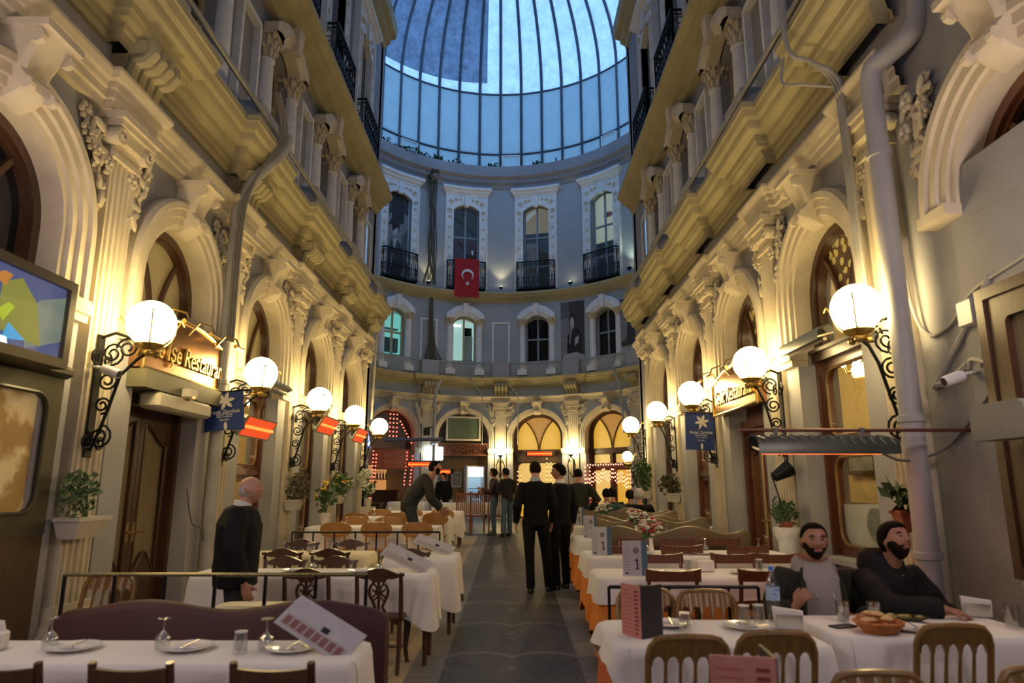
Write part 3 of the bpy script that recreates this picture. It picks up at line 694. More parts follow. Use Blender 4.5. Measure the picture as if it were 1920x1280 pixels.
for s in range(24):
    a0, a1 = -pi/2+pi*s/24, -pi/2+pi*(s+1)/24; R_ = 8.6
    m.add([(EC.x+R_*sin(a), EC.y+R_*cos(a), z) for a, z in ((a0, 0), (a1, 0), (a1, 4.9), (a0, 4.9))], [(0, 1, 2, 3)])
part('room_wall', m, mat('bar_wall', (.55, .36, .17), .7, var=.2), rb)
m = MB()
for z in (4.7,):
    for s in range(24):
        a0, a1 = -pi/2+pi*s/24, -pi/2+pi*(s+1)/24
        m.add([(EC.x+R_*sin(a), EC.y+R_*cos(a), z) for R_, a in ((6.4, a0), (6.4, a1), (8.6, a1), (8.6, a0))], [(0, 1, 2, 3)])
part('room_ceiling', m, CREAM, rb)
# ------------------------------------------------------------------ glazed drum and half dome over the rotunda
ceil = sempty('ceiling', (EC.x, EC.y, 0)); GR = 6.05; ZB, Z1, Z2 = 14.72, 15.45, 18.3; NR = 21; HD = 6.0
RIB = mat('rib_steel', (.055, .075, .10), .5, .3, var=.2)
PUP = pane_mat('dome_pane', (.84, .90, 1.0), .84, .06, .30, 2.6); PDR = pane_mat('drum_pane', (.37, .47, .49), .48, .0, .12, 1.5)
def gp(p, z):
    if z <= Z2: return (GR*sin(p), GR*cos(p), z)
    return None
def dp(p, t):  # t elevation angle on the dome
    return (GR*cos(t)*sin(p), GR*cos(t)*cos(p), Z2+HD*sin(t))
DPH = pi/NR
for i in range(-12, 13):
    p = (i-.05)*DPH
    if abs(p) > 1.75: continue
    pts = [gp(p, z) for z in (ZB, Z1, (Z1+Z2)/2, Z2)]+[dp(p, rad(3+3*q)) for q in range(28)]
    part('rib', MB().tube(pts, [.07]*4+[.07]*28, 6), RIB, ceil)
for z, r in ((ZB, .06), (Z1, .06), (Z2, .06)): part('glazing_bar', MB().tube([gp(-1.78+3.56*k/60, z) for k in range(61)], r, 6), RIB, ceil)
m = MB(); m.grid(lambda u, v: tuple(q*.995 if j < 2 else q for j, q in enumerate(gp(-1.78+3.56*u, ZB+(Z2-ZB)*v))), 60, 2); part('drum_glazing', m, PDR, ceil)
m = MB(); m.grid(lambda u, v: dp(-1.78+3.56*u, rad(88*v)), 60, 18); part('dome_glazing', m, PUP, ceil)
for i in (0, 5, -5): 
    p = (i+.45)*DPH; q = MB(); a, b = p-.4*DPH, p+.4*DPH
    def vp(t, z): return ((GR-.1)*sin(t), (GR-.1)*cos(t), z)
    for A, B in (((a, ZB+.08), (b, ZB+.08)), ((a, Z1-.1), (b, Z1-.1)), ((a, ZB+.08), (a, Z1-.1)), ((b, ZB+.08), (b, Z1-.1))): q.tube([vp(*A), vp(*B)], .04, 6)
    part('vent_frame', q, WHITE, ceil)
led = MB(); led.grid(lambda u, v: ((6.05-.12*v)*sin(-1.6+3.2*u), (6.05-.12*v)*cos(-1.6+3.2*u), 14.72), 40, 1); part('gutter_ledge', led, GREY, ceil)
# grey sheet stretched across part of the dome inside the glazing
def sh(u, v):
    p = (-12+11.3*u)*DPH - .02*v; t0 = rad(1.5+3.5*u); t = t0+(rad(80)-t0)*v
    x, y, z = dp(p, t); return (x*.995, y*.995, (z-Z2)*.995+Z2+.01*sin(14*u+6*v))
single('tarpaulin', MB().grid(sh, 40, 20), pane_mat('tarpaulin_cloth', (.30, .36, .44), .50, .02, .5, 2.5), 'grey weathered sheet hung inside the glass dome', 'tarpaulin', loc=(EC.x, EC.y, 0))

# the passage goes on behind the camera under its own weathered glass roof
rf = sempty('ceiling_passage'); m = MB(); n = 16
def vt(u, v): a = pi*u; return ((XL+XR)/2-.0-4.2*cos(a), -9+27.3*v, 15.0+2.6*sin(a))
part('roof_glazing', MB().grid(vt, 16, 12), pane_mat('passage_pane', (.50, .54, .58), .30, .0, .3, 1.5), rf)
for k in range(15): part('rib', MB().tube([vt(i/16, k/14) for i in range(17)], .05, 6), RIB, rf)
wb_ = MB(); wb_.add([(-4.3, -9, -.4), (4, -9, -.4), (4, -9, 15.2), (-4.3, -9, 15.2)], [(0, 1, 2, 3)])
for X in (XL, XR): wb_.add([(X, -9, -.4), (X, -3, -.4), (X, -3, 15.1), (X, -9, 15.1)], [(0, 1, 2, 3)])
struct('wall_rear', wb_, GREY)
# ------------------------------------------------------------------ wall lamps
def mmesh(name, parts, sm=40):       # one mesh with several materials (print, lettering on a surface)
    big = MB(); idx = []
    for i, (mb, m) in enumerate(parts): idx += [i]*len(mb.f); big.join(mb)
    me = mesh(name, big, None, sm)
    for _, m in parts: me.materials.append(m)
    me.polygons.foreach_set('material_index', idx); return me
def poly(pts, y=0): return MB().add([(x, y, z) for x, z in pts], [tuple(range(len(pts)))])
def disc(cx, cz, rx, rz=None, y=0, n=24): return poly([(cx+rx*cos(2*pi*i/n), cz+(rz or rx)*sin(2*pi*i/n)) for i in range(n)], y)
def text(name, s, size, m, parent, loc, rot, ext=.004, shear=0, al='CENTER', sx=1):
    c = bpy.data.curves.new(name, 'FONT'); c.body = s; c.size = size; c.extrude = ext; c.align_x = al; c.align_y = 'CENTER'; c.shear = shear; c.resolution_u = 3
    o = bpy.data.objects.new(name, c); me = bpy.data.meshes.new_from_object(o); bpy.data.objects.remove(o); bpy.data.curves.remove(c); me.name = name; me.materials.clear(); me.materials.append(m); o = bpy.data.objects.new(name, me); COL.objects.link(o)
    if parent: o.parent = parent
    o.location = loc; o.rotation_euler = rot; o.scale = (sx, 1, 1); return o
GLOBE = emis('lit_globe', (1, .73, .31), 42)
IRON2 = mat('bronzed_iron', (.05, .042, .022), .4, .7, var=.3)
def spiral(c, r, turns=1.6, d=1, a0=0, ax='yz', n=20):
    out = []
    for i in range(n+1):
        t = i/n; a = a0+d*turns*2*pi*t; q = r*(1-.75*t); u, w_ = q*cos(a), q*sin(a)
        out.append((c[0], c[1]+u, c[2]+w_) if ax == 'yz' else (c[0]+u, c[1], c[2]+w_))
    return out
def wall_lamp(label, loc, rz, r=.21, out=.45, group='globe wall lamps', plate=True):
    t = thing('wall_lamp', label, 'lamp', loc, rz, group)
    part('globe', MB().ell((0, out, .23), r, 28, 18), GLOBE, t)
    b = MB(); b.box(-.05, .05, 0, .02, -.98, .12)
    b.tube([(0, .02, .10), (0, out*.3, .14), (0, out*.75, .08), (0, out, -.02)], .016, 6)
    b.tube([(0, .03, -.92), (0, .10, -.72), (0, .16, -.5), (0, .22, -.25), (0, out*.8, -.1), (0, out, -.04)], .016, 6)
    for c, rr, d, a in (((0, .13, -.05), .11, 1, -pi/2), ((0, .11, -.30), .095, -1, pi/2), ((0, .09, -.52), .08, 1, -pi/2), ((0, .10, -.80), .11, -1, pi/2), ((0, .26, .0), .10, -1, pi)):
        b.tube(spiral(c, rr, 1.7, d, a), .011, 5)
    for s in (-1, 1): b.tube(spiral((s*.10, .05, -.84), .085, 1.4, s, pi/2, 'xz'), .012, 5); b.tube(spiral((s*.09, .04, -.1), .07, 1.4, -s, pi/2, 'xz'), .011, 5)
    part('scroll_bracket', b, IRON, t)
    h = MB(); h.lathe([(.02, -.07), (.05, -.05), (.06, -.02), (.10, .0), (.13, .035), (.12, .05), (.05, .04)], 14, (0, out, 0))
    for k in range(3):
        a = k*2*pi/3+.5; R_ = r+.035
        h.tube([(.10*cos(a), out+.10*sin(a), .02)]+[(R_*sin(q)*cos(a), out+R_*sin(q)*sin(a), .23-R_*cos(q)) for q in (.7, 1.0, 1.3, 1.55)]+[((R_+.05)*cos(a), out+(R_+.05)*sin(a), .30), ((R_+.08)*cos(a), out+(R_+.08)*sin(a), .26)], .008, 5)
        h.ell((.07*cos(a), out+.07*sin(a), -.05), (.04, .04, .035), 7, 5)
    part('holder', h, BRASS, t)
    return t
ORD = ['nearest', 'second', 'third', 'fourth', 'fifth']
LW = ['beside the copper lettered sign board', 'above the blue banner and glowing heater', 'third from the camera over potted plants', 'beside a flower box near the rotunda', 'at the rotunda corner']
for k, y in enumerate((6.08, 8.87, 11.66, 14.33, 17.07)):
    wall_lamp('lit globe wall lamp on the left facade, '+LW[k], (XL+.10, y, 2.75), LROT)
RW = ['nearest, beside the thick downpipe', 'at the lettered sign over the red door', 'above the lily banner', 'fourth along, above a hanging plant', 'at the rotunda corner']
for k, y in enumerate((5.72, 8.41, 11.3, 14.06, 17.2)):
    wall_lamp('lit globe wall lamp on the right facade, '+RW[k], (XR-.11, y, 2.80), RROT, out=.36)
WGLOBE = emis('lit_globe_behind', (1, .78, .72), 40)
for k, y in enumerate((3.25, .45, -2.3)):
    for t_ in (wall_lamp('lit globe wall lamp on the left facade beyond the frame, number %s back' % ORD[k], (XL+.10, y, 2.75), LROT, group='lamps behind the viewpoint'), wall_lamp('lit globe wall lamp on the right facade beyond the frame, number %s back' % ORD[k], (XR-.11, y-.3, 2.80), RROT, out=.36, group='lamps behind the viewpoint')):
        t_.children[0].data = t_.children[0].data.copy(); t_.children[0].data.materials[0] = WGLOBE
def lyre(label, p):
    x, y, z = bend(p*ER, 0, 2.66); t = thing('wall_lantern', label, 'lamp', (x, y, z), pi-p, 'round lanterns on the rotunda')
    part('globe', MB().ell((0, .38, .22), .17, 20, 14), emis('lit_lantern', (1, .75, .34), 85), t); b = MB()
    b.box(-.03, .03, 0, .12, -.8, -.1)
    for s in (-1, 1): b.tube([(0, .25, -.78), (s*.14, .3, -.55), (s*.16, .34, -.35), (s*.05, .36, -.1), (0, .38, .0)], .016, 6); b.tube(spiral((s*.07, .3, -.2), .06, 1.3, s, 0, 'xz'), .011, 5)
    b.tube([(0, .1, -.7), (0, .25, -.78)], .02, 6); b.tube([(0, .1, -.2), (0, .38, -.02)], .02, 6); b.lathe([(.03, -.04), (.1, .02), (.09, .06)], 12, (0, .38, 0)); part('lyre_bracket', b, IRON, t); return t
lyre('round lit lantern on lyre bracket left of the amber door', 0.0); lyre('round lit lantern on lyre bracket right of the amber door', .4933)
wall_lamp('small lit globe below the last right hand wall lamp', (XR-.11, 17.75, 2.05), RROT, .13, .38)
# small floodlights on the ledge of the rotunda
UPL = emis('uplight_lens', (1, .85, .5), 30)
def uplight(label, p, z, col=(1, .8, .45), en=60):
    x, y, zz = bend(p*ER, .22, z); t = thing('floodlight', label, 'floodlight', (x, y, z), pi-p, 'ledge floodlights')
    part('housing', MB().box(-.07, .07, -.05, .05, .04, .13).box(-.02, .02, -.02, .02, -.02, .04), IRON, t); part('lens', MB().box(-.055, .055, -.04, .04, .131, .135), UPL, t)
    l = bpy.data.lights.new('floodlight_beam', 'SPOT'); l.energy = en; l.color = col; l.spot_size = rad(95); l.spot_blend = .6; l.shadow_soft_size = .05
    o = bpy.data.objects.new('floodlight_beam', l); COL.objects.link(o); o.parent = t; o.location = (0, 0, .16); o.rotation_euler = (rad(180-12), 0, 0)
uplight('small lit floodlight on the ledge beside the dry vine', -.52, 9.37); uplight('small lit floodlight on the ledge right of the flag', 0, 9.37); uplight('small lit floodlight on the ledge right of the last balcony', .98, 9.37, (.8, 1, .75)); uplight('small dark floodlight on ledge between the two right balconies', .5, 9.37, en=.5)
# ------------------------------------------------------------------ heaters
HOT = emis('hot_element', (1, .13, .015), 5); HOTD = emis('dim_element', (1, .20, .03), 2.2, (.3, .08, .04))
HGREY = mat('heater_grey', (.075, .085, .075), .4, .4, var=.2); HPALE = mat('heater_pale', (.33, .35, .29), .4, .3, var=.2); REFL = mat('heater_reflector', (.55, .50, .45), .3, .9, var=.1)
def heater(label, loc, rz, L_=1.0, hot=HOT, body=HGREY, tilt=0, brk=None, w=.2, rib=True, group='infrared heaters'):
    t = thing('infrared_heater', label, 'heater', loc, rz, group, (tilt, 0, rz)); h = L_/2
    m = MB(); sec = [(-w/2, 0), (-w/2+.02, .07), (-w/4, .11), (w/4, .11), (w/2-.02, .07), (w/2, 0)]
    m.rings([[(x*.7, y*.7, z*.85) for x, y, z in [(-h-.05, a, b) for a, b in sec]], [(-h, a, b) for a, b in sec], [(h, a, b) for a, b in sec], [(h+.05, a*.7, b*.85) for a, b in sec]], False)
    part('housing', m, body, t)
    if rib:
        r = MB(); n = int(L_*14)
        for i in range(n): x = -h+.03+(L_-.06)*i/(n-1); r.tube([(x+.03, -w/2+.025, .068), (x, -w/4, .112), (x-.03, w/4, .112), (x-.06, w/2-.025, .07)], .007, 4)
        part('ribs', r, body, t)
    part('reflector', MB().box(-h+.02, h-.02, -w/2+.015, w/2-.015, .012, .03), REFL, t)
    part('element', MB().tube([(-h+.06, 0, 0), (h-.06, 0, 0)], .022, 8).box(-h+.05, h-.05, -w*(.28 if rib else .43), w*.28, -.008, -.002) if rib else MB().tube([(-h+.06, 0, -.012), (h-.06, 0, -.012)], .022, 8), hot, t)
    if not rib and hot is not REFL: part('glow_panel', MB().box(-h+.05, h-.05, -w*.43, w*.43, -.008, -.002), emis('red_glow_panel', (1, .075, .012), .75, (.25, .08, .05)), t)
    if brk: brk(t)
    return t
def rod(t):
    part('rod', MB().tube([(-.62, 0, .16), (1.15, 0, .16)], .014, 8).lathe([(.03, 0), (.05, .01), (.05, .03)], 10), mat('rusty_rod', (.12, .03, .022), .5, .3), t)
    for x in (-.35, .3): part('hanger', MB().box(x-.015, x+.015, -.02, .02, .1, .18), STEEL, t)
heater('long black ribbed heater glowing orange above the two seated men', (2.33, 5.2, 1.78), 0, 1.02, brk=rod, w=.24, tilt=rad(12))
heater('short unlit grey heater fixed over the transom beside the downpipe', (3.12, 7.1, 2.98), RROT, 1.0, REFL, HPALE, rad(-15), rib=False)
heater('glowing heater on the left wall behind the balding man', (-3.40, 9.2, 2.28), LROT, 1.1, HOTD, HPALE, rad(62), w=.29, rib=False)
heater('unlit pale heater under the second left globe lamp', (-3.45, 9.9, 2.92), LROT, 1.0, REFL, HPALE, rad(25), rib=False)
heater('glowing heater just behind the third left globe lamp', (-3.42, 12.75, 2.62), LROT, 1.1, HOTD, HPALE, rad(62), w=.34, rib=False)
heater('glowing heater just behind the fourth left globe lamp', (-3.42, 15.5, 2.64), LROT, 1.0, HOTD, HPALE, rad(62), w=.34, rib=False)
heater('small glowing heater right of the red board, above leaning man', (-2.95, 22.0, 2.22), rad(8), .8, HOTD, HGREY, rad(-50), rib=False)
heater('small glowing heater hung over the man in black sweater', (-2.25, 22.5, 2.0), rad(-5), .62, HOTD, HGREY, rad(-50), rib=False)
heater('glowing heater fixed above the amber door', (1.05, 26.3, 2.75), 0, 1.05, HOTD, HGREY, rad(-60), rib=False)
hh = MB(); hh.rings([[(-.25, -.06, -.12), (.25, -.06, -.12), (.25, .1, -.12), (-.25, .1, -.12)], [(-.25, -.09, -.02), (.25, -.09, -.02), (.25, .1, -.02), (-.25, .1, -.02)], [(-.24, -.05, .08), (.24, -.05, .08), (.24, .1, .08), (-.24, .1, .08)], [(-.2, .02, .11), (.2, .02, .11), (.2, .1, .11), (-.2, .1, .11)]])
t = thing('heater_hood', 'grey rounded heater hood jutting from the right edge wall', 'heater', (3.13, 4.28, 1.93), RROT); part('hood', hh, mat('hood_grey', (.26, .26, .27), .5), t); part('arm', MB().tube([(0, -.32, .02), (0, .0, .02)], .03, 8), STEEL, t)
fld = thing('spot_lamp', 'black conical spot lamp at the foot of the second right bracket', 'lamp', (3.05, 8.15, 1.62), RROT); part('shade', MB().lathe([(.03, 0), (.06, .02), (.10, .22), (.11, .24), (.09, .24)], 14).rotx(rad(60)), IRON, fld); part('cable', MB().tube([(0, 0, 0), (.05, -.1, -.3), (.02, -.16, -.7), (-.1, -.2, -1.1)], .008, 5), IRON, fld)
# ------------------------------------------------------------------ signs and banners
COPPER = mat('copper_sheet', (.42, .20, .09), .28, .9, c2=(.30, .17, .07), sc=2)
GILT = mat('gilt_letter', (.62, .45, .14), .35, .8)
def copper_sign(label, side, y0, y1, z0, z1, s, size, sh=.12):
    X = XL+.20 if side == 'L' else XR-.2; rz = LROT if side == 'L' else RROT; w = y1-y0
    t = thing('shop_sign', label, 'sign', (X, (y0+y1)/2, z0), rz, 'copper shop signs'); h = z1-z0
    q = [(-w/2, 0), (w/2, 0), (w/2, h*.72)]+[(w/2-w*i/16, h*.72+h*.28*sin(pi*i/16)) for i in range(1, 16)]+[(-w/2, h*.72)]
    part('board', MB().prism(q, -.14, 0), COPPER, t)
    part('border', MB().tube([(x, .005, z) for x, z in q+[q[0]]], .022, 6), BRASS, t)
    text('lettering', s, size, GILT, t, (0, .02, h*.36), (pi/2, 0, pi), .012, .15, sx=.82)
    for i in (-.3, .05, .36): part('sign_lamp', MB().tube([(i*w, .0, h*.8), (i*w, .12, h*1.02), (i*w, .26, h*.95), (i*w, .30, h*.8)], .012, 6).tube([(i*w-.12, .3, h*.78), (i*w+.12, .3, h*.78)], .025, 8), BRASS, t)
    return t
copper_sign('copper shop sign with gilt lettering over the left wooden door', 'L', 6.62, 8.62, 2.68, 3.32, 'ue Işe Restaurant', .30)
copper_sign('copper shop sign with gilt lettering over the right red door', 'R', 9.0, 10.95, 2.62, 3.28, 'Sevic Restaurant', .30)
part('sign_soffit', MB().box(-1.0, 1.0, -.3, .06, -.2, -.02), mat('olive_board', (.14, .13, .08), .6), bpy.data.objects['shop_sign'])
ac = thing('air_curtain', 'cream air curtain box over the left wooden door', 'air curtain', (XL+.16, 7.5, 2.3), LROT); part('case', MB().rbox(-.62, .62, -.1, .12, 0, .17, .03), mat('cream_plastic', (.62, .58, .46), .4), ac); part('sensor', MB().rbox(-.1, .12, .04, .18, .16, .28, .02), mat('cream_plastic', (.62, .58, .46), .4), ac); part('indicator', MB().box(-.02, .03, .17, .185, .17, .19), HOT, ac)
# coloured light box high on the left
lb = thing('light_box', 'illuminated coloured glass sign box at the upper left edge', 'sign', (XL+.40, 4.44, 2.40), LROT); w2 = .74
part('case', frame2d(MB(), -w2, w2, 0, .68, .07, -.4, .03).box(-w2, w2, -.4, -.36, 0, .68), mat('bronze_case', (.09, .075, .055), .4, .5), lb)
EMB = lambda n, c, s=.8: emis('lightbox_'+n, c, s, (.1, .1, .1)); a_ = []
def LBX(x): return -x                               # local x runs towards the camera on the left wall
a_.append((poly([(-.67, .07), (.67, .07), (.67, .61), (-.67, .61)], .0), EMB('night', (.05, .09, .30), .7)))
a_.append((poly([(-.67, .2), (-.30, .08), (-.25, .25), (-.38, .45), (-.67, .55)], .004), EMB('sage', (.30, .38, .33), .5)))
a_.append((poly([(-.45, .12), (.0, .16), (.0, .48), (-.18, .56), (-.36, .42)], .008), EMB('olive', (.36, .36, .05), .6)))
a_.append((poly([(.67, .15), (.08, .22), (.13, .42), (.35, .56), (.67, .6)], .008), EMB('mint', (.30, .62, .48), .7)))
a_.append((poly([(.67, .08), (.08, .08), (.05, .15), (.3, .2), (.67, .24)], .012), EMB('azure', (.02, .2, .9), .9)))
a_.append((poly([(.67, .27), (.4, .24), (.12, .18), (.1, .22), (.3, .31), (.67, .37)], .016), EMB('white_a', (.9, .95, 1), 2.2))); a_.append((poly([(.67, .07), (-.12, .07), (-.10, .12), (.2, .12), (.67, .13)], .016), EMB('white_b', (.7, .9, 1), 2.0)))
a_.append((poly([(-.28, .13), (-.05, .1), (-.1, .22)], .016), EMB('cyan', (.03, .4, .8), .9))); a_.append((poly([(-.02, .46), (.12, .5), (.0, .56), (-.08, .55)], .016), EMB('orange', (.75, .25, .03), .7))); a_.append((poly([(-.05, .22), (.02, .28), (-.08, .36), (-.14, .34)], .014), EMB('lime', (.5, .65, .02), .8)))
ob('art_panel', mmesh('art_panel', a_, 0), lb, (0, -.01, 0)); part('front_glass', MB().add([(x, .02, z) for x, z in ((-.67, .07), (.67, .07), (.67, .61), (-.67, .61))], [(0, 1, 2, 3)]), GLASS, lb)
# blue banners
NAVY = mat('navy_cloth', (.018, .05, .22), .7, var=.25, sc=5); WPR = mat('white_print', (.72, .72, .72), .7, var=0); CPR = mat('cream_print', (.66, .62, .52), .7, var=0)
def banner(label, loc, w, h, rot, wave):
    t = thing('banner', label, 'banner', loc, 0, 'blue lily banners', rot)
    part('cloth', MB().grid(lambda u, v: ((u-.5)*w, wave*sin(5*u+3*v)*v, -h*v), 10, 12), NAVY, t, sm=80)
    part('rod', MB().tube([(-w*.58, 0, .01), (w*.72, 0, .01)], .012, 6), IRON, t)
    pet = []
    for k in range(6):
        a = k*pi/3+.2; c, s = cos(a), sin(a); L_ = w*.26
        q = [(0, 0), (.28, .16), (.6, .2), (1, 0), (.6, -.2), (.28, -.16)]; pet.append((poly([(w*.05+L_*(x*c-y*s), -h*.24+L_*(x*s+y*c)) for x, y in q], -.022-.001*k), CPR))
    pet.append((MB().tube([(w*.05, -.02, -h*.24), (-w*.02, -.02, -h*.36), (-w*.05, -.02, -h*.46)], .005, 4), CPR)); pet.append((disc(.04*w, -h*.9, .02, .05, -.02), CPR))
    ob('lily_print', mmesh('lily_print', pet, 0), t, (0, -wave*.5, 0))
    for s, z, sz in (('Beyaz Zambak', .53, .17), ('Çiçek Pasajı', .60, .105), ('Lilium candidum', .66, .075), ('Beyoğlu', .74, .09)): text('lettering', s, w*sz*.8, WPR, t, (w*.02, -.02-wave*.9, -h*z), (pi/2, 0, 0), .001)
    return t
banner('blue lily banner blown askew beside the left downpipe', (-3.58, 8.42, 2.66), .46, .48, (rad(-8), rad(-7), rad(14)), .03)
banner('blue lily banner hanging flat under the third right globe lamp', (3.08, 11.2, 2.70), .47, .60, (0, rad(2), rad(-4)), .015)
nt_ = thing('neon_tube', 'blue neon tube at the left corner of the rotunda', 'neon sign', (-4.55, 21.5, 3.55)); part('tube', MB().tube([(-.05, 0, .0), (0, 0, -.35), (.07, 0, -.62), (.08, 0, -.85)], .045, 8), emis('blue_neon', (.12, .2, 1), 6), nt_); part('clip', MB().box(-.03, .03, 0, .3, -.4, -.36), IRON, nt_)
# ------------------------------------------------------------------ pipes, cables, wall fittings
def pipe(name, label, pts, r, m, cat='pipe', joints=(), par=None):
    b = MB().tube(pts, r, 12); o = single(name, b, m, label, cat)
    for k, z in enumerate(joints): part('pipe_joint', MB().lathe([(r+.004, -.03), (r+.014, -.025), (r+.014, .025), (r+.004, .03)], 14, (pts[-1][0], pts[-1][1], z)), m, o)
    return o
def curve(P, n=6):                         # smooth polyline through points
    P = [V(p) for p in P]; out = []
    for i in range(len(P)-1):
        a, b, c, d = P[max(i-1, 0)], P[i], P[i+1], P[min(i+2, len(P)-1)]
        for k in range(n):
            t = k/n; out.append(.5*((2*b)+(c-a)*t+(2*a-5*b+4*c-d)*t*t+(3*b-a-3*c+d)*t**3))
    return out+[P[-1]]
pipe('downpipe', 'thick grey downpipe with elbows on the right wall beside the globe lamp', curve([(3.44, 5.06, 5.56), (3.43, 5.06, 5.42), (3.38, 5.12, 5.28), (3.28, 5.3, 5.2), (3.21, 5.43, 5.16), (3.2, 5.48, 5.02)], 6)+[(3.2, 5.48, z) for z in (4.5, 3, 1.5, -.02)], .088, mat('downpipe_grey', (.40, .40, .41), .55, c2=(.34, .34, .35), sc=3), joints=(4.35, 2.05, 1.0))
pipe('downpipe', 'grey downpipe on the left wall behind the blue banner', curve([(-3.28, 9.15, 6.5), (-3.3, 8.95, 6.12), (-3.5, 8.62, 5.6), (-3.64, 8.48, 5.1)], 6)+[(-3.64, 8.48, z) for z in (4, 2.5, 1.2, .02)], .075, PIPE, joints=(4.6, 2.8))
cb = MB(); 
for k in range(3): cb.tube(curve([(-3.30+.03*k, 8.6, 6.9), (-3.26+.03*k, 8.8+.03*k, 6.35), (-3.45, 8.55, 5.6), (-3.56+.02*k, 8.36+.03*k, 4.9), (-3.56+.02*k, 8.36+.03*k, 3.3)], 6), .018, 6)
single('cable_bundle', cb, mat('painted_cable', (.20, .19, .16), .6), 'bundle of painted cables bending over the left cornice', 'cables')
cb = MB()
for k in range(3): cb.tube(curve([(2.84+.02*k, 6.35, 7.4), (2.82+.02*k, 6.3, 6.5), (2.85, 6.25, 5.9), (3.0, 6.15, 5.72), (3.18, 6.0+.05*k, 5.45), (3.2, 5.95+.05*k, 5.0), (3.2, 5.95+.05*k, 2.9)], 6), .022, 7)
cb.tube(curve([(2.9, 6.5, 6.0), (2.86, 6.5, 5.7), (2.98, 6.3, 5.55), (3.2, 6.1, 5.4)], 6), .016, 6)
single('cable_bundle', cb, PIPE, 'bundle of conduits bending under the right cornice', 'cables')
for side, x in (('left', -3.47), ('right', 3.07)):
    y0 = 6.0; single('ledge_pipe', MB().tube([(x, y0, 6.62), (x, 18.0, 6.62)], .04, 10).tube([(x+.05*(1 if x < 0 else -1), y0, 6.55), (x, 18.0, 6.54)], .015, 6), PIPE, 'grey pipe running along the upper ledge of the %s facade' % side, 'pipe')
er = MB()
for z, r in ((6.32, .035), (6.24, .016)): er.tube([bend(-8.5+17*k/50, .22, z) for k in range(51)], r, 8)
single('ledge_pipe', er, PIPE, 'grey pipe curving along the rotunda ledge', 'pipe')
pipe('downpipe', 'grey pipe on the rotunda wall left of the green screen', [bend(-2.55, .35, 5.5), bend(-2.72, .42, 5.2), bend(-2.78, .40, 4.7), bend(-2.78, .40, .5)], .06, PIPE)
for nm, u in (('thin conduit dropping from ledge to the rotunda lantern', -.75), ('thin conduit dropping beside the amber arch keystone', .72)):
    pipe('conduit', nm, [bend(u-.55, .25, 6.2), bend(u-.55, .38, 5.7), bend(u, .3, 5.0), bend(u, .3, 3.1)], .022, PIPE)
pipe('conduit', 'pair of conduits slanting down at right end of the rotunda', [bend(5.0, .35, 6.3), bend(5.05, .42, 5.7), bend(5.35, .4, 5.2), bend(5.45, .35, 3.4)], .04, PIPE)
pipe('conduit', 'thin conduit hanging from the left cornice end', [(-3.36, 17.6, 6.7), (-3.36, 17.6, 5.9), (-3.55, 17.5, 5.4), (-3.6, 17.5, 3.2)], .03, PIPE)
WPL = mat('white_plastic', (.68, .68, .70), .4, var=.05); BPL = mat('black_plastic', (.015, .015, .016), .4, var=0)
def cam_(label, loc, rz, flip=1):
    t = thing('security_camera', label, 'camera', loc, rz, 'security cameras'); t.scale = (.72, .72, .72); part('mount', MB().tube([(0, 0, 0), (0, .08, 0), (.03, .14, -.02)], .018, 8).lathe([(.05, 0), (.05, .02)], 12).rotx(0), WPL, t)
    part('body', MB().lathe([(.055, -.12), (.06, -.1), (.06, .07), (.05, .1)], 14).rotx(rad(70)).move(.03*flip, .2, -.05), WPL, t); part('lens', MB().lathe([(.045, 0), (.045, .03)], 14).rotx(rad(70)).move(.03*flip, .315, -.09), BPL, t); return t
cam_('white security camera on the right wall under the junction box', (3.42, 4.98, 2.34), RROT); cam_('white security camera on the left pilaster bracket', (-3.68, 5.95, 2.55), LROT)
single('junction_box', MB().rbox(-.09, .09, 0, .07, -.1, .1, .012), WPL, 'white square junction box on the right wall', 'junction box', loc=(3.45, 4.95, 2.79), rz=RROT)
t = thing('socket_strip', 'white power socket strip low on the right wall', 'socket', (3.45, 4.67, .86), RROT); part('plate', MB().rbox(-.13, .13, 0, .04, -.045, .045, .01), WPL, t)
for x in (-.085, 0, .085): part('socket_outlet', MB().lathe([(.032, 0), (.032, .004), (.024, .005), (.022, -.01)], 14).rotx(-pi/2).move(x, .04, 0), mat('socket_grey', (.45, .45, .47), .4), t)
def cable(label, pts, r, m): single('cable', MB().tube(curve(pts, 6), r, 6), m, label, 'cable')
X_ = XR-.02; WC = mat('white_cable', (.58, .56, .52), .6); GC = mat('grey_cable', (.13, .13, .13), .6)
cable('pale cable strapped along the right wall above the junction box', [(X_-.08, 5.62, 4.0), (X_-.05, 5.6, 3.1), (X_, 5.5, 2.75), (X_, 5.2, 2.76), (X_, 4.9, 2.94), (X_, 4.4, 3.02), (X_, 3.6, 3.14)], .015, PIPE)
cable('grey conduit slanting across the right wall behind the camera', [(X_, 5.5, 2.30), (X_, 5.2, 2.55), (X_, 4.95, 2.75), (X_, 4.7, 3.0)], .024, PIPE)
cable('white cable from the junction box down to the camera', [(X_, 4.9, 2.8), (X_, 4.85, 2.7), (X_, 4.88, 2.5), (X_, 4.93, 2.38)], .014, WC)
cable('white cable looping from the camera down the right wall', [(X_, 5.06, 2.38), (X_, 5.02, 2.45), (X_, 4.86, 2.4), (X_, 4.72, 2.3), (X_, 4.6, 1.9), (X_, 4.5, 1.3)], .016, WC)
cable('dark cable sagging from the camera to the heater rod', [(X_, 4.78, 2.36), (X_, 4.84, 2.2), (X_, 5.15, 1.98), (X_-.05, 5.4, 1.8), (3.1, 5.45, 1.72), (2.95, 5.5, 1.78)], .011, GC)
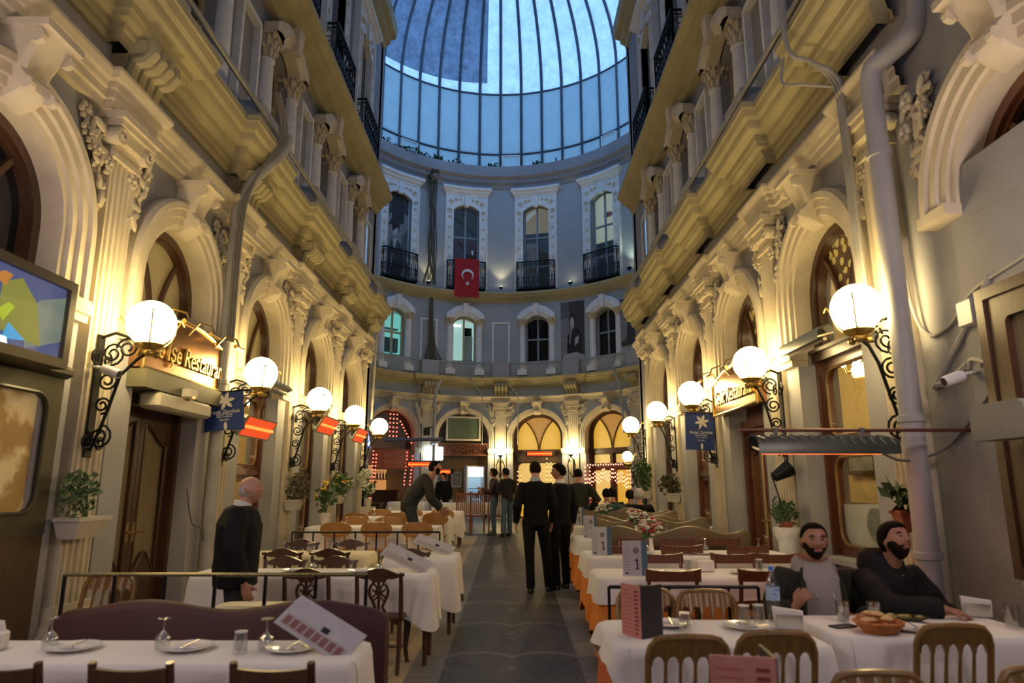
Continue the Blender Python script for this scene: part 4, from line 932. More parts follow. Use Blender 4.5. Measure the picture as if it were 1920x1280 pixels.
cable('short horizontal conduit on right wall beside the downpipe', [(X_, 5.45, 2.32), (X_, 5.3, 2.33), (X_, 5.05, 2.42)], .03, PIPE)
cable('pale cable hanging from left lamp bracket to the rail', [(-3.7, 7.95, 1.5), (-3.68, 8.1, 1.12), (-3.66, 8.3, 1.05), (-3.66, 8.4, .9)], .009, GC)
# ------------------------------------------------------------------ balconies, flag, posters, vine
RAILM = {}
def railing(label, where):
    side, u = where; K = E if side == 'E' else S
    if side == 'E': p = u/ER; loc, rz = (*bend(u, .02, K['c21']+.05),), pi-p
    else: (x, y, z), rz = wplace(side, u); loc = (x, y, K['c21']+.02)
    k = side == 'E'
    if k not in RAILM: RAILM[k] = mesh('balcony_railing', k_rail(.78 if k else .80, .26 if k else .3, 1.1 if k else .98), IRON)
    return tag(ob('balcony_railing', RAILM[k], None, loc, rz), label, 'railing', 'wrought iron balcony railings')
for i, l in enumerate(('under the hat portrait', 'behind the red flag', 'right of the red flag', 'under the open lit window at right')): railing('black wrought iron balcony railing on the rotunda '+l, ('E', EB[i]))
for i, l in ((2, 'highest in the photo'), (3, 'middle of three'), (4, 'last before the dome')):
    railing('black wrought iron balcony railing high on left facade, '+l, ('L', LB[i])); railing('black wrought iron balcony railing high on right facade, '+l, ('R', RB[i]))
RED = mat('flag_red', (.42, .006, .012), .75, var=.12, sc=2); x, y, z = bend(EB[1]+.0, .34, 10.50)
fg = thing('flag', 'red flag with white crescent and star over a balcony railing', 'flag', (x, y, z), EB[1]/-ER)
def fw(u, v): return .03*sin(7*u)*(.3+v)
part('cloth', MB().grid(lambda u, v: ((u-.5)*1.0, -.04+fw(u, v), .08-1.62*v), 14, 14), RED, fg, sm=80)
ar = [(.25*cos(t), .25*sin(t)) for t in [rad(40)+rad(280)*k/24 for k in range(25)]]; inn = [(.06+.20*cos(t), .20*sin(t)) for t in [rad(318)-rad(276)*k/24 for k in range(25)]]
ob('crescent', mmesh('crescent', [(MB().rings([[(a, -.10, b) for a, b in (rot_ for rot_ in [(p[1]*1.0, -p[0]) for p in ar])], [(a, -.10, b) for a, b in [(p[1], -p[0]) for p in reversed(inn)]]], False, False), WPR)], 0), fg, (0.02, 0, -.62))
st = [(.11*(1 if i % 2 == 0 else .4)*sin(i*pi/5), .11*(1 if i % 2 == 0 else .4)*cos(i*pi/5)) for i in range(10)]
part('star', poly(st, -.10), WPR, fg, (.02, 0, -.98), sm=0)
INK = [mat('print_%d' % i, (v, v, v*1.02), .6, var=.25, sc=3) for i, v in enumerate((.015, .05, .12, .24, .42))]
def poster(label, u, z0, z1, w, shapes, y=.06):
    x, yy, zz = bend(u, y, z0); t = thing('poster', label, 'poster', (x, yy, zz), pi-u/ER, 'monochrome portrait posters')
    h = z1-z0; P = [(MB().box(-w, w, -.03, 0, 0, h), INK[1])]
    for i, (k, q) in enumerate(shapes): P.append((poly([(-a*w, b*h) for a, b in q], .002+.002*i), INK[k]))
    ob('print', mmesh('print', P, 0), t); return t
def el(cx, cz, rx, rz, n=20): return [(cx+rx*cos(2*pi*i/n), cz+rz*sin(2*pi*i/n)) for i in range(n)]
poster('monochrome portrait poster of a person in a tall dark hat', EB[0], E['w3b']+.05, E['w3t']+.0, .54, [(3, [(-1, 0), (1, 0), (1, .75), (.4, .8), (-1, .7)]), (2, [(.2, 0), (1, 0), (1, .6), (.5, .5)]), (1, [(-.95, 0), (.75, 0), (.7, .2), (.5, .36), (.15, .45), (-.35, .45), (-.75, .3)]), (4, [(-.3, .45), (.1, .46), (-.15, .3)]), (4, el(-.12, .56, .24, .075)), (1, [(-.38, .53), (-.36, .64), (-.2, .60), (.1, .6), (.2, .52), (.3, .62), (.1, .67), (-.35, .67)]), (0, [(-.72, .60), (-.4, .68), (-.45, .9), (-.1, .98), (.4, .97), (.62, .85), (.62, .66), (.1, .62), (-.3, .61)]), (3, [(-.6, .0), (-.45, .02), (-.2, .28), (-.3, .3)]), (4, [(.5, .05), (.85, .02), (.85, .14), (.6, .16)])], -.12)
poster('monochrome poster of a seated person writing, between rotunda windows', E['P']*1.0+.02, E['w2b']-.1, E['hood']+.0, .50, [(3, [(-1, .1), (-.2, .1), (-.3, .7), (-1, .9)]), (2, [(-1, .7), (-.2, .75), (-.3, 1), (-1, 1)]), (0, [(-.5, .12), (.8, .1), (.75, .45), (.4, .55), (-.1, .55), (-.45, .4)]), (0, el(.05, .68, .24, .12)), (4, el(-.02, .63, .18, .11)), (3, [(-.2, .55), (.0, .55), (-.2, .28), (-.3, .28)]), (4, [(.2, .38), (.55, .42), (.5, .3), (.15, .24)]), (4, [(-1, 0), (1, 0), (1, .08), (.3, .14), (-.8, .11)]), (3, [(-.8, .35), (-.4, .38), (-.45, .3), (-.8, .28)])], .04)
poster('partly hidden monochrome poster at the right end of the rotunda', E['P']*2.0-.3, E['w2b']+.2, E['hood']-.3, .48, [(3, [(-1, .1), (.9, .1), (.5, .7), (-1, .9)]), (1, [(-.4, .1), (.6, .1), (.4, .5), (-.2, .5)]), (4, el(.1, .6, .2, .1))], .05)
rnd = random.Random(5); VINE = mat('dry_vine', (.10, .085, .06), .9, var=.4); b = MB()
for k in range(14):
    u0 = -3.0+rnd.uniform(-.12, .12); b.tube(curve([bend(u0+rnd.uniform(-.25, .1), .2, 13.9), bend(u0, .22+rnd.uniform(0, .1), 12.5), bend(u0+rnd.uniform(-.1, .1), .2, 10.8), bend(u0+rnd.uniform(-.3, .3), .24, 9.4)], 5), rnd.uniform(.012, .025), 5)
single('dry_vine', b, VINE, 'bare climbing vine hanging beside the hat portrait', 'vine'); b = MB()
for k in range(18):
    s = rnd.uniform(-1, 1); b.tube(curve([bend(-2.95+.05*s, .22, 8.85), bend(-2.95+.08*s, .2, 7.9), bend(-2.9+.14*s, .2, 7.0), bend(-2.85+.42*s, .22, 6.25)], 5), rnd.uniform(.015, .03), 5)
single('dry_vine', b, VINE, 'bundle of bare vine stems below the rotunda cornice', 'vine')
LEAF = mat('ivy_leaf', (.022, .06, .018), .6, c2=(.05, .10, .03), sc=9)
def leafcloud(m, c, r, n, s, rnd, up=.3):
    for i in range(n):
        d = V((rnd.gauss(0, 1), rnd.gauss(0, 1), rnd.gauss(0, 1)+up)); d.normalize(); d = d*rnd.random()**.4; p = V(c)+V((d.x*r[0], d.y*r[1], d.z*r[2])); a = V((rnd.uniform(-1, 1), rnd.uniform(-1, 1), rnd.uniform(-.4, 1))).normalized(); q = a.cross(V((rnd.random(), rnd.random(), .3))).normalized(); L_ = s*rnd.uniform(.6, 1.4)
        m.add([p, p+a*L_*.5+q*L_*.28, p+a*L_, p+a*L_*.5-q*L_*.28], [(0, 1, 2, 3)])
m = MB()
for u, sp, n in ((-4.6, .9, 160), (-3.6, .5, 120), (-2.9, .4, 140), (-2.0, .35, 60), (-.35, .35, 70), (1.6, .3, 50), (2.6, .25, 20), (-5.6, .5, 60)): leafcloud(m, bend(u, .1, 14.75), (sp, .15, .18), n, .16, rnd)
leafcloud(m, bend(-3.1, .2, 14.1), (.28, .15, .5), 120, .15, rnd)
iv = single('ivy', m, LEAF, 'green ivy growing along the ledge under the glass dome', 'ivy'); iv['kind'] = 'stuff'
# ------------------------------------------------------------------ rotunda bar: lights, boards, bottles, fridge
def lights(label, strands, c, st, r=.035, glow=0):
    t = thing('string_lights', label, 'string lights', (0, 0, 0), 0, 'strings of small bulbs'); w_ = MB(); b = MB(); k = 0
    for S_ in strands:
        w_.tube(S_, .006, 4)
        for p in S_: b.ell(p, r, 6, 4)
    part('wire', w_, IRON, t); q = part('bulb', b, emis('bulb_'+label[:6], c, st), t); q['kind'] = 'stuff'; return t
E0 = lambda x, y, z: bend(EB[0]+x, y, z)
lights('red string lights hanging in the left rotunda arch', [[E0(dx+.04*sin(3*z), .12, z) for z in [1.6+.13*k for k in range(n)]] for dx, n in ((-.85, 10), (-.72, 9), (.62, 10), (.86, 9))]+[[E0(dx, .1, 3.35+.16*k) for k in range(6)] for dx in (-.1, .05, .2)]+[[E0(.35+.07*k, .1, 3.9-.11*k) for k in range(8)]], (1, .10, .06), 4, .03)
lights('clear string lights on the frosted amber door', [[bend(EB[2]+dx, .02, z) for z in [1.45+.16*k for k in range(n)]] for dx, n in ((.35, 8), (.5, 7), (.85, 6), (-.8, 5), (-.68, 4))], (1, .5, .2), 3, .022)
E3 = lambda x, y, z: bend(EB[3]+x, y, z)
lights('pink and red garland lights round the right rotunda door', [[E3(dx, .1, z) for z in [1.1+.14*k for k in range(9)]] for dx in (-1.02, -.82, .98, .86)]+[[E3(-.9+1.8*k/22, .14, 1.75+.28*sin(pi*k/22)+.08*sin(5*k)+dz) for k in range(23)] for dz in (-.22, -.08, .06)]+[[E3(-.9+1.8*k/16, .1, 2.3+.02*(k % 2)) for k in range(17)]], (1, .24, .14), 3.6, .03)
sg = thing('sign_board', 'red wooden sign board hanging in the left rotunda arch', 'sign', (*E0(.02, .16, 2.15),), pi-EB[0]/ER); part('board', MB().box(-.78, .78, -.04, 0, 0, .72), mat('red_board', (.34, .06, .03), .5, var=.2), sg); part('border', frame2d(MB(), -.8, .8, -.02, .74, .04, -.05, .02), WOODR, sg)
for z, s in ((.5, 'BEYOĞLU'), (.22, 'MEYHANE')): text('lettering', s, .17, mat('pink_letter', (.62, .25, .18), .5), sg, (0, .01, z), (pi/2, 0, pi), .004)
BCOL = [mat('bottle_%d' % i, c, .15, var=0) for i, c in enumerate(((.03, .06, .02), (.25, .12, .03), (.4, .38, .33), (.02, .02, .03)))]
bar = thing('back_bar', 'wooden bar counter with lit shelves in the left arch', 'bar', (*E0(0, -1.2, .34),), pi-EB[0]/ER)
part('counter', MB().box(-1.0, 1.0, -.25, .25, 0, 1.0).box(-1.05, 1.05, -.3, .3, 1.0, 1.06), WOOD, bar); part('shelf', MB().box(-1.0, 1.0, -.55, -.3, 1.45, 1.48), WOODR, bar); part('shelf_back', MB().box(-1.0, 1.0, -.6, -.56, .9, 2.0), emis('lit_bar_back', (.9, .38, .12), .5, (.5, .3, .1)), bar)
for k in range(14):
    x = -.9+k*.138; m = MB().lathe([(.036, 0), (.038, .02), (.038, .17), (.014, .23), (.013, .29), (.016, .29)], 10); c = V((x, -.42, 1.48)); c.rotate(Matrix.Rotation(pi-EB[0]/ER, 3, 'Z')); b0 = bar.location
    single('bottle', m, BCOL[k % 4], 'small bottle on the bar shelf in the left rotunda arch', 'bottle', 'bottles on the bar shelf', (b0.x+c.x, b0.y+c.y, b0.z+c.z))
E1 = lambda x, y, z: bend(EB[1]+x, y, z); r1 = pi-EB[1]/ER
t = thing('wall_screen', 'framed green screen hanging in the second rotunda arch', 'screen', (*E1(0, .1, 3.32),), r1); part('screen_panel', MB().box(-.62, .62, -.05, 0, 0, .82), mat('green_screen', (.10, .15, .09), .35, var=.3, sc=1), t); part('screen_frame', frame2d(MB(), -.68, .68, -.06, .88, .07, -.06, .03), CREAM, t)
for s in (-1, 1): part('hanger', MB().tube([(s*.4, -.02, .88), (s*.4, -.02, 1.3)], .012, 5), STEEL, t)
def lattice():
    m = MB(); n = 16
    for i in range(n+1):
        x = -.95+1.9*i/n
        for s in (-1, 1): 
            x2 = x+s*.34
            if abs(x2) <= .96: m.tube([(x, 0, 0), (x2, 0, .42)], .02, 4)
    return frame2d(m, -.98, .98, -.03, .45, .05, -.03, .03).box(-.95, .95, -.04, -.03, 0, .42)
single('lattice_panel', lattice(), mat('lattice_wood', (.15, .045, .02), .5), 'pierced reddish wooden lattice panel under the green screen', 'panel', loc=(*E1(0, .08, 2.72),), rz=r1)
fr_ = thing('drinks_fridge', 'tall lit drinks fridge in the second rotunda arch', 'fridge', (*E1(.52, -.55, .34),), r1); part('cabinet', frame2d(MB(), -.36, .36, 0, 1.98, .05, -.3, .3).box(-.36, .36, -.32, -.28, 0, 1.98), WPL, fr_); part('light_panel', MB().box(-.31, .31, -.27, -.26, .05, 1.93), emis('fridge_light', (.4, .75, 1), .4, (.5, .5, .5)), fr_); part('header', MB().box(-.31, .31, .26, .3, 1.55, 1.93), emis('fridge_header', (.75, .9, 1), 1.3), fr_)
for z in (.4, .75, 1.1): part('shelf', MB().box(-.31, .31, -.25, .22, z, z+.015), STEEL, fr_)
fc = MB(); rnd = random.Random(9)
FB = [mat('can_%d' % i, c, .3, var=0) for i, c in enumerate(((.3, .05, .04), (.05, .12, .3), (.35, .35, .3)))]
for k in range(12): single('drink_bottle', MB().lathe([(.032, 0), (.032, .14), (.013, .19), (.013, .24)], 8), FB[k % 3], 'small drink bottle on a shelf of the lit fridge', 'bottle', 'bottles in the drinks fridge', tuple(V(fr_.location)+Matrix.Rotation(r1, 3, 'Z')@V((-.25+.1*(k % 6), .05, .42 if k < 6 else .77))))
pc = thing('back_picture', 'pale framed picture on the wall behind man in black sweater', 'picture', (*E1(-.5, -1.8, 1.35),), r1); part('frame', frame2d(MB(), -.42, .42, 0, .95, .04, -.02, .03), WOOD, pc); part('print', MB().box(-.39, .39, -.02, 0, .03, .92), mat('pale_print', (.5, .42, .30), .6, c2=(.25, .3, .33), sc=2.5), pc)
pc = thing('back_picture', 'dark portrait picture left of the lit fridge', 'picture', (*E1(-.05, -1.0, 1.5),), r1); part('frame', frame2d(MB(), -.2, .2, 0, .6, .03, -.02, .03), WHITE, pc); part('print', MB().box(-.18, .18, -.02, 0, .03, .57), mat('dark_print', (.12, .12, .12), .6, c2=(.4, .38, .35), sc=4), pc)
part('screen_wall', MB().box(-1.0, 1.0, -.05, 0, 0, 2.7), mat('bar_wall', (.5, .3, .1), .7), None, (*E1(0, -2.0, .34),), r1)['kind'] = 'structure'
bpy.data.objects['screen_wall'].name = 'wall_bar_partition'
t = thing('lantern_sign', 'bright white lantern sign on the pilaster left of green screen', 'sign', (*bend(-2.72, .30, 2.5),), pi+2.72/ER); part('light_panel', MB().rbox(-.36, .36, -.04, .04, 0, .5, .03), emis('white_lantern', (.75, .88, 1), 5), t); k = MB(); k.tube([(-.2, .05, -.12), (-.05, .05, -.2), (.05, .05, -.2), (.2, .05, -.12)], .02, 6).lathe([(.02, 0), (.05, .05), (.03, .12)], 8, (-.2, .05, -.14)).lathe([(.02, 0), (.05, .05), (.03, .12)], 8, (.2, .05, -.14)); part('double_bracket', k, IRON, t)
single('awning_arm', MB().tube([(-4.2, 22.6, 3.02), (-2.3, 22.7, 3.05)], .06, 8).tube([(-2.3, 22.7, 3.05), bend(-2.75, .1, 3.1)], .05, 8), STEEL, 'dark horizontal awning arm in front of the left rotunda arch', 'awning arm')
t = thing('wall_speaker', 'black loudspeaker bracket on the rotunda pilaster by red arch', 'speaker', (*bend(-3.05, .2, 3.6),), pi+3.05/ER); part('cabinet', MB().rbox(-.1, .1, 0, .2, -.2, .1, .02), BPL, t); part('bracket', MB().tube([(0, .05, .1), (-.3, .25, .15)], .025, 6), BPL, t)
# ------------------------------------------------------------------ furniture
DKW = mat('walnut', (.085, .032, .015), .35, c2=(.045, .016, .008), sc=7, stretch=(5, 5, 1), coat=.25)
MAH = mat('mahogany', (.15, .045, .018), .32, c2=(.08, .024, .010), sc=7, stretch=(5, 5, 1), coat=.3)
GLDW = mat('golden_beech', (.25, .14, .036), .35, c2=(.17, .09, .024), sc=6, stretch=(5, 5, 1), coat=.2)
HON = mat('honey_bentwood', (.40, .195, .05), .35, c2=(.30, .14, .035), sc=6, stretch=(1, 5, 5), coat=.2)
TEAK = mat('reddish_slat_wood', (.24, .085, .035), .4, c2=(.15, .05, .02), sc=7, stretch=(5, 5, 1))
SEATB = mat('black_seat', (.018, .016, .016), .5, var=.2); SEATR = mat('burgundy_leather', (.055, .009, .010), .6, c2=(.042, .006, .008), sc=3, bump=.1, bsc=60)
OLIV = mat('olive_leather', (.115, .066, .02), .5, c2=(.075, .045, .014), sc=3)
LINEN = mat('white_linen', (.78, .75, .72), .85, c2=(.70, .67, .64), sc=1.5, bump=.12, bsc=120); ORNG = mat('orange_cloth', (.75, .24, .035), .8, var=.15, sc=3); BURG = mat('burgundy_cloth', (.20, .012, .03), .8, var=.2)
RUST = mat('rust_cloth', (.55, .13, .035), .8, var=.15, sc=3); LITLIN = mat('cream_lit_linen', (.80, .70, .42), .85, var=.08, sc=2)  # the linen here is white cloth with yellow lamplight put into its colour
def legs(t, m, w, d, h, kind='straight', r=.02, hb=None):
    for sx in (-1, 1):
        for sy in (-1, 1):
            x, y = sx*w, sy*d
            if kind == 'cabriole' and sy > 0: pts, rr = [(x, y, h), (x*1.08, y*1.12, h*.75), (x*1.02, y*1.05, h*.3), (x*1.1, y*1.16, .015), (x*1.14, y*1.26, 0)], [r*1.5, r*1.6, r, r*.9, r*1.1]
            elif sy < 0: pts, rr = [(x, y, h), (x, y-.01, h*.5), (x, y-.06, 0)], [r, r, r*.85]
            else: pts, rr = [(x, y, h), (x, y, 0)], [r, r*.75]
            part('leg', MB().tube(pts, rr, 8), m, t)
def stile(t, m, w, d, h0, h1, r=.02, rake=.07, ext=0): 
    for sx in (-1, 1): part('back_post', MB().tube([(sx*w, -d, h0-.02), (sx*w, -d-rake*.4, (h0+h1)/2), (sx*w, -d-rake, h1+ext)], [r*1.05, r, r*.85], 8), m, t)
def ch_splat():
    t = thing('dining_chair', '', 'chair'); h = .45
    part('seat', MB().rbox(-.21, .21, -.20, .21, h-.045, h, .012), DKW, t); legs(t, DKW, .175, .165, h-.04, 'cabriole'); stile(t, DKW, .185, .185, h, .80)
    n = 20; up = [(-.215+.43*i/n, .815+.055*cos(2*pi*(i/n-.5)*1.0)*.5+.02*(1 if i in (0, n) else 0)) for i in range(n+1)]
    lo = [(-.215+.43*i/n, .765-.05*(abs(2*i/n-1) < .35)*cos(pi*(2*i/n-1)/.7)+.012*cos(4*pi*i/n)) for i in range(n+1)]
    part('top_rail', MB().rings([[(a, -.268, z0), (a, -.235, z0), (b, -.24, z1), (b, -.272, z1)] for (a, z0), (b, z1) in zip(lo, up)]), DKW, t)
    s = MB(); pr = [(.055, .455), (.05, .49), (.03, .52), (.045, .56), (.075, .62), (.08, .66), (.065, .70), (.04, .725), (.06, .76)]
    for sx in (-1, 1): s.tube([(sx*x, -.195-.065*(z-.45)/.35, z) for x, z in pr], .014, 6)
    for sx in (-1, 1): s.tube([(sx*.06, -.225, .60), (sx*.02, -.228, .63), (-sx*.03, -.235, .70), (-sx*.05, -.24, .715)], .010, 5); s.tube([(sx*.05, -.222, .57), (-sx*.055, -.238, .67)], .009, 5)
    s.tube([(0, -.2, .46), (0, -.25, .77)], .014, 6); s.ell((0, -.235, .66), (.03, .012, .035), 8, 5); s.box(-.06, .06, -.215, -.19, .45, .49)
    part('splat', s, DKW, t); part('stretcher', MB().tube([(-.17, .14, .17), (-.17, -.17, .17)], .011, 6).tube([(.17, .14, .17), (.17, -.17, .17)], .011, 6).tube([(-.17, 0, .17), (.17, 0, .17)], .011, 6), DKW, t)
    return t
def ch_gold():
    t = thing('spindle_chair', '', 'chair'); h = .45; w = .19
    part('seat_frame', MB().rbox(-.2, .2, -.19, .2, h-.05, h-.01, .012), GLDW, t); part('seat', MB().rbox(-.19, .19, -.18, .19, h-.01, h+.03, .015), SEATB, t); legs(t, GLDW, .175, .165, h-.04, r=.018)
    # rounded back: broad scalloped top rail running down into the two posts
    n = 5; top = .87; q = []
    out = [(-w, .44), (-w, .78), (-w+.012, .825), (-w+.04, .858), (-w+.08, .868), (0, .872), (w-.08, .868), (w-.04, .858), (w-.012, .825), (w, .78), (w, .44)]
    part('back_frame', MB().tube([(x, -.19-.09*(z-.44)/.43, z) for x, z in out], .017, 8), GLDW, t)
    sc = []; m = MB(); bw = 2*(w-.012)/n
    for i in range(n):
        for k in range(9):
            a = pi*k/8; sc.append((-w+.012+bw*(i+.5)-bw*.42*cos(a), .735+.045*sin(a)))
    def topz(x): 
        e = max(0, abs(x)-(w-.08))/.08; return .866-.10*(1-sqrt(max(0, 1-e*e)))
    m.rings([[(x, -.262, z), (x, -.238, z), (x, -.268, topz(x)), (x, -.292, topz(x))] for x, z in sc]); part('top_rail', m, GLDW, t)
    for i in range(1, n): x = -w+.012+bw*i; part('spindle', MB().tube([(x, -.19, .45), (x, -.215, .58), (x, -.253, .75)], [.007, .011, .008], 7), GLDW, t)
    part('stretcher', MB().tube([(-.17, 0, .2), (.17, 0, .2)], .011, 6).tube([(-.17, .16, .25), (-.17, -.18, .25)], .01, 6).tube([(.17, .16, .25), (.17, -.18, .25)], .01, 6), GLDW, t)
    return t
def ch_open(m_):
    t = thing('open_back_chair', '', 'chair'); h = .46
    part('seat', MB().rbox(-.21, .21, -.2, .21, h-.04, h, .015), m_, t); legs(t, m_, .18, .17, h-.03); stile(t, m_, .195, .185, h, .82, r=.019)
    n = 14
    part('top_rail', MB().rings([[(x, -.272-.0, z0), (x, -.245, z0), (x, -.25, z1), (x, -.277, z1)] for x, z0, z1 in [(-.225+.45*i/n, .765-.0*i, .845+.022*abs(2*i/n-1)**3) for i in range(n+1)]]), m_, t)
    part('lower_rail', MB().rings([[(x, -.232, z), (x, -.212, z), (x, -.216, z+.045), (x, -.236, z+.045)] for x, z in [(-.19+.38*i/n, .555-.03*(1-(2*i/n-1)**2)) for i in range(n+1)]]), m_, t)
    return t
def ch_oval():
    t = thing('oval_back_chair', '', 'chair'); h = .45
    part('seat', MB().lathe([(.02, h-.04), (.2, h-.04), (.215, h-.02), (.2, h), (.02, h)], 22), HON, t); legs(t, HON, .15, .145, h-.03)
    n = 28; q = [(.245*(1 if abs(cos(a)) < 2 else 1)*abs(cos(a))**.75*(1 if cos(a) > 0 else -1), .745+.115*abs(sin(a))**.85*(1 if sin(a) > 0 else -1)) for a in [2*pi*i/n for i in range(n)]]
    f = lambda x: .06*(x/.245)**2
    part('backrest', MB().rings([[(x, -.225+f(x), z) for x, z in q], [(x*1.01, -.212+f(x), .745+(z-.745)*1.02) for x, z in q], [(x, -.198+f(x), z) for x, z in q]]), HON, t)
    for s in (-1, 1): part('back_post', MB().tube([(s*.15, -.15, h-.02), (s*.15, -.19, .6), (s*.15, -.2, .78)], [.018, .016, .013], 8), HON, t)
    return t
def ch_slat(m_, hb=.84, w=.2, n=4, nm='slat_back_chair'):
    t = thing(nm, '', 'chair'); h = .45
    part('seat', MB().rbox(-w-.01, w+.01, -.2, .21, h-.04, h, .012), m_, t); legs(t, m_, w-.02, .17, h-.03); stile(t, m_, w-.01, .185, h, hb, r=.021, ext=.012)
    part('top_rail', MB().rings([[(x, -.268, hb-.075), (x, -.24, hb-.075), (x, -.246, z1), (x, -.274, z1)] for x, z1 in [(-(w-.015)+2*(w-.015)*i/8, hb-.022+.014*abs(i/4-1)**2) for i in range(9)]]), m_, t)
    for i in range(n): x = -(w-.04)+2*(w-.04)*(i+.5)/n; part('slat', MB().rings([[(x-.014, y-.006, z), (x+.014, y-.006, z), (x+.014, y+.006, z), (x-.014, y+.006, z)] for y, z in ((-.19, h), (-.25, hb-.06))]), m_, t)
    return t
PROTO = {}
def chair(kind, x, yb, faces, label, group):
    """kind, position of the top of its back, 1 = sitter looks away from the camera"""
    mk = {'A': ch_splat, 'B': ch_gold, 'C': lambda: ch_open(MAH), 'D': ch_oval, 'E': lambda: ch_slat(DKW, .84, .175, 3), 'F': lambda: ch_slat(TEAK, 1.06, .19, 6, 'tall_slat_chair')}
    if faces: rz, y = 0, yb+.26
    else: rz, y = pi, yb-.26
    loc = (x, y, fl(y))
    if kind not in PROTO:
        t = PROTO[kind] = mk[kind](); t.location = loc; t.rotation_euler = (0, 0, rz); t['label'] = label; t['group'] = group
    else: t = dup(PROTO[kind], loc, rz, label, group)
    return t
O5 = ['nearest the aisle', 'second from the aisle', 'third from the aisle']
def row(kind, yb, faces, xs, what, where, group):
    for i, x in enumerate(xs): chair(kind, x, yb, faces, what+' '+(O5[i] if len(xs) > 1 else '')+(' ' if len(xs) > 1 else '')+where, group)
row('E', 3.12, 1, (-1.02, -1.62, -2.18), 'dark slat-backed chair', 'at the front left table', 'dark chairs along the bottom left edge')
gA = 'carved splat chairs on the left'
row('A', 6.02, 1, (-1.12, -1.73), 'dark carved splat chair', 'on near side of first railed table', gA)
row('A', 6.98, 0, (-1.72, -2.22), 'dark carved splat chair facing camera,', 'at first railed table', gA)
row('A', 7.5, 1, (-1.07, -1.92, -2.42), 'brown carved splat chair', 'on near side of second left row', gA)
row('A', 8.62, 0, (-1.95, -2.55), 'brown carved splat chair facing camera,', 'at the second left row', gA)
gD = 'honey oval-backed chairs on the left'
row('D', 10.85, 1, (-1.47, -2.1, -2.73), 'honey oval-backed chair', 'in the row behind the far left rail', gD)
row('D', 12.4, 0, (-2.16, -2.75), 'honey oval-backed chair facing camera,', 'at table by the leaning man', gD)
row('D', 13.2, 1, (-1.45, -2.2, -2.95), 'small honey oval-backed chair', 'on near side of fourth left table', gD)
row('D', 14.75, 0, (-1.45, -2.1, -2.75), 'small honey oval-backed chair facing camera,', 'at fourth left table', gD)
gB = 'golden spindle chairs on the right'
chair('B', .84, 3.5, 1, 'golden spindle chair at the front right table beside the pink menu', gB); chair('B', 1.29, 3.58, 1, 'golden spindle chair between the bottle and the bread basket, back to camera', gB); chair('B', 2.26, 3.74, 1, 'golden spindle chair with its back to camera before the bearded man', gB)
chair('B', -3.08, 5.5, 0, 'golden chair by the left wooden door behind the near rail', gB); chair('B', 1.29, 4.80, 0, 'golden spindle chair facing camera across the front right table', gB); chair('B', .90, 4.86, 0, 'golden spindle chair facing camera, half hidden by the pink menu', gB)
chair('B', 1.45, 2.92, 0, 'golden chair top just showing at the bottom edge, below the bread basket', gB); chair('B', 2.16, 2.98, 0, 'golden chair top cut off by the bottom right corner', gB)
chair('B', 2.16, 5.52, 0, 'golden spindle chair under the man in grey hoodie', gB); chair('B', 2.80, 5.50, 0, 'golden spindle chair under the man in dark jacket', gB)
gC = 'mahogany open-backed chairs on the right'
row('C', 5.82, 1, (1.31, 2.06, 2.72), 'mahogany open-backed chair', 'on near side of first railed right table', gC)
row('C', 7.02, 0, (1.46, 2.18, 2.62), 'mahogany open-backed chair facing camera,', 'behind the first railed right table', gC)
row('C', 7.66, 1, (1.2, 1.83, 2.54), 'mahogany open-backed chair', 'on near side of second right table', gC)
row('C', 8.62, 0, (1.5, 2.0, 2.55), 'mahogany open-backed chair facing camera,', 'behind second right table', gC)
gF = 'tall slat chairs in the rotunda'
for x, l in ((-1.30, 'leftmost of the three'), (-.92, 'middle one of three'), (-.45, 'beside the jeans of the standing pair')): chair('F', x, 18.75, 1, 'tall reddish slat-backed chair in the rotunda, '+l, gF)
# benches
def bench(name, label, x0, x1, yb, faces, m_, hb, wave, nw, group=None, ph=0):
    W = (x1-x0)/2; t = thing(name, label, 'bench', ((x0+x1)/2, yb, fl(yb)), 0 if faces else pi, group); n = 40
    def tz(x): return hb+wave*sin(pi*nw*(x/W)/1.0+ph)-.04*max(0, abs(x/W)-.93)/.07
    R = []
    for i in range(n+1):
        x = -W+2*W*i/n; z = tz(x); R.append([(x, -.05, .3), (x, -.06, z-.05), (x, -.04, z-.01), (x, 0, z), (x, .04, z-.01), (x, .07, z-.05), (x, .10, .42)])
    part('backrest', MB().rings(R), m_, t); part('seat', MB().rbox(-W, W, .05, .50, .28, .46, .04), m_, t); part('base', MB().box(-W+.03, W-.03, 0, .46, 0, .28), DKW, t)
    return t
bench('banquette', 'burgundy leather banquette with wavy back at the front left table', -2.72, -.74, 4.34, 0, SEATR, .87, .028, 2, ph=-pi/2+.3)
g = 'wavy olive benches on the right'
for y, f, l, ph in ((8.84, 1, 'closest one, behind the second right table', .4), (10.62, 0, 'second from camera, behind tallest white flowers', 1.6), (10.86, 1, 'third from the camera', 0), (12.62, 0, 'fourth from camera', 2.2), (13.04, 1, 'farthest, before the seated guests', .8)):
    bench('wavy_bench', 'olive leather bench with wavy back on the right, '+l, 1.15, 2.95, y, f, OLIV, .93, .045, 2, g, ph)
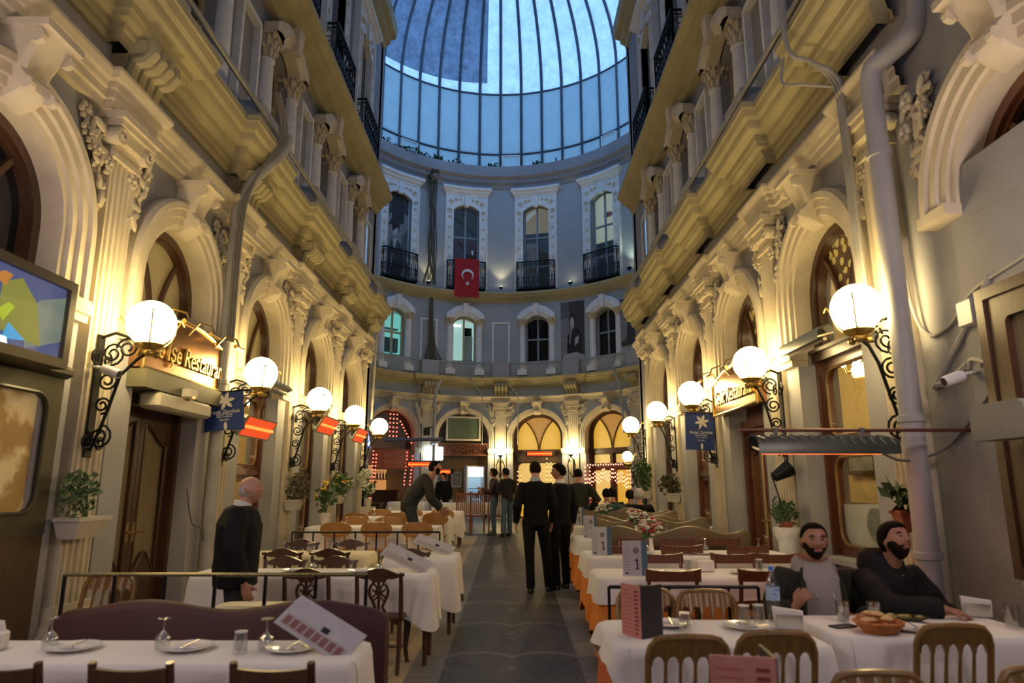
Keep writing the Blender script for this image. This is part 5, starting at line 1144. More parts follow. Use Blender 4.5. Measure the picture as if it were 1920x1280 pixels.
# tables and cloths
def wav(s, seed): return .5*sin(s*9.0+seed)+.3*sin(s*17+2.1*seed)+.2*sin(s*31+seed*.7)
def cloth(w, d, drop, seed, point=.45, amp=.028, lift=1.0):
    """draped cloth: flat top, falling sides with folds, deeper hanging corners; origin at table top centre"""
    hw, hd = w/2, d/2; P = []; r = .03
    def edge(a, b, n, nx, ny):
        for i in range(n): t = i/n; P.append((a[0]+(b[0]-a[0])*t, a[1]+(b[1]-a[1])*t, nx, ny))
    k = .07
    edge((-hw+k, -hd), (hw-k, -hd), max(6, int(w*16)), 0, -1)
    for i in range(6): a = -pi/2+pi/2*i/5; P.append((hw-k+k*cos(a)*.9, -hd+k+k*sin(a)*.9, cos(a), sin(a)))
    edge((hw, -hd+k), (hw, hd-k), max(6, int(d*16)), 1, 0)
    for i in range(6): a = pi/2*i/5; P.append((hw-k+k*cos(a)*.9, hd-k+k*sin(a)*.9, cos(a), sin(a)))
    edge((hw-k, hd), (-hw+k, hd), max(6, int(w*16)), 0, 1)
    for i in range(6): a = pi/2+pi/2*i/5; P.append((-hw+k+k*cos(a)*.9, hd-k+k*sin(a)*.9, cos(a), sin(a)))
    edge((-hw, hd-k), (-hw, -hd+k), max(6, int(d*16)), -1, 0)
    for i in range(6): a = pi+pi/2*i/5; P.append((-hw+k+k*cos(a)*.9, -hd+k+k*sin(a)*.9, cos(a), sin(a)))
    R = [[(x*.9, y*.9, .004) for x, y, *_ in P], [(x-nx*.02, y-ny*.02, .004) for x, y, nx, ny in P], [(x+nx*.004, y+ny*.004, -.004) for x, y, nx, ny in P]]
    for lv in (.12, .3, .5, .75, 1.0):
        q = []
        for x, y, nx, ny in P:
            cx, cy = hw-abs(x), hd-abs(y); c = max(0, 1-min(max(cx, 0)+max(cy, 0), .38)/.38); s = x+y*1.3
            dr = drop*(1+point*c*c)*(1+(lift-1)*max(0, -nx)); o = .012+.02*lv+amp*lv*(wav(s, seed)+1.0*c)
            q.append((x+nx*o, y+ny*o, -dr*lv-.004+.006*lv*sin(13*s+seed)))
        R.append(q)
    m = MB().rings(R, False); n = len(P); m.f.append(tuple(range(n))); return m
def table(label, x0, x1, y0, y1, cl, under=None, h=.75, skew=0, leg=DKW, cmat=LINEN, drop=.27, seed=1, point=.45, lift=1.0, top_tag='dining table'):
    cx, cy = (x0+x1)/2, (y0+y1)/2; z = fl(cy); t = thing('dining_table', label, 'table', (cx, cy, z), skew, 'dining tables')
    w, d = x1-x0, y1-y0; part('tabletop', MB().box(-w/2+.04, w/2-.04, -d/2+.04, d/2-.04, h-.035, h-.004), leg, t)
    for sx in (-1, 1):
        for sy in (-1, 1): part('leg', MB().tube([(sx*(w/2-.06), sy*(d/2-.06), h-.03), (sx*(w/2-.06), sy*(d/2-.06), 0)], [.028, .02], 8), leg, t)
    part('apron', frame2d(MB(), -w/2+.05, w/2-.05, -d/2+.05, d/2-.05, .02, 0, .08).map(lambda a, b, c: (a, c, b+h-.12)), leg, t)
    zz = z+h
    if under: single('under_cloth', cloth(w-.02, d-.02, under[1], seed, .5, .030), under[0], under[2], 'tablecloth', 'coloured undercloths', (cx, cy, zz+.001), skew, sm=60); zz += .006
    if cl: single('tablecloth', cloth(w+.012, d+.012, drop, seed, point, lift=lift), cmat, cl, 'tablecloth', 'white tablecloths', (cx, cy, zz), skew, sm=60)
    return zz+.006
ZT = {}
ZT['L0'] = table('table under white cloth at the bottom left in front of banquette', -3.3, -.76, 3.45, 3.97, 'white tablecloth on the bottom left table before the burgundy banquette', (BURG, .40, 'burgundy undercloth showing at the bottom left table corner'), drop=.24, seed=2)
ZT['SL'] = table('small side table between the burgundy banquette and the near rail', -2.02, -1.36, 4.86, 5.1, 'cream-lit cloth on the small side table behind the banquette', cmat=LITLIN, drop=.08, seed=5)
ZT['L1'] = table('long table under white cloth behind the near left rail', -2.85, -.70, 6.3, 6.76, 'white tablecloth on first railed left table with tilted menu', drop=.34, seed=7)
ZT['L2'] = table('table by the aisle in the second left row', -1.35, -.59, 7.42, 8.1, 'white tablecloth at the aisle end of the second left row', drop=.40, seed=9)
ZT['L2a'] = table('inner table of the second left row', -2.9, -1.55, 7.75, 8.2, 'cream-lit tablecloth on the inner table of the second left row', cmat=LITLIN, drop=.22, seed=10)
ZT['L3'] = table('table behind the oval-backed chairs and far rail', -3.3, -1.18, 11.2, 11.95, 'white tablecloth behind the three oval-backed chairs', drop=.4, seed=12)
ZT['L4'] = table('table behind the leaning man in padded jacket', -3.2, -1.22, 13.5, 14.2, 'white tablecloth on the table just behind the leaning man', drop=.4, seed=14)
ZT['L5'] = table('farthest left table before the rotunda', -3.1, -1.1, 15.3, 16.0, 'white tablecloth on the farthest left table before the rotunda', drop=.4, seed=15)
ZT['E1'] = table('rotunda table behind the tall slat chairs', -2.2, -.05, 19.3, 20.1, 'white tablecloth on the rotunda table behind tall slat chairs', drop=.3, seed=17)
ZT['E2'] = table('small rotunda table beside the black-sweatered man', -3.6, -2.5, 20.2, 20.9, 'white tablecloth near man in black sweater in the rotunda', drop=.25, seed=18)
ZT['N'] = table('table at the bottom edge carrying the nearest pink menu', .5, 2.9, 1.72, 2.45, None)
ZT['A'] = table('front right table by the aisle with the standing pink menu', .54, 1.66, 3.75, 4.5, 'white printed tablecloth on front right table under the pink menu', (RUST, .42, 'rust undercloth hanging from the front right table corner'), drop=.32, seed=21, point=.15, lift=.28)
ZT['B'] = table('table of the two seated men beside the right wall', 1.79, 2.97, 3.97, 4.62, 'white tablecloth on the table of the two seated men', (BURG, .36, 'burgundy undercloth under the table of the two seated men'), drop=.30, seed=23, skew=rad(-1))
R_ = ['first railed right table', 'second right table', 'third right table', 'fourth right table', 'fifth right table', 'farthest right table']
for k, (x0, y0, y1) in enumerate(((.74, 6.05, 6.72), (.80, 7.45, 8.2), (.86, 9.35, 10.05), (.92, 11.45, 12.1), (.96, 13.55, 14.2), (1.0, 15.0, 15.6))):
    ZT['R%d' % k] = table('table under the white cloth, '+R_[k], x0, 3.0, y0, y1, 'white tablecloth over an orange one on the '+R_[k], (ORNG, .46, 'orange undercloth hanging at the aisle end of the '+R_[k]), drop=.17, seed=30+k, point=.25)
# blue printed motif on the front cloth
mo = MB(); rnd = random.Random(4)
for k in range(7): mo.tube(spiral((.69+.018*k, 0, .575-.04*(k % 3)), .03, 1.5, 1 if k % 2 else -1, k, 'xz', 14), .0035, 4)
mt = single('printed_motif', mo, mat('navy_ink', (.05, .05, .12), .7, var=0), 'navy swirling motif printed on the front right tablecloth', 'motif', loc=(.02, 3.705, -.075))
# rails
def rail(label, x0, x1, y, h, n, gold=False):
    t = thing('barrier_rail', label, 'rail', ((x0+x1)/2, y, fl(y)), 0, 'low metal barrier rails'); w = (x1-x0)/2
    part('top_rail', MB().tube([(-w, 0, h), (w, 0, h)], .013, 8).tube([(-w, 0, .12), (w, 0, .12)], .009, 6), mat('gold_wound_rail', (.32, .27, .12), .35, .6, var=.6, sc=60) if gold else IRON, t)
    for i in range(n+1): x = -w+2*w*i/n; part('post', MB().tube([(x, 0, 0), (x, 0, h)], .012, 6), IRON, t)
    return t
rail('low metal rail behind the burgundy banquette', -2.92, -.95, 4.68, .99, 6, True); rail('low metal rail in front of the oval-backed chairs', -2.98, -.98, 9.6, .83, 7); rail('low metal rail behind the front right table', .7, 1.78, 5.2, .83, 5)
# ------------------------------------------------------------------ table ware
CHINA = mat('white_china', (.80, .79, .77), .15, var=0); SILV = mat('cutlery_steel', (.6, .58, .55), .2, .95, var=0); NAPK = mat('napkin_paper', (.75, .70, .66), .8, var=.08)
CLG = glass('clear_glassware', (.93, .94, .94), .2); PINK = mat('pink_menu', (.62, .28, .25), .6, c2=(.50, .18, .16), sc=14); BLK = mat('black_menu', (.018, .015, .018), .5, var=0); GRM = mat('grey_menu', (.50, .48, .50), .6, c2=(.40, .39, .42), sc=16); TEALM = mat('teal_menu_edge', (.08, .15, .22), .6, var=.2)
def P_plate(r=.13): return MB().lathe([(.0, .002), (r*.6, .0), (r*.62, .006), (r, .018), (r, .021), (r*.62, .011), (0, .008)], 24, cap=False)
def plate(label, x, y, z, food=None):
    t = thing('plate', label, 'plate', (x, y, z), 0, 'white plates'); part('dish', P_plate(), CHINA, t)
    part('napkin', MB().rings([[(-.06, -.035, .012), (.06, -.03, .012), (.06, .035, .012), (-.06, .03, .012)], [(-.05, -.03, .03), (.05, -.025, .022), (.05, .03, .02), (-.05, .025, .035)]]), NAPK, t)
    part('knife', MB().tube([(.0, -.09, .024), (.02, .09, .03)], .005, 5, flat=.4), SILV, t); return t
TUMB = None
def tumbler(label, x, y, z, up=False, g='upturned tumblers', s=1):
    t = thing('tumbler', label, 'glass', (x, y, z), 0, g); pr = [(.031, 0), (.036, .10), (.033, .10), (.028, .008), (0, .008)] if up else [(.036, 0), (.031, .10), (.0, .10), (.0, .094), (.027, .092), (.033, 0)]
    part('glass_body', MB().lathe([(a*s, b*s) for a, b in pr], 16, cap=False), CLG, t)
    if not up: part('glass_base', MB().lathe([(.031*s, .098*s), (.031*s, .104*s), (0, .104*s)], 16), CHINA, t)
    return t
def goblet(label, x, y, z, g='upturned goblets', fallen=False):
    t = thing('goblet', label, 'glass', (x, y, z), 0, g, (pi, 0, 0)); t.location.z += .15
    part('bowl', MB().lathe([(.012, .07), (.035, .09), (.04, .12), (.034, .15), (.032, .15), (.037, .12), (.032, .093), (0, .078)], 14, cap=False), CLG, t); part('stem', MB().lathe([(.034, 0), (.032, .005), (.006, .012), (.006, .06), (.012, .072)], 14), CLG, t); return t
def menu(label, x, y, z, w=.15, h=.28, rz=0, front=GRM, back=TEALM, one=True, a=35, name='menu_card', g='standing menu cards'):
    t = thing(name, label, 'menu', (x, y, z), rz, g)
    f = part('front_cover', MB().box(-w, 0, -.003, .003, 0, h), front, t, rz=rad(-a/2+12)); b = part('back_cover', MB().box(0, w*.32, -.003, .003, 0, h), back, t, rz=rad(-40))
    if one:
        part('digit', poly([(-w*.33, h*.18), (-w*.15, h*.18), (-w*.15, h*.22), (-w*.20, h*.22), (-w*.20, h*.48), (-w*.30, h*.48), (-w*.38, h*.44), (-w*.36, h*.41), (-w*.30, h*.43), (-w*.28, h*.42), (-w*.28, h*.22), (-w*.33, h*.22)], -.0055), BLK, f, sm=0); pr = [(disc(-w*.3, h*.72, h*.09, y=-.005), mat('seal_ink', (.2, .2, .22), .6, var=.4, sc=40))]
        for k in range(9): pr.append((MB().box(-w*.9, -w*(.62 if k % 2 else .55), -.005, -.004, h*(.15+.08*k), h*(.17+.08*k)), mat('text_ink', (.25, .25, .28), .7, var=0)))
        pr.append((MB().box(-w*.88, -w*.7, -.0052, -.004, h*.05, h*.10), BLK)); ob('print', mmesh('print', pr, 0), f)
    return t
for k, (x, y) in enumerate(((1.06, 6.16), (.96, 7.62), (1.04, 9.45), (1.08, 11.5), (1.02, 13.6))):
    menu('grey menu card numbered one standing on the '+R_[k], x+.06, y, ZT['R%d' % k], .165 if k < 2 else .15, .29, rad(6 if k != 2 else -20))
def pinkmenu(label, x, y, z, rz, tilt=0):
    t = thing('pink_menu', label, 'menu', (x, y, z), rz, None, (tilt, 0, rz)); w, h = .17, .27
    f = part('front_cover', MB().box(-w, 0, -.004, .004, 0, h), PINK, t, rz=rad(-62)); b = part('back_cover', MB().box(0, w*.95, -.004, .004, 0, h), BLK, t, rz=rad(35))
    pr = []; rnd = random.Random(2)
    for k in range(11):
        pr.append((MB().box(-w*.30, -w*.10, -.0052, -.0045, h*(.06+.08*k), h*(.10+.08*k)), mat('dark_pink_ink', (.22, .04, .04), .7, var=0)))
        pr.append((MB().box(-w*.88, -w*(.45+.1*rnd.random()), -.0052, -.0045, h*(.07+.08*k), h*(.09+.08*k)), mat('pink_ink', (.42, .13, .12), .7, var=0)))
    ob('print', mmesh('print', pr, 0), f); return t
pinkmenu('pink and black menu standing on the front right table', .70, 3.93, ZT['A'], rad(0))
pinkmenu('pink and black menu cut off at the bottom edge', .84, 2.34, ZT['N'], rad(50)).scale = (1.2, 1.2, 1.2)
def flatmenu(label, x, y, z, l, w, rz, tx, ty, red=False):
    t = thing('long_menu', label, 'menu', (x, y, z), 0, 'long menus tilted on the left tables', (tx, ty, rz)); part('card', MB().box(-l/2, l/2, -w/2, w/2, 0, .005), GRM, t)
    pr = [(MB().box(-l*.45, l*.45, -w*.42, -w*.08, .0052, .006), mat('menu_stripe', (.42, .36, .34), .6, var=.2, sc=30))]
    for k in range(8 if red else 0): pr.append((MB().box(-l*.43+k*l*.108, -l*.43+k*l*.108+l*.08, -w*.38, -w*.13, .006, .0065), mat('menu_red', (.22, .10, .09), .6, var=0)))
    pr.append((MB().box(l*.02, l*.12, -.01, .02, .006, .0065), BLK)); ob('print', mmesh('print', pr, 0), t); return t
flatmenu('long printed menu propped on a plate at the bottom left table', -.98, 3.72, ZT['L0']+.10, .44, .20, rad(-18), rad(38), rad(24), True)
flatmenu('long grey menu propped at the aisle end of first railed table', -.96, 6.5, ZT['L1']+.11, .46, .17, rad(-14), rad(38), rad(22))
flatmenu('long grey menu propped on the second left table by the aisle', -.86, 7.86, ZT['L2']+.09, .46, .15, rad(-14), rad(40), rad(18))
for i, (x, y) in enumerate(((-1.12, 3.72), (-1.66, 3.74), (-2.24, 3.74))):
    l = ('under the propped menu', 'at the middle of', 'furthest left on')[i]; plate('white plate %s the bottom left table' % (l if i else 'with cutlery under the propped menu on'), x, y, ZT['L0']); goblet('upturned goblet beside the plate %s the bottom left table' % (l if i else 'nearest the aisle on'), x-.14, y+.02, ZT['L0'])
tumbler('upturned tumbler between two plates on the bottom left table', -1.36, 3.66, ZT['L0']); nb = thing('napkin_box', 'cream napkin box at the left edge of the bottom left table', 'napkin box', (-2.66, 3.72, ZT['L0']), rad(10)); part('box', MB().rbox(-.07, .07, -.05, .05, 0, .09, .01), NAPK, nb); part('napkin', MB().rings([[(-.06, -.02, .09), (.06, -.02, .09), (.06, .02, .09), (-.06, .02, .09)], [(-.05, -.005, .15), (.04, -.01, .14), (.05, .01, .14), (-.045, .01, .15)]]), NAPK, nb)
for i, (x, l) in enumerate(((-1.35, 'nearest the aisle'), (-1.95, 'second from the aisle'))): plate('white plate on the first railed left table, '+l, x, 6.45, ZT['L1']); goblet('upturned goblet on the first railed left table, '+l, x+.16, 6.42, ZT['L1'])
for i, (x, l) in enumerate(((-1.05, 'nearest the aisle'), (-2.1, 'further from the aisle'))): plate('white plate on the second left row, '+l, x, 7.9, ZT['L2'] if i == 0 else ZT['L2a']); tumbler('upturned tumbler on the second left row, '+l, x-.16, 7.95, ZT['L2'] if i == 0 else ZT['L2a'])
for k, T in enumerate(('L3', 'L4', 'L5')):
    for i, x in enumerate((-1.5, -2.1, -2.7)):
        goblet('upturned goblet %s on the %s' % (O5[i], ('table behind the oval-backed chairs', 'table behind the leaning man', 'farthest left table')[k]), x, (11.5, 13.8, 15.6)[k], ZT[T])
for k, (y, T) in enumerate(((6.4, 'R0'), (7.8, 'R1'), (9.7, 'R2'), (11.75, 'R3'), (13.85, 'R4'))):
    for i, x in enumerate((1.4, 2.05, 2.65)):
        if k < 2: plate('white plate with cutlery %s on the %s' % (O5[i], R_[k]), x, y-.1, ZT[T])
        if k: goblet('upturned goblet %s on the %s' % (O5[i], R_[k]), x+.1, y+.12, ZT[T])
        else: tumbler('upturned tumbler %s on the %s' % (O5[i], R_[k]), x+.2, y+.1, ZT[T])
bl = thing('napkin_box', 'pale napkin holder on the first railed right table', 'napkin box', (1.75, 6.45, ZT['R0'])); part('box', MB().rbox(-.07, .07, -.04, .04, 0, .10, .01), NAPK, bl)
# flowers in slim white vases
PET = [mat('white_petal', (.75, .72, .62), .7, var=.1), mat('red_petal', (.45, .015, .03), .6, var=.2), mat('pink_petal', (.6, .22, .22), .7, var=.2), mat('yellow_petal', (.75, .5, .04), .7, var=.1)]; STEM = mat('flower_stem', (.05, .13, .03), .6, var=.3)
def blooms(cols, c, r, n, s, rnd):
    out = {}
    for i in range(n):
        d = V((rnd.gauss(0, 1), rnd.gauss(0, 1), rnd.gauss(0, 1))).normalized()*rnd.random()**.5; p = V(c)+V((d.x*r[0], d.y*r[1], d.z*r[2])); k = rnd.choice(cols); m = out.setdefault(k, MB())
        for q in range(5): a = q*2*pi/5+i; m.ell((p.x+s*.6*cos(a), p.y+s*.6*sin(a), p.z), (s*.6, s*.6, s*.4), 6, 4)
        m.ell((p.x, p.y, p.z+s*.25), s*.5, 6, 4)
    return out
def bouquet(label, x, y, z, cols, seed, s=1.0):
    rnd = random.Random(seed); t = thing('flower_vase', label, 'flowers', (x, y, z), 0, 'vases of flowers on the right tables')
    part('vase', MB().lathe([(.032, 0), (.036, .01), (.03, .05), (.021, .10), (.019, .13), (.028, .165), (.024, .165), (.015, .13)], 14), CHINA, t)
    for k, m in blooms(cols, (0, 0, .24+.03*s), (.11*s, .10*s, .075*s), int(34*s), .024, rnd).items(): part('blossom', m, PET[k], t)['label'] = ('white', 'red', 'pink', 'yellow')[k]+' blossoms'
    m = MB(); leafcloud(m, (0, 0, .22), (.09, .09, .05), 22, .08, rnd); 
    for i in range(8): a = i*.8; m.tube([(0, 0, .12), (.05*cos(a), .05*sin(a), .2), (.09*cos(a), .09*sin(a), .26)], .004, 4)
    part('stems', m, STEM, t); return t
FL = 'white vase of '
bouquet(FL+'white, red and pink flowers on the second right table', 1.52, 7.76, ZT['R1'], (0, 0, 2, 1), 1, 1.35); bouquet(FL+'tall white flowers with red on the third right table', 1.67, 9.5, ZT['R2'], (0, 0, 0, 0, 1), 2, 1.45); bouquet(FL+'white flowers with a red bloom on the fourth right table', 1.50, 11.7, ZT['R3'], (0, 0, 0, 1), 3, 1.35)
bouquet(FL+'red roses and white flowers on the fifth right table', 1.45, 13.8, ZT['R4'], (1, 0, 0), 4, 1.3); bouquet(FL+'plain white flowers on the farthest right table', 1.25, 15.2, ZT['R5'], (0,), 5, 1.3)
# front right table ware
z = ZT['A']; tumbler('upturned tumbler beside the standing pink menu', .98, 4.12, z, s=1.0); plate('white plate under two upturned tumblers at front right table', 1.36, 4.22, z)
tumbler('left of two upturned tumblers on a plate, front right table', 1.34, 4.18, z+.03); tumbler('right of two upturned tumblers on a plate, front right table', 1.43, 4.2, z+.03); plate('white plate with napkin behind the upturned tumbler by the pink menu', .93, 4.3, z)
def napkins(label, x, y, z, rz): t = thing('napkin_holder', label, 'napkin holder', (x, y, z), rz, 'napkin holders'); part('holder', MB().box(-.07, .07, -.035, -.03, 0, .08).box(-.07, .07, .03, .035, 0, .08).box(-.07, .07, -.035, .035, 0, .005), SILV, t); part('napkin', MB().rings([[(-.075, -.028, .006), (.075, -.028, .006), (.075, .028, .006), (-.075, .028, .006)], [(-.085, -.02, .12), (.08, -.024, .10), (.08, .02, .10), (-.085, .022, .12)]]), NAPK, t)
napkins('napkin holder beside the water bottle on the front right table', 1.60, 4.2, z, rad(-12)); napkins('napkin holder by the wall at the hand of the bearded man', 2.93, 4.56, ZT['B'], rad(-20))
wb = thing('water_bottle', 'clear plastic water bottle with blue label and cap', 'bottle', (1.60, 4.42, z)); part('bottle_body', MB().lathe([(.036, 0), (.040, .012), (.040, .10), (.037, .115), (.040, .13), (.040, .19), (.034, .235), (.016, .275), (.014, .30)], 20), glass('bottle_plastic', (.82, .87, .92), .12), wb); part('label_band', MB().lathe([(.0412, .125), (.0412, .205)], 20, cap=False), mat('blue_label', (.05, .24, .55), .4, c2=(.55, .65, .75), sc=22, stretch=(1, 1, 3)), wb); part('cap', MB().lathe([(.017, .296), (.017, .322), (.01, .325)], 14), mat('blue_cap', (.08, .22, .60), .4, var=0), wb)
# the men's table
z = ZT['B']; ph = thing('phone', 'black phone lying beside the bread basket', 'phone', (1.93, 4.24, z), rad(20)); part('body', MB().rbox(-.075, .075, -.038, .038, 0, .009, .003), BPL, ph); part('screen', MB().box(-.068, .068, -.033, .033, .009, .0095), DARKP, ph)
bk = thing('bread_basket', 'orange woven bread basket holding bread', 'basket', (2.06, 4.08, z)); W_ = mat('wicker', (.58, .22, .05), .6, c2=(.40, .13, .025), sc=30); bm = MB().lathe([(.07, 0), (.115, .03), (.13, .062), (.126, .066), (.108, .034), (.066, .01), (0, .01)], 28, cap=False); part('basket_body', bm, W_, bk)
wv = MB()
for k in range(5): r = .08+.0115*k; wv.tube([((r+.004*sin(14*a+pi*k))*cos(a), (r+.004*sin(14*a+pi*k))*sin(a), .008+.0125*k) for a in [2*pi*i/56 for i in range(57)]], .007, 5)
part('weave', wv, W_, bk)
for i, (dx, dy, rz) in enumerate(((-.04, .02, .3), (.04, -.01, 1.2), (.0, .05, 2.2))): single('bread_slice', MB().rbox(-.055, .055, -.03, .03, 0, .025, .01), mat('bread', (.45, .24, .09), .8, c2=(.62, .42, .22), sc=20), 'slice of bread in the woven basket', 'bread', 'bread in the basket', (2.06+dx, 4.08+dy, z+.05+.014*i), rz)
for l, x, y in (('behind the bread basket', 2.02, 4.42), ('in front of the bearded man', 2.20, 4.40)): t = tumbler('clear drinking glass '+l, x, y, z, True, 'drinking glasses', 1.15); part('drink', MB().lathe([(.03, .01), (.034, .075), (0, .075)], 12), mat('pale_drink', (.45, .5, .47), .2, var=0), t)
plate('white plate right of the bread basket', 2.28, 4.15, z); plate('small plate with napkin behind the phone', 1.98, 4.5, z) if False else None
dd = thing('food_dish', 'dark oval dish in front of the bearded man', 'dish', (2.36, 4.38, z)); part('dish', MB().lathe([(.06, 0), (.12, .03), (.115, .033), (0, .012)], 22, cap=False).map(lambda a, b, c: (a*1.3, b*.8, c)), mat('dark_dish', (.04, .025, .02), .3), dd); fm = MB(); rnd = random.Random(8)
for i in range(9): fm.ell((rnd.uniform(-.09, .09), rnd.uniform(-.045, .045), .03), (.03, .022, .016), 7, 5)
part('food', fm, mat('grilled_food', (.16, .10, .03), .5, c2=(.3, .28, .08), sc=20), dd)
sd = thing('salad_plate', 'small white plate of pink salad behind the basket', 'plate', (2.14, 4.27, z)); part('dish', P_plate(.09), CHINA, sd); fm = MB()
for i in range(8): fm.ell((rnd.uniform(-.05, .05), rnd.uniform(-.05, .05), .022), (.025, .02, .014), 7, 5)
part('food', fm, mat('pink_salad', (.5, .2, .16), .6, c2=(.6, .5, .4), sc=30), sd)
t = tumbler('tall glass near the napkin holder by the wall', 2.90, 4.2, z, True, 'drinking glasses', 1.3); ct = single('cutlery', MB().tube([(-.09, 0, .004), (.09, .02, .004)], .006, 5, flat=.4).tube([(-.09, .03, .004), (.09, .045, .004)], .006, 5, flat=.4), SILV, 'steel cutlery on the men\'s table by the dark dish', 'cutlery', loc=(2.6, 4.25, z))
# rotunda tables
for i, x in enumerate((-2.0, -1.7, -1.4, -1.1, -.8, -.5)): goblet('small upturned goblet on the rotunda table behind slat chairs', x, 19.7, ZT['E1'], 'goblets on the rotunda table')
t = thing('table_lamp', 'small red table lamp glowing near the left bar', 'lamp', (-4.3, 21.2, 1.05)); part('lamp_shade', MB().lathe([(.05, 0), (.045, .14), (.03, .15)], 10), emis('red_lamp', (1, .08, .04), 4), t)
table('dark table at the bar under the red table lamp', -4.6, -3.9, 20.9, 21.5, None, h=.71)
# ------------------------------------------------------------------ plants along the facades
POTW = mat('white_pot', (.62, .58, .50), .6, var=.2, sc=5); TERR = mat('terracotta', (.32, .09, .045), .7, var=.2); GRN = mat('plant_leaf', (.035, .085, .025), .55, c2=(.08, .14, .04), sc=9); OLV = mat('dry_foliage', (.10, .085, .04), .7, c2=(.05, .05, .02), sc=8); PGR = mat('hydrangea', (.62, .66, .50), .7, var=.15)
def trough(label, loc, rz, L_, fol, r, n, s, seed, flowers=None, pot=POTW, c=(0, .12, .24)):
    rnd = random.Random(seed); t = thing('wall_planter', label, 'planter', loc, rz, 'planters on the facades')
    D_ = min(.21, L_*1.1); part('pot', MB().rings([[(-L_*.42, .03, 0), (L_*.42, .03, 0), (L_*.42, .17, 0), (-L_*.42, .17, 0)], [(-L_/2, 0, .14), (L_/2, 0, .14), (L_/2, .21, .14), (-L_/2, .21, .14)], [(-L_/2-.015, -.0, .14), (L_/2+.015, -.0, .14), (L_/2+.015, .225, .14), (-L_/2-.015, .225, .14)], [(-L_/2-.015, 0, .17), (L_/2+.015, 0, .17), (L_/2+.015, .225, .17), (-L_/2-.015, .225, .17)]]).map(lambda a, b, c: (a, b*D_/.21, c)), pot, t)
    m = MB(); leafcloud(m, c, r, n, s, rnd)
    for i in range(7): m.tube([(rnd.uniform(-.1, .1), .1, .15), (c[0]+rnd.uniform(-1, 1)*r[0]*.6, c[1]+rnd.uniform(-1, 1)*r[1]*.6, c[2]+r[2]*.4)], .006, 4)
    part('foliage', m, fol, t)
    if flowers:
        for k, b in blooms(flowers, (c[0], c[1]+.03, c[2]+.1), (r[0]*.9, r[1], r[2]*.8), 26, .03, rnd).items(): part('blossom', b, PET[k], t)['label'] = ('white', 'red', 'pink', 'yellow')[k]+' blossoms'
    return t
trough('pale trough planter with trailing green plant by the wooden door', (XL+.12, 5.95, 1.10), LROT, .44, GRN, (.20, .11, .22), 330, .048, 1, c=(.12, .12, .34))
trough('white trough with dry dark foliage on the third left pilaster', (XL+.12, 11.65, 1.14), LROT, .42, OLV, (.30, .2, .26), 260, .08, 2, c=(.0, .16, .34))
trough('flower box with red and yellow flowers on the fourth left pilaster', (XL+.12, 14.5, 1.18), LROT, .5, GRN, (.42, .2, .24), 260, .10, 3, (1, 3, 3, 0), c=(0, .16, .36))
trough('hanging planter with dry foliage on the right between windows', (XR-.12, 14.0, 1.22), RROT, .45, OLV, (.34, .22, .22), 260, .08, 4, c=(0, .16, .3)); trough('tall green plant on the last right pilaster before the rotunda', (XR-.12, 16.8, 1.25), RROT, .4, GRN, (.35, .25, .42), 320, .10, 5, c=(0, .18, .5))
trough('small terracotta pot with spiky green plant beside the downpipe', (XR-.12, 5.80, 1.16), RROT, .15, GRN, (.15, .10, .11), 60, .11, 6, pot=TERR, c=(0, .1, .25))
def hyd(label, loc, cols, pot, seed, big):
    rnd = random.Random(seed); t = thing('potted_flowers', label, 'flowers', loc, 0, 'potted flowers on the left'); part('pot', MB().lathe([(.07, 0), (.09, .16), (.095, .2), (.08, .2)], 16), pot, t); m = MB(); leafcloud(m, (0, 0, .42), (.16, .16, .2), 110, .11, rnd)
    for i in range(6): m.tube([(0, 0, .18), (rnd.uniform(-.12, .12), rnd.uniform(-.1, .1), .6)], .006, 4)
    part('foliage', m, GRN, t); b = MB()
    for i in range(7 if big else 3):
        c = (rnd.uniform(-.2, .2), rnd.uniform(-.15, .05), .35+rnd.random()*.45)
        for q in range(30 if big else 6): d = V((rnd.gauss(0, 1), rnd.gauss(0, 1), rnd.gauss(0, 1))).normalized()*(.095 if big else .03); b.ball((c[0]+d.x, c[1]+d.y, c[2]+d.z), .026)
    part('blossom', b, cols, t); return t
hyd('tall bunch of white hydrangeas at the last left pilaster', (-3.45, 16.8, 1.05), PGR, POTW, 3, True); part('stand', MB().box(-.16, .16, -.16, .16, fl(16.8)-1.05, 0), POTW, bpy.data.objects['potted_flowers'])
hyd('yellow tulips in a white pot on the left table by the wall', (-3.12, 11.75, ZT['L3']), PET[3], POTW, 5, False)
pd = thing('plant_pedestal', 'white pedestal carrying a round clipped plant beside the red door', 'pedestal', (3.13, 8.05, fl(8))); part('column', MB().lathe([(.16, 0), (.16, .06), (.12, .1), (.10, .2), (.10, .86), (.13, .92), (.15, .98), (.15, 1.02)], 18), WHITE, pd)
pb = thing('round_shrub', 'small round clipped shrub on the white pedestal', 'plant', (3.13, 8.05, fl(8)+1.02)); m = MB(); leafcloud(m, (0, 0, .14), (.15, .15, .14), 300, .05, random.Random(3)); part('foliage', m, GRN, pb); part('pot', MB().lathe([(.06, 0), (.08, .06), (.07, .06)], 12), TERR, pb)
bs = MB()
for k in range(9): a = k*2*pi/9; bs.tube([(0, .08, .0), (.16*cos(a), .06+.02*cos(a), .16*sin(a))], .007, 4)
bs.tube([(.16*cos(a), .06, .16*sin(a)) for a in [2*pi*i/24 for i in range(25)]], .01, 5).tube([(.09*cos(a), .07, .09*sin(a)) for a in [2*pi*i/24 for i in range(25)]], .007, 4); bs.box(-.02, .02, -.02, .08, -.02, .02)
single('iron_wheel', bs, STEEL, 'round iron wheel ornament beside the second right globe lamp pilaster', 'ornament', loc=(3.30, 8.57, 1.25), rz=RROT)
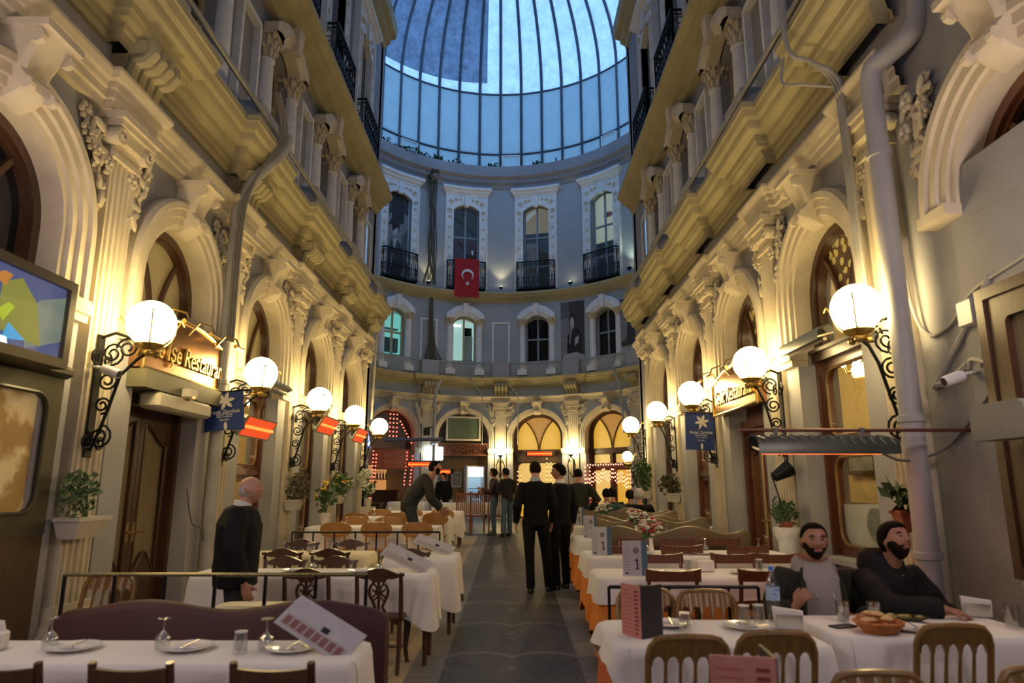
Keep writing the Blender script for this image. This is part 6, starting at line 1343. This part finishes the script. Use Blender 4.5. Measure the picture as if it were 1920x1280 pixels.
# ------------------------------------------------------------------ people
SKIN = mat('skin', (.38, .185, .12), .5, c2=(.31, .14, .09), sc=12); SKINL = mat('pale_skin', (.48, .26, .18), .5, c2=(.41, .20, .135), sc=10); LIP = mat('lip', (.36, .13, .11), .5, var=0)
HAIRB = mat('black_hair', (.005, .004, .0035), .8, spec=.1, var=.3, sc=60, bump=.2, bsc=260); HAIRG = mat('grey_hair', (.50, .48, .46), .7, var=.25, sc=60, bump=.5, bsc=200); HAIRN = mat('brown_hair', (.016, .010, .006), .8, spec=.1, var=.3, sc=60, bump=.4, bsc=200); EYEW = mat('eye_white', (.30, .27, .25), .3, var=0)
def cl(n, c, **k): return mat(n, c, .8, bump=.3, bsc=70, **k)
BLACK = cl('black_wool', (.006, .006, .0065), spec=.15); COAT = cl('charcoal_coat', (.010, .010, .012), spec=.2); NAVYT = cl('navy_trousers', (.018, .022, .034)); JEAN = cl('blue_jeans', (.05, .085, .14)); OLVJ = cl('olive_parka', (.026, .026, .017), spec=.2); HOOD = cl('grey_hoodie', (.33, .30, .29)); DKJ = cl('dark_jacket', (.014, .013, .015), spec=.2); TEALJ = cl('teal_jacket', (.018, .06, .07)); SUIT = cl('grey_green_suit', (.020, .023, .019), spec=.2); BRNJ = cl('brown_jacket', (.05, .03, .028)); SHIRT = cl('pale_shirt', (.36, .42, .52)); WSHIRT = cl('white_shirt', (.68, .66, .64)); PADD = cl('padded_jacket', (.010, .012, .015)); SHOE = mat('black_shoe', (.012, .011, .011), .3, var=0)
def hp(d, s=1.0):                       # surface point of a head, facing +y, d = unit direction
    x, y, z = .077*d.x, (.094 if d.y > 0 else .100)*d.y, .115*d.z; z = z if z < .05 else .05+(z-.05)*.88
    if z < -.015:
        t = min(1, (-z-.015)/.10); x *= 1-.34*t**1.3
        if d.y < 0: y *= 1-.5*t
        else: y *= 1-.06*t
    if z > .04: x *= 1+.10*min(1, (z-.04)/.05); y *= 1+.06*min(1, (z-.04)/.05)
    if d.y > 0:
        g = lambda a, b: math.exp(-(a/b)**2)
        nz = 0 if z > .03 else ((.03-z)/.055 if z > -.025 else max(0, 1-(-.025-z)/.010))
        y += .027*nz*g(x, .011+.005*nz); y -= .011*g(abs(x)-.031, .014)*g(z-.012, .012); y += .006*g(z-.034, .009)*g(abs(x)-.025, .03)
        y += .007*g(x, .022)*g(z+.052, .008); y += .004*g(x, .02)*g(z+.066, .007); y -= .004*g(x, .02)*g(z+.059, .003); y += .010*g(x, .022)*g(z+.098, .016); y += .004*g(abs(x)-.045, .018)*g(z+.015, .02)
    return V((x*s, y*s, z*s))
def dirs(nu, nv): return [[V((cos(-pi/2+pi*j/nv)*cos(2*pi*i/nu), cos(-pi/2+pi*j/nv)*sin(2*pi*i/nu), sin(-pi/2+pi*j/nv))) for i in range(nu)] for j in range(nv+1)]
def headmesh(s, nu=60, nv=48):
    m = MB().rings([[hp(d, s) for d in r] for r in dirs(nu, nv)])
    for k in (-1, 1): m.ell((k*.077*s, -.008*s, .0), (.010*s, .020*s, .032*s), 10, 7)
    return m
def shell(s, maskf, off, nu=80, nv=64):
    D = dirs(nu, nv); m = MB(); P = []; M = []
    for r in D:
        P.append([]); M.append([])
        for d in r:
            k = maskf(d, hp(d, s)/s); M[-1].append(k); q = hp(d, s); P[-1].append(q+d*((off*min(1, k*3.0)-.004)*s))
    vs = [p for r in P for p in r]; fs = []
    for j in range(nv):
        for i in range(nu):
            k = (i+1) % nu
            if max(M[j][i], M[j][k], M[j+1][i], M[j+1][k]) > 0: fs.append((j*nu+i, j*nu+k, (j+1)*nu+k, (j+1)*nu+i))
    return m.add(vs, fs)
def hairmask(front=.060, side=.012, back=-.055):
    def f(d, p):
        lim = front if d.y > .55 else (side+(front-side)*max(0, (d.y-.1)/.45) if d.y > .1 else (back+(side-back)*max(0, (d.y+.5)/.6) if d.y > -.5 else back))
        return max(0, min(1, (p.z-lim)/.03))
    return f
def beardmask(d, p):
    if d.y < -.05: return 0
    top = -.035 if abs(p.x) < .045 else -.035+(.03)*min(1, (abs(p.x)-.045)/.02)
    if 0: return 0
    if p.z > top or (abs(p.x) < .016 and p.z > -.036): return 0
    return max(0, min(1, (top-p.z)/.03, (.1+d.y)/.1, (.0 if abs(p.x) < .024 and -.068 < p.z < -.046 else 1)))
def fringe(d, p): return max(0, min(1, (.035-abs(p.z-.0)+0)/.03)) if d.y < .2 else 0     # side hair of a bald head
def ring2(m, pts, rx, ry, side):        # elliptical loft with a fixed lateral axis
    pts = [V(p) for p in pts]; R = []; n = 18
    for i, p in enumerate(pts):
        t = (pts[min(i+1, len(pts)-1)]-pts[max(i-1, 0)]).normalized(); u = (V(side)-t*V(side).dot(t)).normalized(); w_ = t.cross(u)
        R.append([p+u*(rx[i]*cos(2*pi*k/n))+w_*(ry[i]*sin(2*pi*k/n)) for k in range(n)])
    return m.rings(R)
def hand(m, wrist, d, up, side, curl=.5, s=1.0):
    """palm with four unequal fingers and a thumb; d along the hand, up = back of the hand, side = thumb side"""
    d, up = V(d).normalized(), V(up); up = (up-d*up.dot(d)).normalized(); sd = d.cross(up)
    if sd.dot(V(side)) < 0: sd = -sd
    w0 = V(wrist); R = []
    for t, hw, hh in ((-.02, .024, .020), (.02, .032, .017), (.06, .040, .015), (.092, .040, .012)):
        c = w0+d*t*s; R.append([c+sd*(hw*s*cos(2*pi*k/12))+up*(hh*s*sin(2*pi*k/12)) for k in range(12)])
    m.rings(R)
    for k, (o, L_) in enumerate(((.030, .072), (.010, .080), (-.010, .074), (-.029, .058))):
        p = w0+d*.088*s+sd*o*s; q = [p-d*.015*s, p]; a = curl*.55
        for sg in (.45, .32, .23): p = p+(d*cos(a)-up*sin(a))*(L_*sg*s)+sd*(o*.08*s); q.append(p); a += curl*.75
        m.tube(q, [.0095*s, .0095*s, .009*s, .0082*s, .007*s], 8)
    p = w0+d*.022*s+sd*.028*s; q = [p-sd*.012*s, p]
    for L_, a, b in ((.036, .75, .25), (.030, .45, .55), (.024, .25, .7)): p = p+(d*(1-a*.5)+sd*a-up*b*curl).normalized()*L_*s; q.append(p)
    m.tube(q, [.012*s, .0125*s, .0115*s, .010*s, .008*s], 8)
def remesh(o, vox, sm=3):
    r = o.modifiers.new('Remesh', 'REMESH'); r.mode = 'VOXEL'; r.voxel_size = vox; r.use_smooth_shade = True
    if sm: q = o.modifiers.new('Smooth', 'SMOOTH'); q.iterations = sm; q.factor = .4
STAND = dict(ank=[(-.10, -.02, .08), (.10, .0, .08)], knee=[(-.10, .02, .50), (.10, .03, .50)], hip=[(-.092, 0, .92), (.092, 0, .92)], pel=(0, 0, .97), wai=(0, .0, 1.12), che=(0, .0, 1.30), nec=(0, -.012, 1.485), head=(0, .03, 1.622), sho=[(-.185, -.01, 1.42), (.185, -.01, 1.42)], elb=[(-.245, -.04, 1.13), (.245, -.04, 1.13)], wri=[(-.25, .03, .88), (.25, .03, .88)])
SIT = dict(ank=[(-.12, .40, .08), (.12, .38, .08)], knee=[(-.13, .43, .50), (.13, .43, .50)], hip=[(-.095, .02, .52), (.095, .02, .52)], pel=(0, 0, .55), wai=(0, .0, .70), che=(0, .02, .88), nec=(0, .0, 1.05), head=(0, .05, 1.21), sho=[(-.185, .0, 1.0), (.185, .0, 1.0)], elb=[(-.25, .05, .72), (.25, .05, .72)], wri=[(-.18, .28, .74), (.18, .28, .74)])
def person(label, pos, yaw, H, base, over, top, trous, skin=SKIN, hair=None, beard=None, hy=0, hpit=0, fat=1.0, vox=.009, hands=((None,), (None,)), shirt=None, collar=None, shoes=SHOE, cat='person', group=None, topname='jacket', hairoff=.011, hairm=None, extra=None, bulk=1.0, hcurl=.5):
    k = H/1.75; J = {a: ([V(p)*k for p in b] if isinstance(b, list) else V(b)*k) for a, b in {**base, **over}.items()}
    pos = (pos[0], pos[1], fl(pos[1]) if len(pos) < 3 else pos[2]); side = (J['sho'][1]-J['sho'][0]).normalized(); hs = (J['hip'][1]-J['hip'][0]).normalized()
    HM = Matrix.Translation(J['head']) @ Matrix.Rotation(hy, 4, 'Z') @ Matrix.Rotation(-hpit, 4, 'X')
    m = MB(); tor = [J['pel']-V((0, 0, .07*k)), J['pel'], J['wai'], J['che'], J['nec']-(J['nec']-J['che'])*.22, J['nec']]
    ring2(m, tor, [.13*k*fat, .15*k*fat, .135*k*fat, .155*k*fat, .105*k, .055*k], [.09*k, .10*k*fat, .095*k*fat, .105*k*fat, .085*k, .055*k], side)
    hd = HM @ V((0, -.02*k, -.07*k)); m.tube([J['nec']-V((0, 0, .03*k)), (J['nec']+hd)/2, hd+V((0, 0, .03*k))], [.062*k, .055*k, .054*k], 14)
    hm = headmesh(k); hm.v = [tuple(HM @ V(p)) for p in hm.v]; m.join(hm)
    for i in (0, 1):
        m.tube([J['sho'][i]*.6+J['nec']*.4-V((0, 0, .055*k)), J['sho'][i]-V((0, 0, .015*k)), (J['sho'][i]+J['elb'][i])/2, J['elb'][i], J['elb'][i]*.6+J['wri'][i]*.4, J['wri'][i]], [.040*k, .042*k, .040*k, .036*k, .036*k, .026*k], 12)
        m.tube([J['hip'][i]+V((0, 0, .03*k)), J['hip'][i], (J['hip'][i]+J['knee'][i])/2, J['knee'][i], J['knee'][i]*.65+J['ank'][i]*.35, J['ank'][i]], [.075*k, .085*k, .07*k, .052*k, .052*k, .034*k], 14)
        an = J['ank'][i]; fw = V((0, 1, 0)); m.tube([an+V((0, -.03*k, -.03*k)), an+V((0, .05*k, -.04*k)), an+V((0, .14*k, -.055*k))], [.03*k, .03*k, .02*k], 10)
        hdn = hands[i]; d = J['wri'][i]-J['elb'][i]
        if hdn[0] is None: hand(m, J['wri'][i], d, (1 if i else -1, 0, 0), (0, 1, 0), hcurl, k)
        else: hand(m, J['wri'][i], hdn[0], hdn[1], hdn[2], hdn[3], k)
    b = single('person', m, skin, label, cat, group, pos, yaw); remesh(b, vox, 2)
    # clothes
    B = .016*bulk
    if top:
        c = MB(); t2 = [J['pel']-V((0, 0, (.10 if topname != 'coat' else .16)*k)), J['pel'], J['wai'], J['che'], J['nec']-(J['nec']-J['che'])*.28, J['nec']-V((0, 0, .012*k))]
        ring2(c, t2, [(.150*fat+B)*k, (.160*fat+B)*k, (.148*fat+B)*k, (.170*fat+B)*k, (.128+B)*k, (.064+B*.3)*k], [(.105*fat+B)*k, (.112*fat+B)*k, (.112*fat+B)*k, (.118*fat+B)*k, (.098+B)*k, (.060+B*.4)*k], side)
        for i in (0, 1):
            S_, E_, W_ = J['sho'][i], J['elb'][i], J['wri'][i]; wr = W_+(E_-W_)*.06
            c.tube([S_*.55+J['nec']*.45-V((0, 0, .060*k)), S_-V((0, 0, .022*k)), (S_+E_)/2, E_, E_*.5+W_*.5, wr], [(.050+B*.4)*k, (.054+B*.8)*k, (.052+B)*k, (.049+B)*k, (.045+B*.8)*k, (.036+B*.6)*k], 14)
        j = part(topname, c, top, b); remesh(j, max(vox, .011), 4)
        tx = bpy.data.textures.get('folds') or bpy.data.textures.new('folds', 'CLOUDS'); tx.noise_scale = .16; dm = j.modifiers.new('Folds', 'DISPLACE'); dm.texture = tx; dm.strength = .022*k; dm.mid_level = .5
        if topname == 'padded_jacket':
            q = MB()
            for s_ in range(11):
                t = s_/10*3.0; i_ = min(int(t), 2); A_, B_ = t2[1+i_], t2[2+i_]; c0 = A_.lerp(B_, t-i_); rx, ry = (.168+.014*s_/10)*k, (.124)*k; w_ = (B_-A_).normalized().cross(side)
                q.tube([c0+side*(rx*cos(a))+w_*(ry*sin(a)) for a in [2*pi*z/24 for z in range(25)]], .011*k, 6)
            part('quilting', q, top, j)
    if trous:
        c = MB()
        ring2(c, [J['pel']-V((0, 0, .12*k)), J['pel']-V((0, 0, .02*k)), J['pel']+(J['wai']-J['pel'])*.5], [.14*k*fat, (.160*fat+.006)*k, (.150*fat)*k], [.105*k*fat, (.108*fat+.008)*k, (.104*fat)*k], hs)
        for i in (0, 1): c.tube([J['hip'][i]+V((0, 0, .04*k)), J['hip'][i], (J['hip'][i]+J['knee'][i])/2, J['knee'][i], J['knee'][i]*.5+J['ank'][i]*.5, J['ank'][i]-V((0, 0, .02*k))], [.085*k, .098*k, .083*k, .068*k, .062*k, .058*k], 14)
        remesh(part('trousers', c, trous, b), max(vox, .012), 4)
        for i in (0, 1):
            an = J['ank'][i]; s_ = MB(); z0 = an.z-.08*k
            s_.rings([[(an.x+x*k*w2, an.y+y*k*l2, z0+z*k) for x, y in [(.045*cos(a), .05+.135*sin(a)*(1 if sin(a) > 0 else .75)) for a in [2*pi*q/16 for q in range(16)]]] for z, w2, l2 in ((0, .95, 1), (.02, 1.05, 1.02), (.05, .95, .93), (.085, .7, .55), (.10, .6, .45))]); part('shoe', s_, shoes, b)
    if hair:
        h = shell(k, hairm or hairmask(), hairoff); h.v = [tuple(HM @ V(p)) for p in h.v]; part('hair', h, hair, b)
    if beard:
        h = shell(k, beardmask, .0058); h.v = [tuple(HM @ V(p)) for p in h.v]; part('beard', h, mat('dark_beard', (.018, .011, .008), .8, var=.4, sc=60, spec=.1), b)
    for s_ in (-1, 1):
        pr = [(MB().ell((s_*.031*k, .0765*k, .011*k), (.013*k, .010*k, .0062*k), 10, 7), EYEW), (MB().ell((s_*.031*k, .0832*k, .011*k), (.0058*k, .004*k, .0056*k), 8, 5), HAIRB), (MB().tube([((s_*.031+q*.018)*k, (.0885-.004*abs(q+.2*s_))*k, (.032-.003*q*q)*k) for q in (-1, -.4, .3, 1)], .004*k, 5), hair or HAIRG)]
        for mb, _ in pr: mb.v = [tuple(HM @ V(p)) for p in mb.v]
        ob('eye', mmesh('eye', pr), b)
    lp = MB().ell((0, .0862*k, -.056*k), (.021*k, .006*k, .007*k), 12, 6); lp.v = [tuple(HM @ V(p)) for p in lp.v]; part('mouth', lp, LIP, b)
    if collar:
        n = J['nec']; c = MB(); 
        R = []
        for z, r in ((-.05, .082), (.0, .072), (.022, .068), (.024, .062), (-.02, .060)): R.append([(n.x+r*k*cos(a), n.y+.008*k+r*k*.98*sin(a), n.z+(z-.012*sin(a))*k) for a in [2*pi*q/20 for q in range(20)]])
        c.rings(R, False); part('shirt_collar', c, collar, b)
    if extra: extra(b, J, k, HM, side)
    return b
def mv(p, dx=0, dy=0, dz=0): return (p[0]+dx, p[1]+dy, p[2]+dz)
bald = lambda d, p: max(0, min(1, min((.045-p.z)/.03, (p.z+.06)/.03))) if d.y < .05 else 0
person('balding heavy-set man in a black coat standing behind the near rail', (-2.17, 5.62), rad(-72), 1.665, STAND, dict(elb=[(-.27, -.05, 1.12), (.265, -.02, 1.12)], wri=[(-.25, .06, .86), (.24, .08, .85)], nec=(0, .005, 1.465), head=(0, .065, 1.582)), COAT, NAVYT, SKINL, HAIRG, hy=rad(-8), hpit=rad(-12), fat=1.34, vox=.008, collar=WSHIRT, topname='coat', hairm=bald, hairoff=.005, bulk=2.0)
person('man in a dark padded jacket leaning over a chair on the left', (-1.68, 12.28), rad(-80), 1.93, STAND, dict(hip=[(-.092, -.1, .92), (.092, -.1, .92)], pel=(0, -.11, .97), wai=(0, -.05, 1.10), che=(0, .08, 1.26), nec=(0, .21, 1.40), head=(0, .29, 1.54), sho=[(-.185, .17, 1.34), (.185, .17, 1.34)], elb=[(-.24, .24, 1.06), (.24, .22, 1.06)], wri=[(-.19, .42, .90), (.17, .38, .89)]), PADD, NAVYT, SKIN, HAIRB, HAIRB, hy=0, hpit=rad(-8), collar=None, topname='padded_jacket', bulk=1.6)
person('man in a black sweater with pale collar standing among the rotunda tables', (-2.02, 20.55), rad(165), 1.6, STAND, {}, BLACK, BLACK, SKIN, HAIRB, hy=rad(-45), collar=SHIRT, topname='sweater', vox=.011)
def paper(b, J, k, HM, side):
    pass
person('person in brown jacket gesturing, left of the standing pair in the rotunda', (-.47, 18.35), rad(85), 1.70, STAND, dict(elb=[(-.24, .06, 1.13), (.25, .08, 1.12)], wri=[(-.14, .32, 1.20), (.16, .33, 1.12)]), BRNJ, JEAN, SKIN, HAIRN, vox=.011, hairoff=.03, hairm=hairmask(.06, -.05, -.10), hpit=rad(-6))
person('person in black jacket, blue jeans and dark cap in the rotunda', (-.12, 17.95), rad(38), 1.72, STAND, dict(elb=[(-.24, .06, 1.13), (.25, .06, 1.13)], wri=[(-.12, .30, 1.16), (.12, .30, 1.16)], head=(0, .09, 1.61), ank=[(-.12, -.04, .08), (.12, .05, .08)]), DKJ, JEAN, SKIN, BLACK, vox=.011, hairoff=.03, hairm=hairmask(.045, .02, -.02), hpit=rad(-28))
person('waiter in black sweater seen from behind in the middle of the aisle', (.33, 9.87), rad(3), 1.80, STAND, dict(ank=[(-.07, .0, .08), (.19, .16, .08)], knee=[(-.085, .01, .50), (.15, .12, .50)], elb=[(-.25, -.04, 1.13), (.25, .0, 1.13)], wri=[(-.26, .08, .90), (.24, .14, .90)]), BLACK, BLACK, SKINL, HAIRN, hy=rad(10), collar=SHIRT, topname='sweater', vox=.008, bulk=1.0, hairoff=.008)
person('waiter in black with white collar facing left beside the other waiter', (.70, 10.2), rad(38), 1.76, STAND, dict(elb=[(-.26, .02, 1.14), (.25, -.04, 1.13)], wri=[(-.2, .22, 1.0), (.26, .03, .88)]), BLACK, BLACK, SKIN, HAIRB, hy=rad(48), collar=WSHIRT, topname='sweater', vox=.008, hairoff=.024)
person('man in dark grey suit with one elbow out, seen from behind', (1.22, 12.82), rad(-5), 1.70, STAND, dict(elb=[(-.25, -.05, 1.12), (.36, -.04, 1.16)], wri=[(-.25, .03, .88), (.22, .10, .98)]), SUIT, SUIT, SKIN, HAIRB, topname='suit_jacket', vox=.010, bulk=1.4, fat=1.1, hairoff=.008)
sitb = dict(elb=[(-.27, .1, .75), (.27, .1, .75)], wri=[(-.16, .30, .80), (.16, .30, .80)])
bench('wavy_bench', 'olive leather bench behind the two dark-haired guests near the rotunda', 1.4, 2.95, 14.5, 1, OLIV, .86, .02, 2, 'wavy olive benches on the right')
person('seated guest in teal jacket seen from behind near the suit man', (1.80, 13.28), rad(0), 1.74, SIT, dict(sitb, elb=[(-.27, .1, .75), (.42, .16, .86)], wri=[(-.16, .30, .80), (.60, .28, .86)]), TEALJ, NAVYT, SKIN, HAIRB, vox=.011, group='seated guests near the rotunda')
person('white-haired seated guest in a black coat seen from behind', (2.42, 13.28), rad(4), 1.72, SIT, sitb, BLACK, BLACK, SKINL, HAIRG, vox=.011, hairoff=.03, hairm=hairmask(.05, -.04, -.10), bulk=1.8, group='seated guests near the rotunda')
person('dark-haired seated guest left of two between the teal and white-haired guests', (2.12, 14.72), rad(3), 1.70, SIT, sitb, SUIT, BLACK, SKIN, HAIRB, vox=.012, hairoff=.025, hairm=hairmask(.06, -.03, -.08), group='seated guests near the rotunda')
person('dark-haired seated guest right of two between the teal and white-haired guests', (2.50, 14.74), rad(10), 1.64, SIT, sitb, BRNJ, BLACK, SKIN, HAIRN, vox=.012, hairoff=.028, hairm=hairmask(.06, -.05, -.09), group='seated guests near the rotunda')
def hoodie(b, J, k, HM, side):
    n = J['nec']; m = MB()          # hood lying round the neck and the hoodie front showing between the open parka fronts
    R = []
    for z, r, yy in ((-.07, .125, .02), (-.02, .130, .0), (.035, .115, -.012), (.06, .092, -.01), (.03, .076, .0), (-.05, .07, .02)): R.append([(n.x+r*k*1.08*cos(a), n.y+(yy+r*sin(a))*k, n.z+(z-.035*(sin(a) > 0)*sin(a))*k) for a in [2*pi*q/24 for q in range(24)]])
    m.rings(R+[R[0]], False); part('hood', m, HOOD, b, sm=80)
    c, w_ = J['che'], J['wai']; m = MB(); R = []
    for p, hw, o in ((n+V((0, 0, .02*k)), .08, .115), (c+(n-c)*.72, .105, .160), (c+(n-c)*.4, .11, .172), (c, .105, .172), (w_, .105, .168), (J['pel'], .105, .165)): R.append([p+V((hw*k*s_, (o-.03*abs(s_)**2)*k, 0)) for s_ in (-1, -.6, -.2, .2, .6, 1)]+[p+V((hw*k*s_, .03*k, 0)) for s_ in (1, -1)])
    m.rings(R); part('hoodie_front', m, HOOD, b)
    q = MB()
    for s_ in (-1, 1): q.tube([n+V((s_*.035*k, .10*k, -.05*k)), c+V((s_*.05*k, .178*k, .0*k))], .004, 5)
    part('drawstring', q, WSHIRT, b)
    q = MB()
    for s_ in (-1, 1): q.tube([n+V((s_*.085*k, .07*k, -.02*k)), c+(n-c)*.4+V((s_*.115*k, .135*k, 0)), c+V((s_*.122*k, .152*k, 0)), w_+V((s_*.125*k, .15*k, 0)), J['pel']+V((s_*.125*k, .15*k, 0))], [.022, .022, .018, .016, .016], 8)
    part('parka_lapel', q, OLVJ, b)
person('bearded man in grey hoodie and open olive parka seated facing the camera', (2.10, 4.98, fl(5)-.13), rad(174), 1.90, SIT, dict(ank=[(-.12, .40, .2), (.12, .38, .2)], knee=[(-.13, .43, .52), (.13, .43, .52)], elb=[(-.29, .08, .74), (.30, .04, .74)], wri=[(-.17, .31, .80), (.19, .22, .83)], head=(0, .06, 1.205)), OLVJ, NAVYT, SKIN, HAIRB, HAIRB, hy=rad(-2), hpit=rad(-2), vox=.0065, hands=(((.5, .8, -.1), (-.2, 0, 1), (1, 0, 0), .8), ((-.25, .3, .5), (.6, .5, .2), (-.3, .2, 1), 1.3)), hairm=hairmask(.072, .01, -.06), hairoff=.012, topname='parka', extra=hoodie, bulk=1.7)
def dk(b, J, k, HM, side):
    n = J['nec']; m = MB(); R = []
    for z, r, yy in ((-.08, .135, -.03), (-.02, .14, -.06), (.06, .125, -.07), (.09, .09, -.06), (.04, .075, -.02), (-.05, .07, 0)): R.append([(n.x+r*k*1.05*cos(a), n.y+(yy+r*sin(a))*k, n.z+(z-.03*(sin(a) > 0)*sin(a))*k) for a in [2*pi*q/24 for q in range(24)]])
    m.rings(R+[R[0]], False); part('hood', m, DKJ, b, sm=80)
    c = J['che']; part('zip', MB().tube([n+V((0, .10*k, -.05*k)), c+V((0, .148*k, 0)), J['wai']+V((0, .15*k, 0))], .008, 6), STEEL, b)
person('bearded man in a dark hooded jacket reaching across the table by the wall', (2.56, 5.0, fl(5)-.13), rad(180+16), 1.92, SIT, dict(ank=[(-.12, .40, .2), (.12, .38, .2)], knee=[(-.13, .43, .52), (.13, .43, .52)], che=(0, .06, .88), nec=(0, .09, 1.05), head=(0, .16, 1.20), sho=[(-.195, .05, 1.0), (.195, .09, .99)], elb=[(-.30, .14, .76), (.22, .30, .84)], wri=[(-.20, .32, .78), (.0, .47, .845)]), DKJ, NAVYT, SKIN, HAIRB, HAIRB, hy=rad(0), hpit=rad(-16), fat=1.12, vox=.0065, hands=(((.3, .8, -.1), (-.2, 0, 1), (1, 0, 0), .6), ((-.85, .45, -.22), (0, .15, 1), (.3, .8, 0), .55)), hairoff=.016, hairm=hairmask(.060, .0, -.07), extra=dk, bulk=1.9)
# ------------------------------------------------------------------ daylight, camera, colour
w = bpy.data.worlds.new('dusk'); SC.world = w; w.use_nodes = True
bg = w.node_tree.nodes['Background']; bg.inputs[0].default_value = (.26, .51, .95, 1); bg.inputs[1].default_value = 2.0
cd = bpy.data.cameras.new('camera'); cd.lens = 24; cd.sensor_width = 36; cd.clip_end = 200
cam = bpy.data.objects.new('camera', cd); COL.objects.link(cam); cam.location = (0, 0, CAMH); cam.rotation_euler = (rad(90+12.0), 0, 0); SC.camera = cam
cd.dof.use_dof = True; cd.dof.focus_distance = 24; cd.dof.aperture_fstop = 2.2
SC.view_settings.view_transform = 'Standard'; SC.view_settings.look = 'None'; SC.view_settings.gamma = 1; SC.view_settings.exposure = .05
SC.cycles.use_denoising = True; SC.cycles.max_bounces = 7; SC.cycles.diffuse_bounces = 4; SC.cycles.glossy_bounces = 3; SC.cycles.transmission_bounces = 5; SC.cycles.transparent_max_bounces = 10
SC.cycles.sample_clamp_indirect = 6; SC.cycles.caustics_reflective = False; SC.cycles.caustics_refractive = False
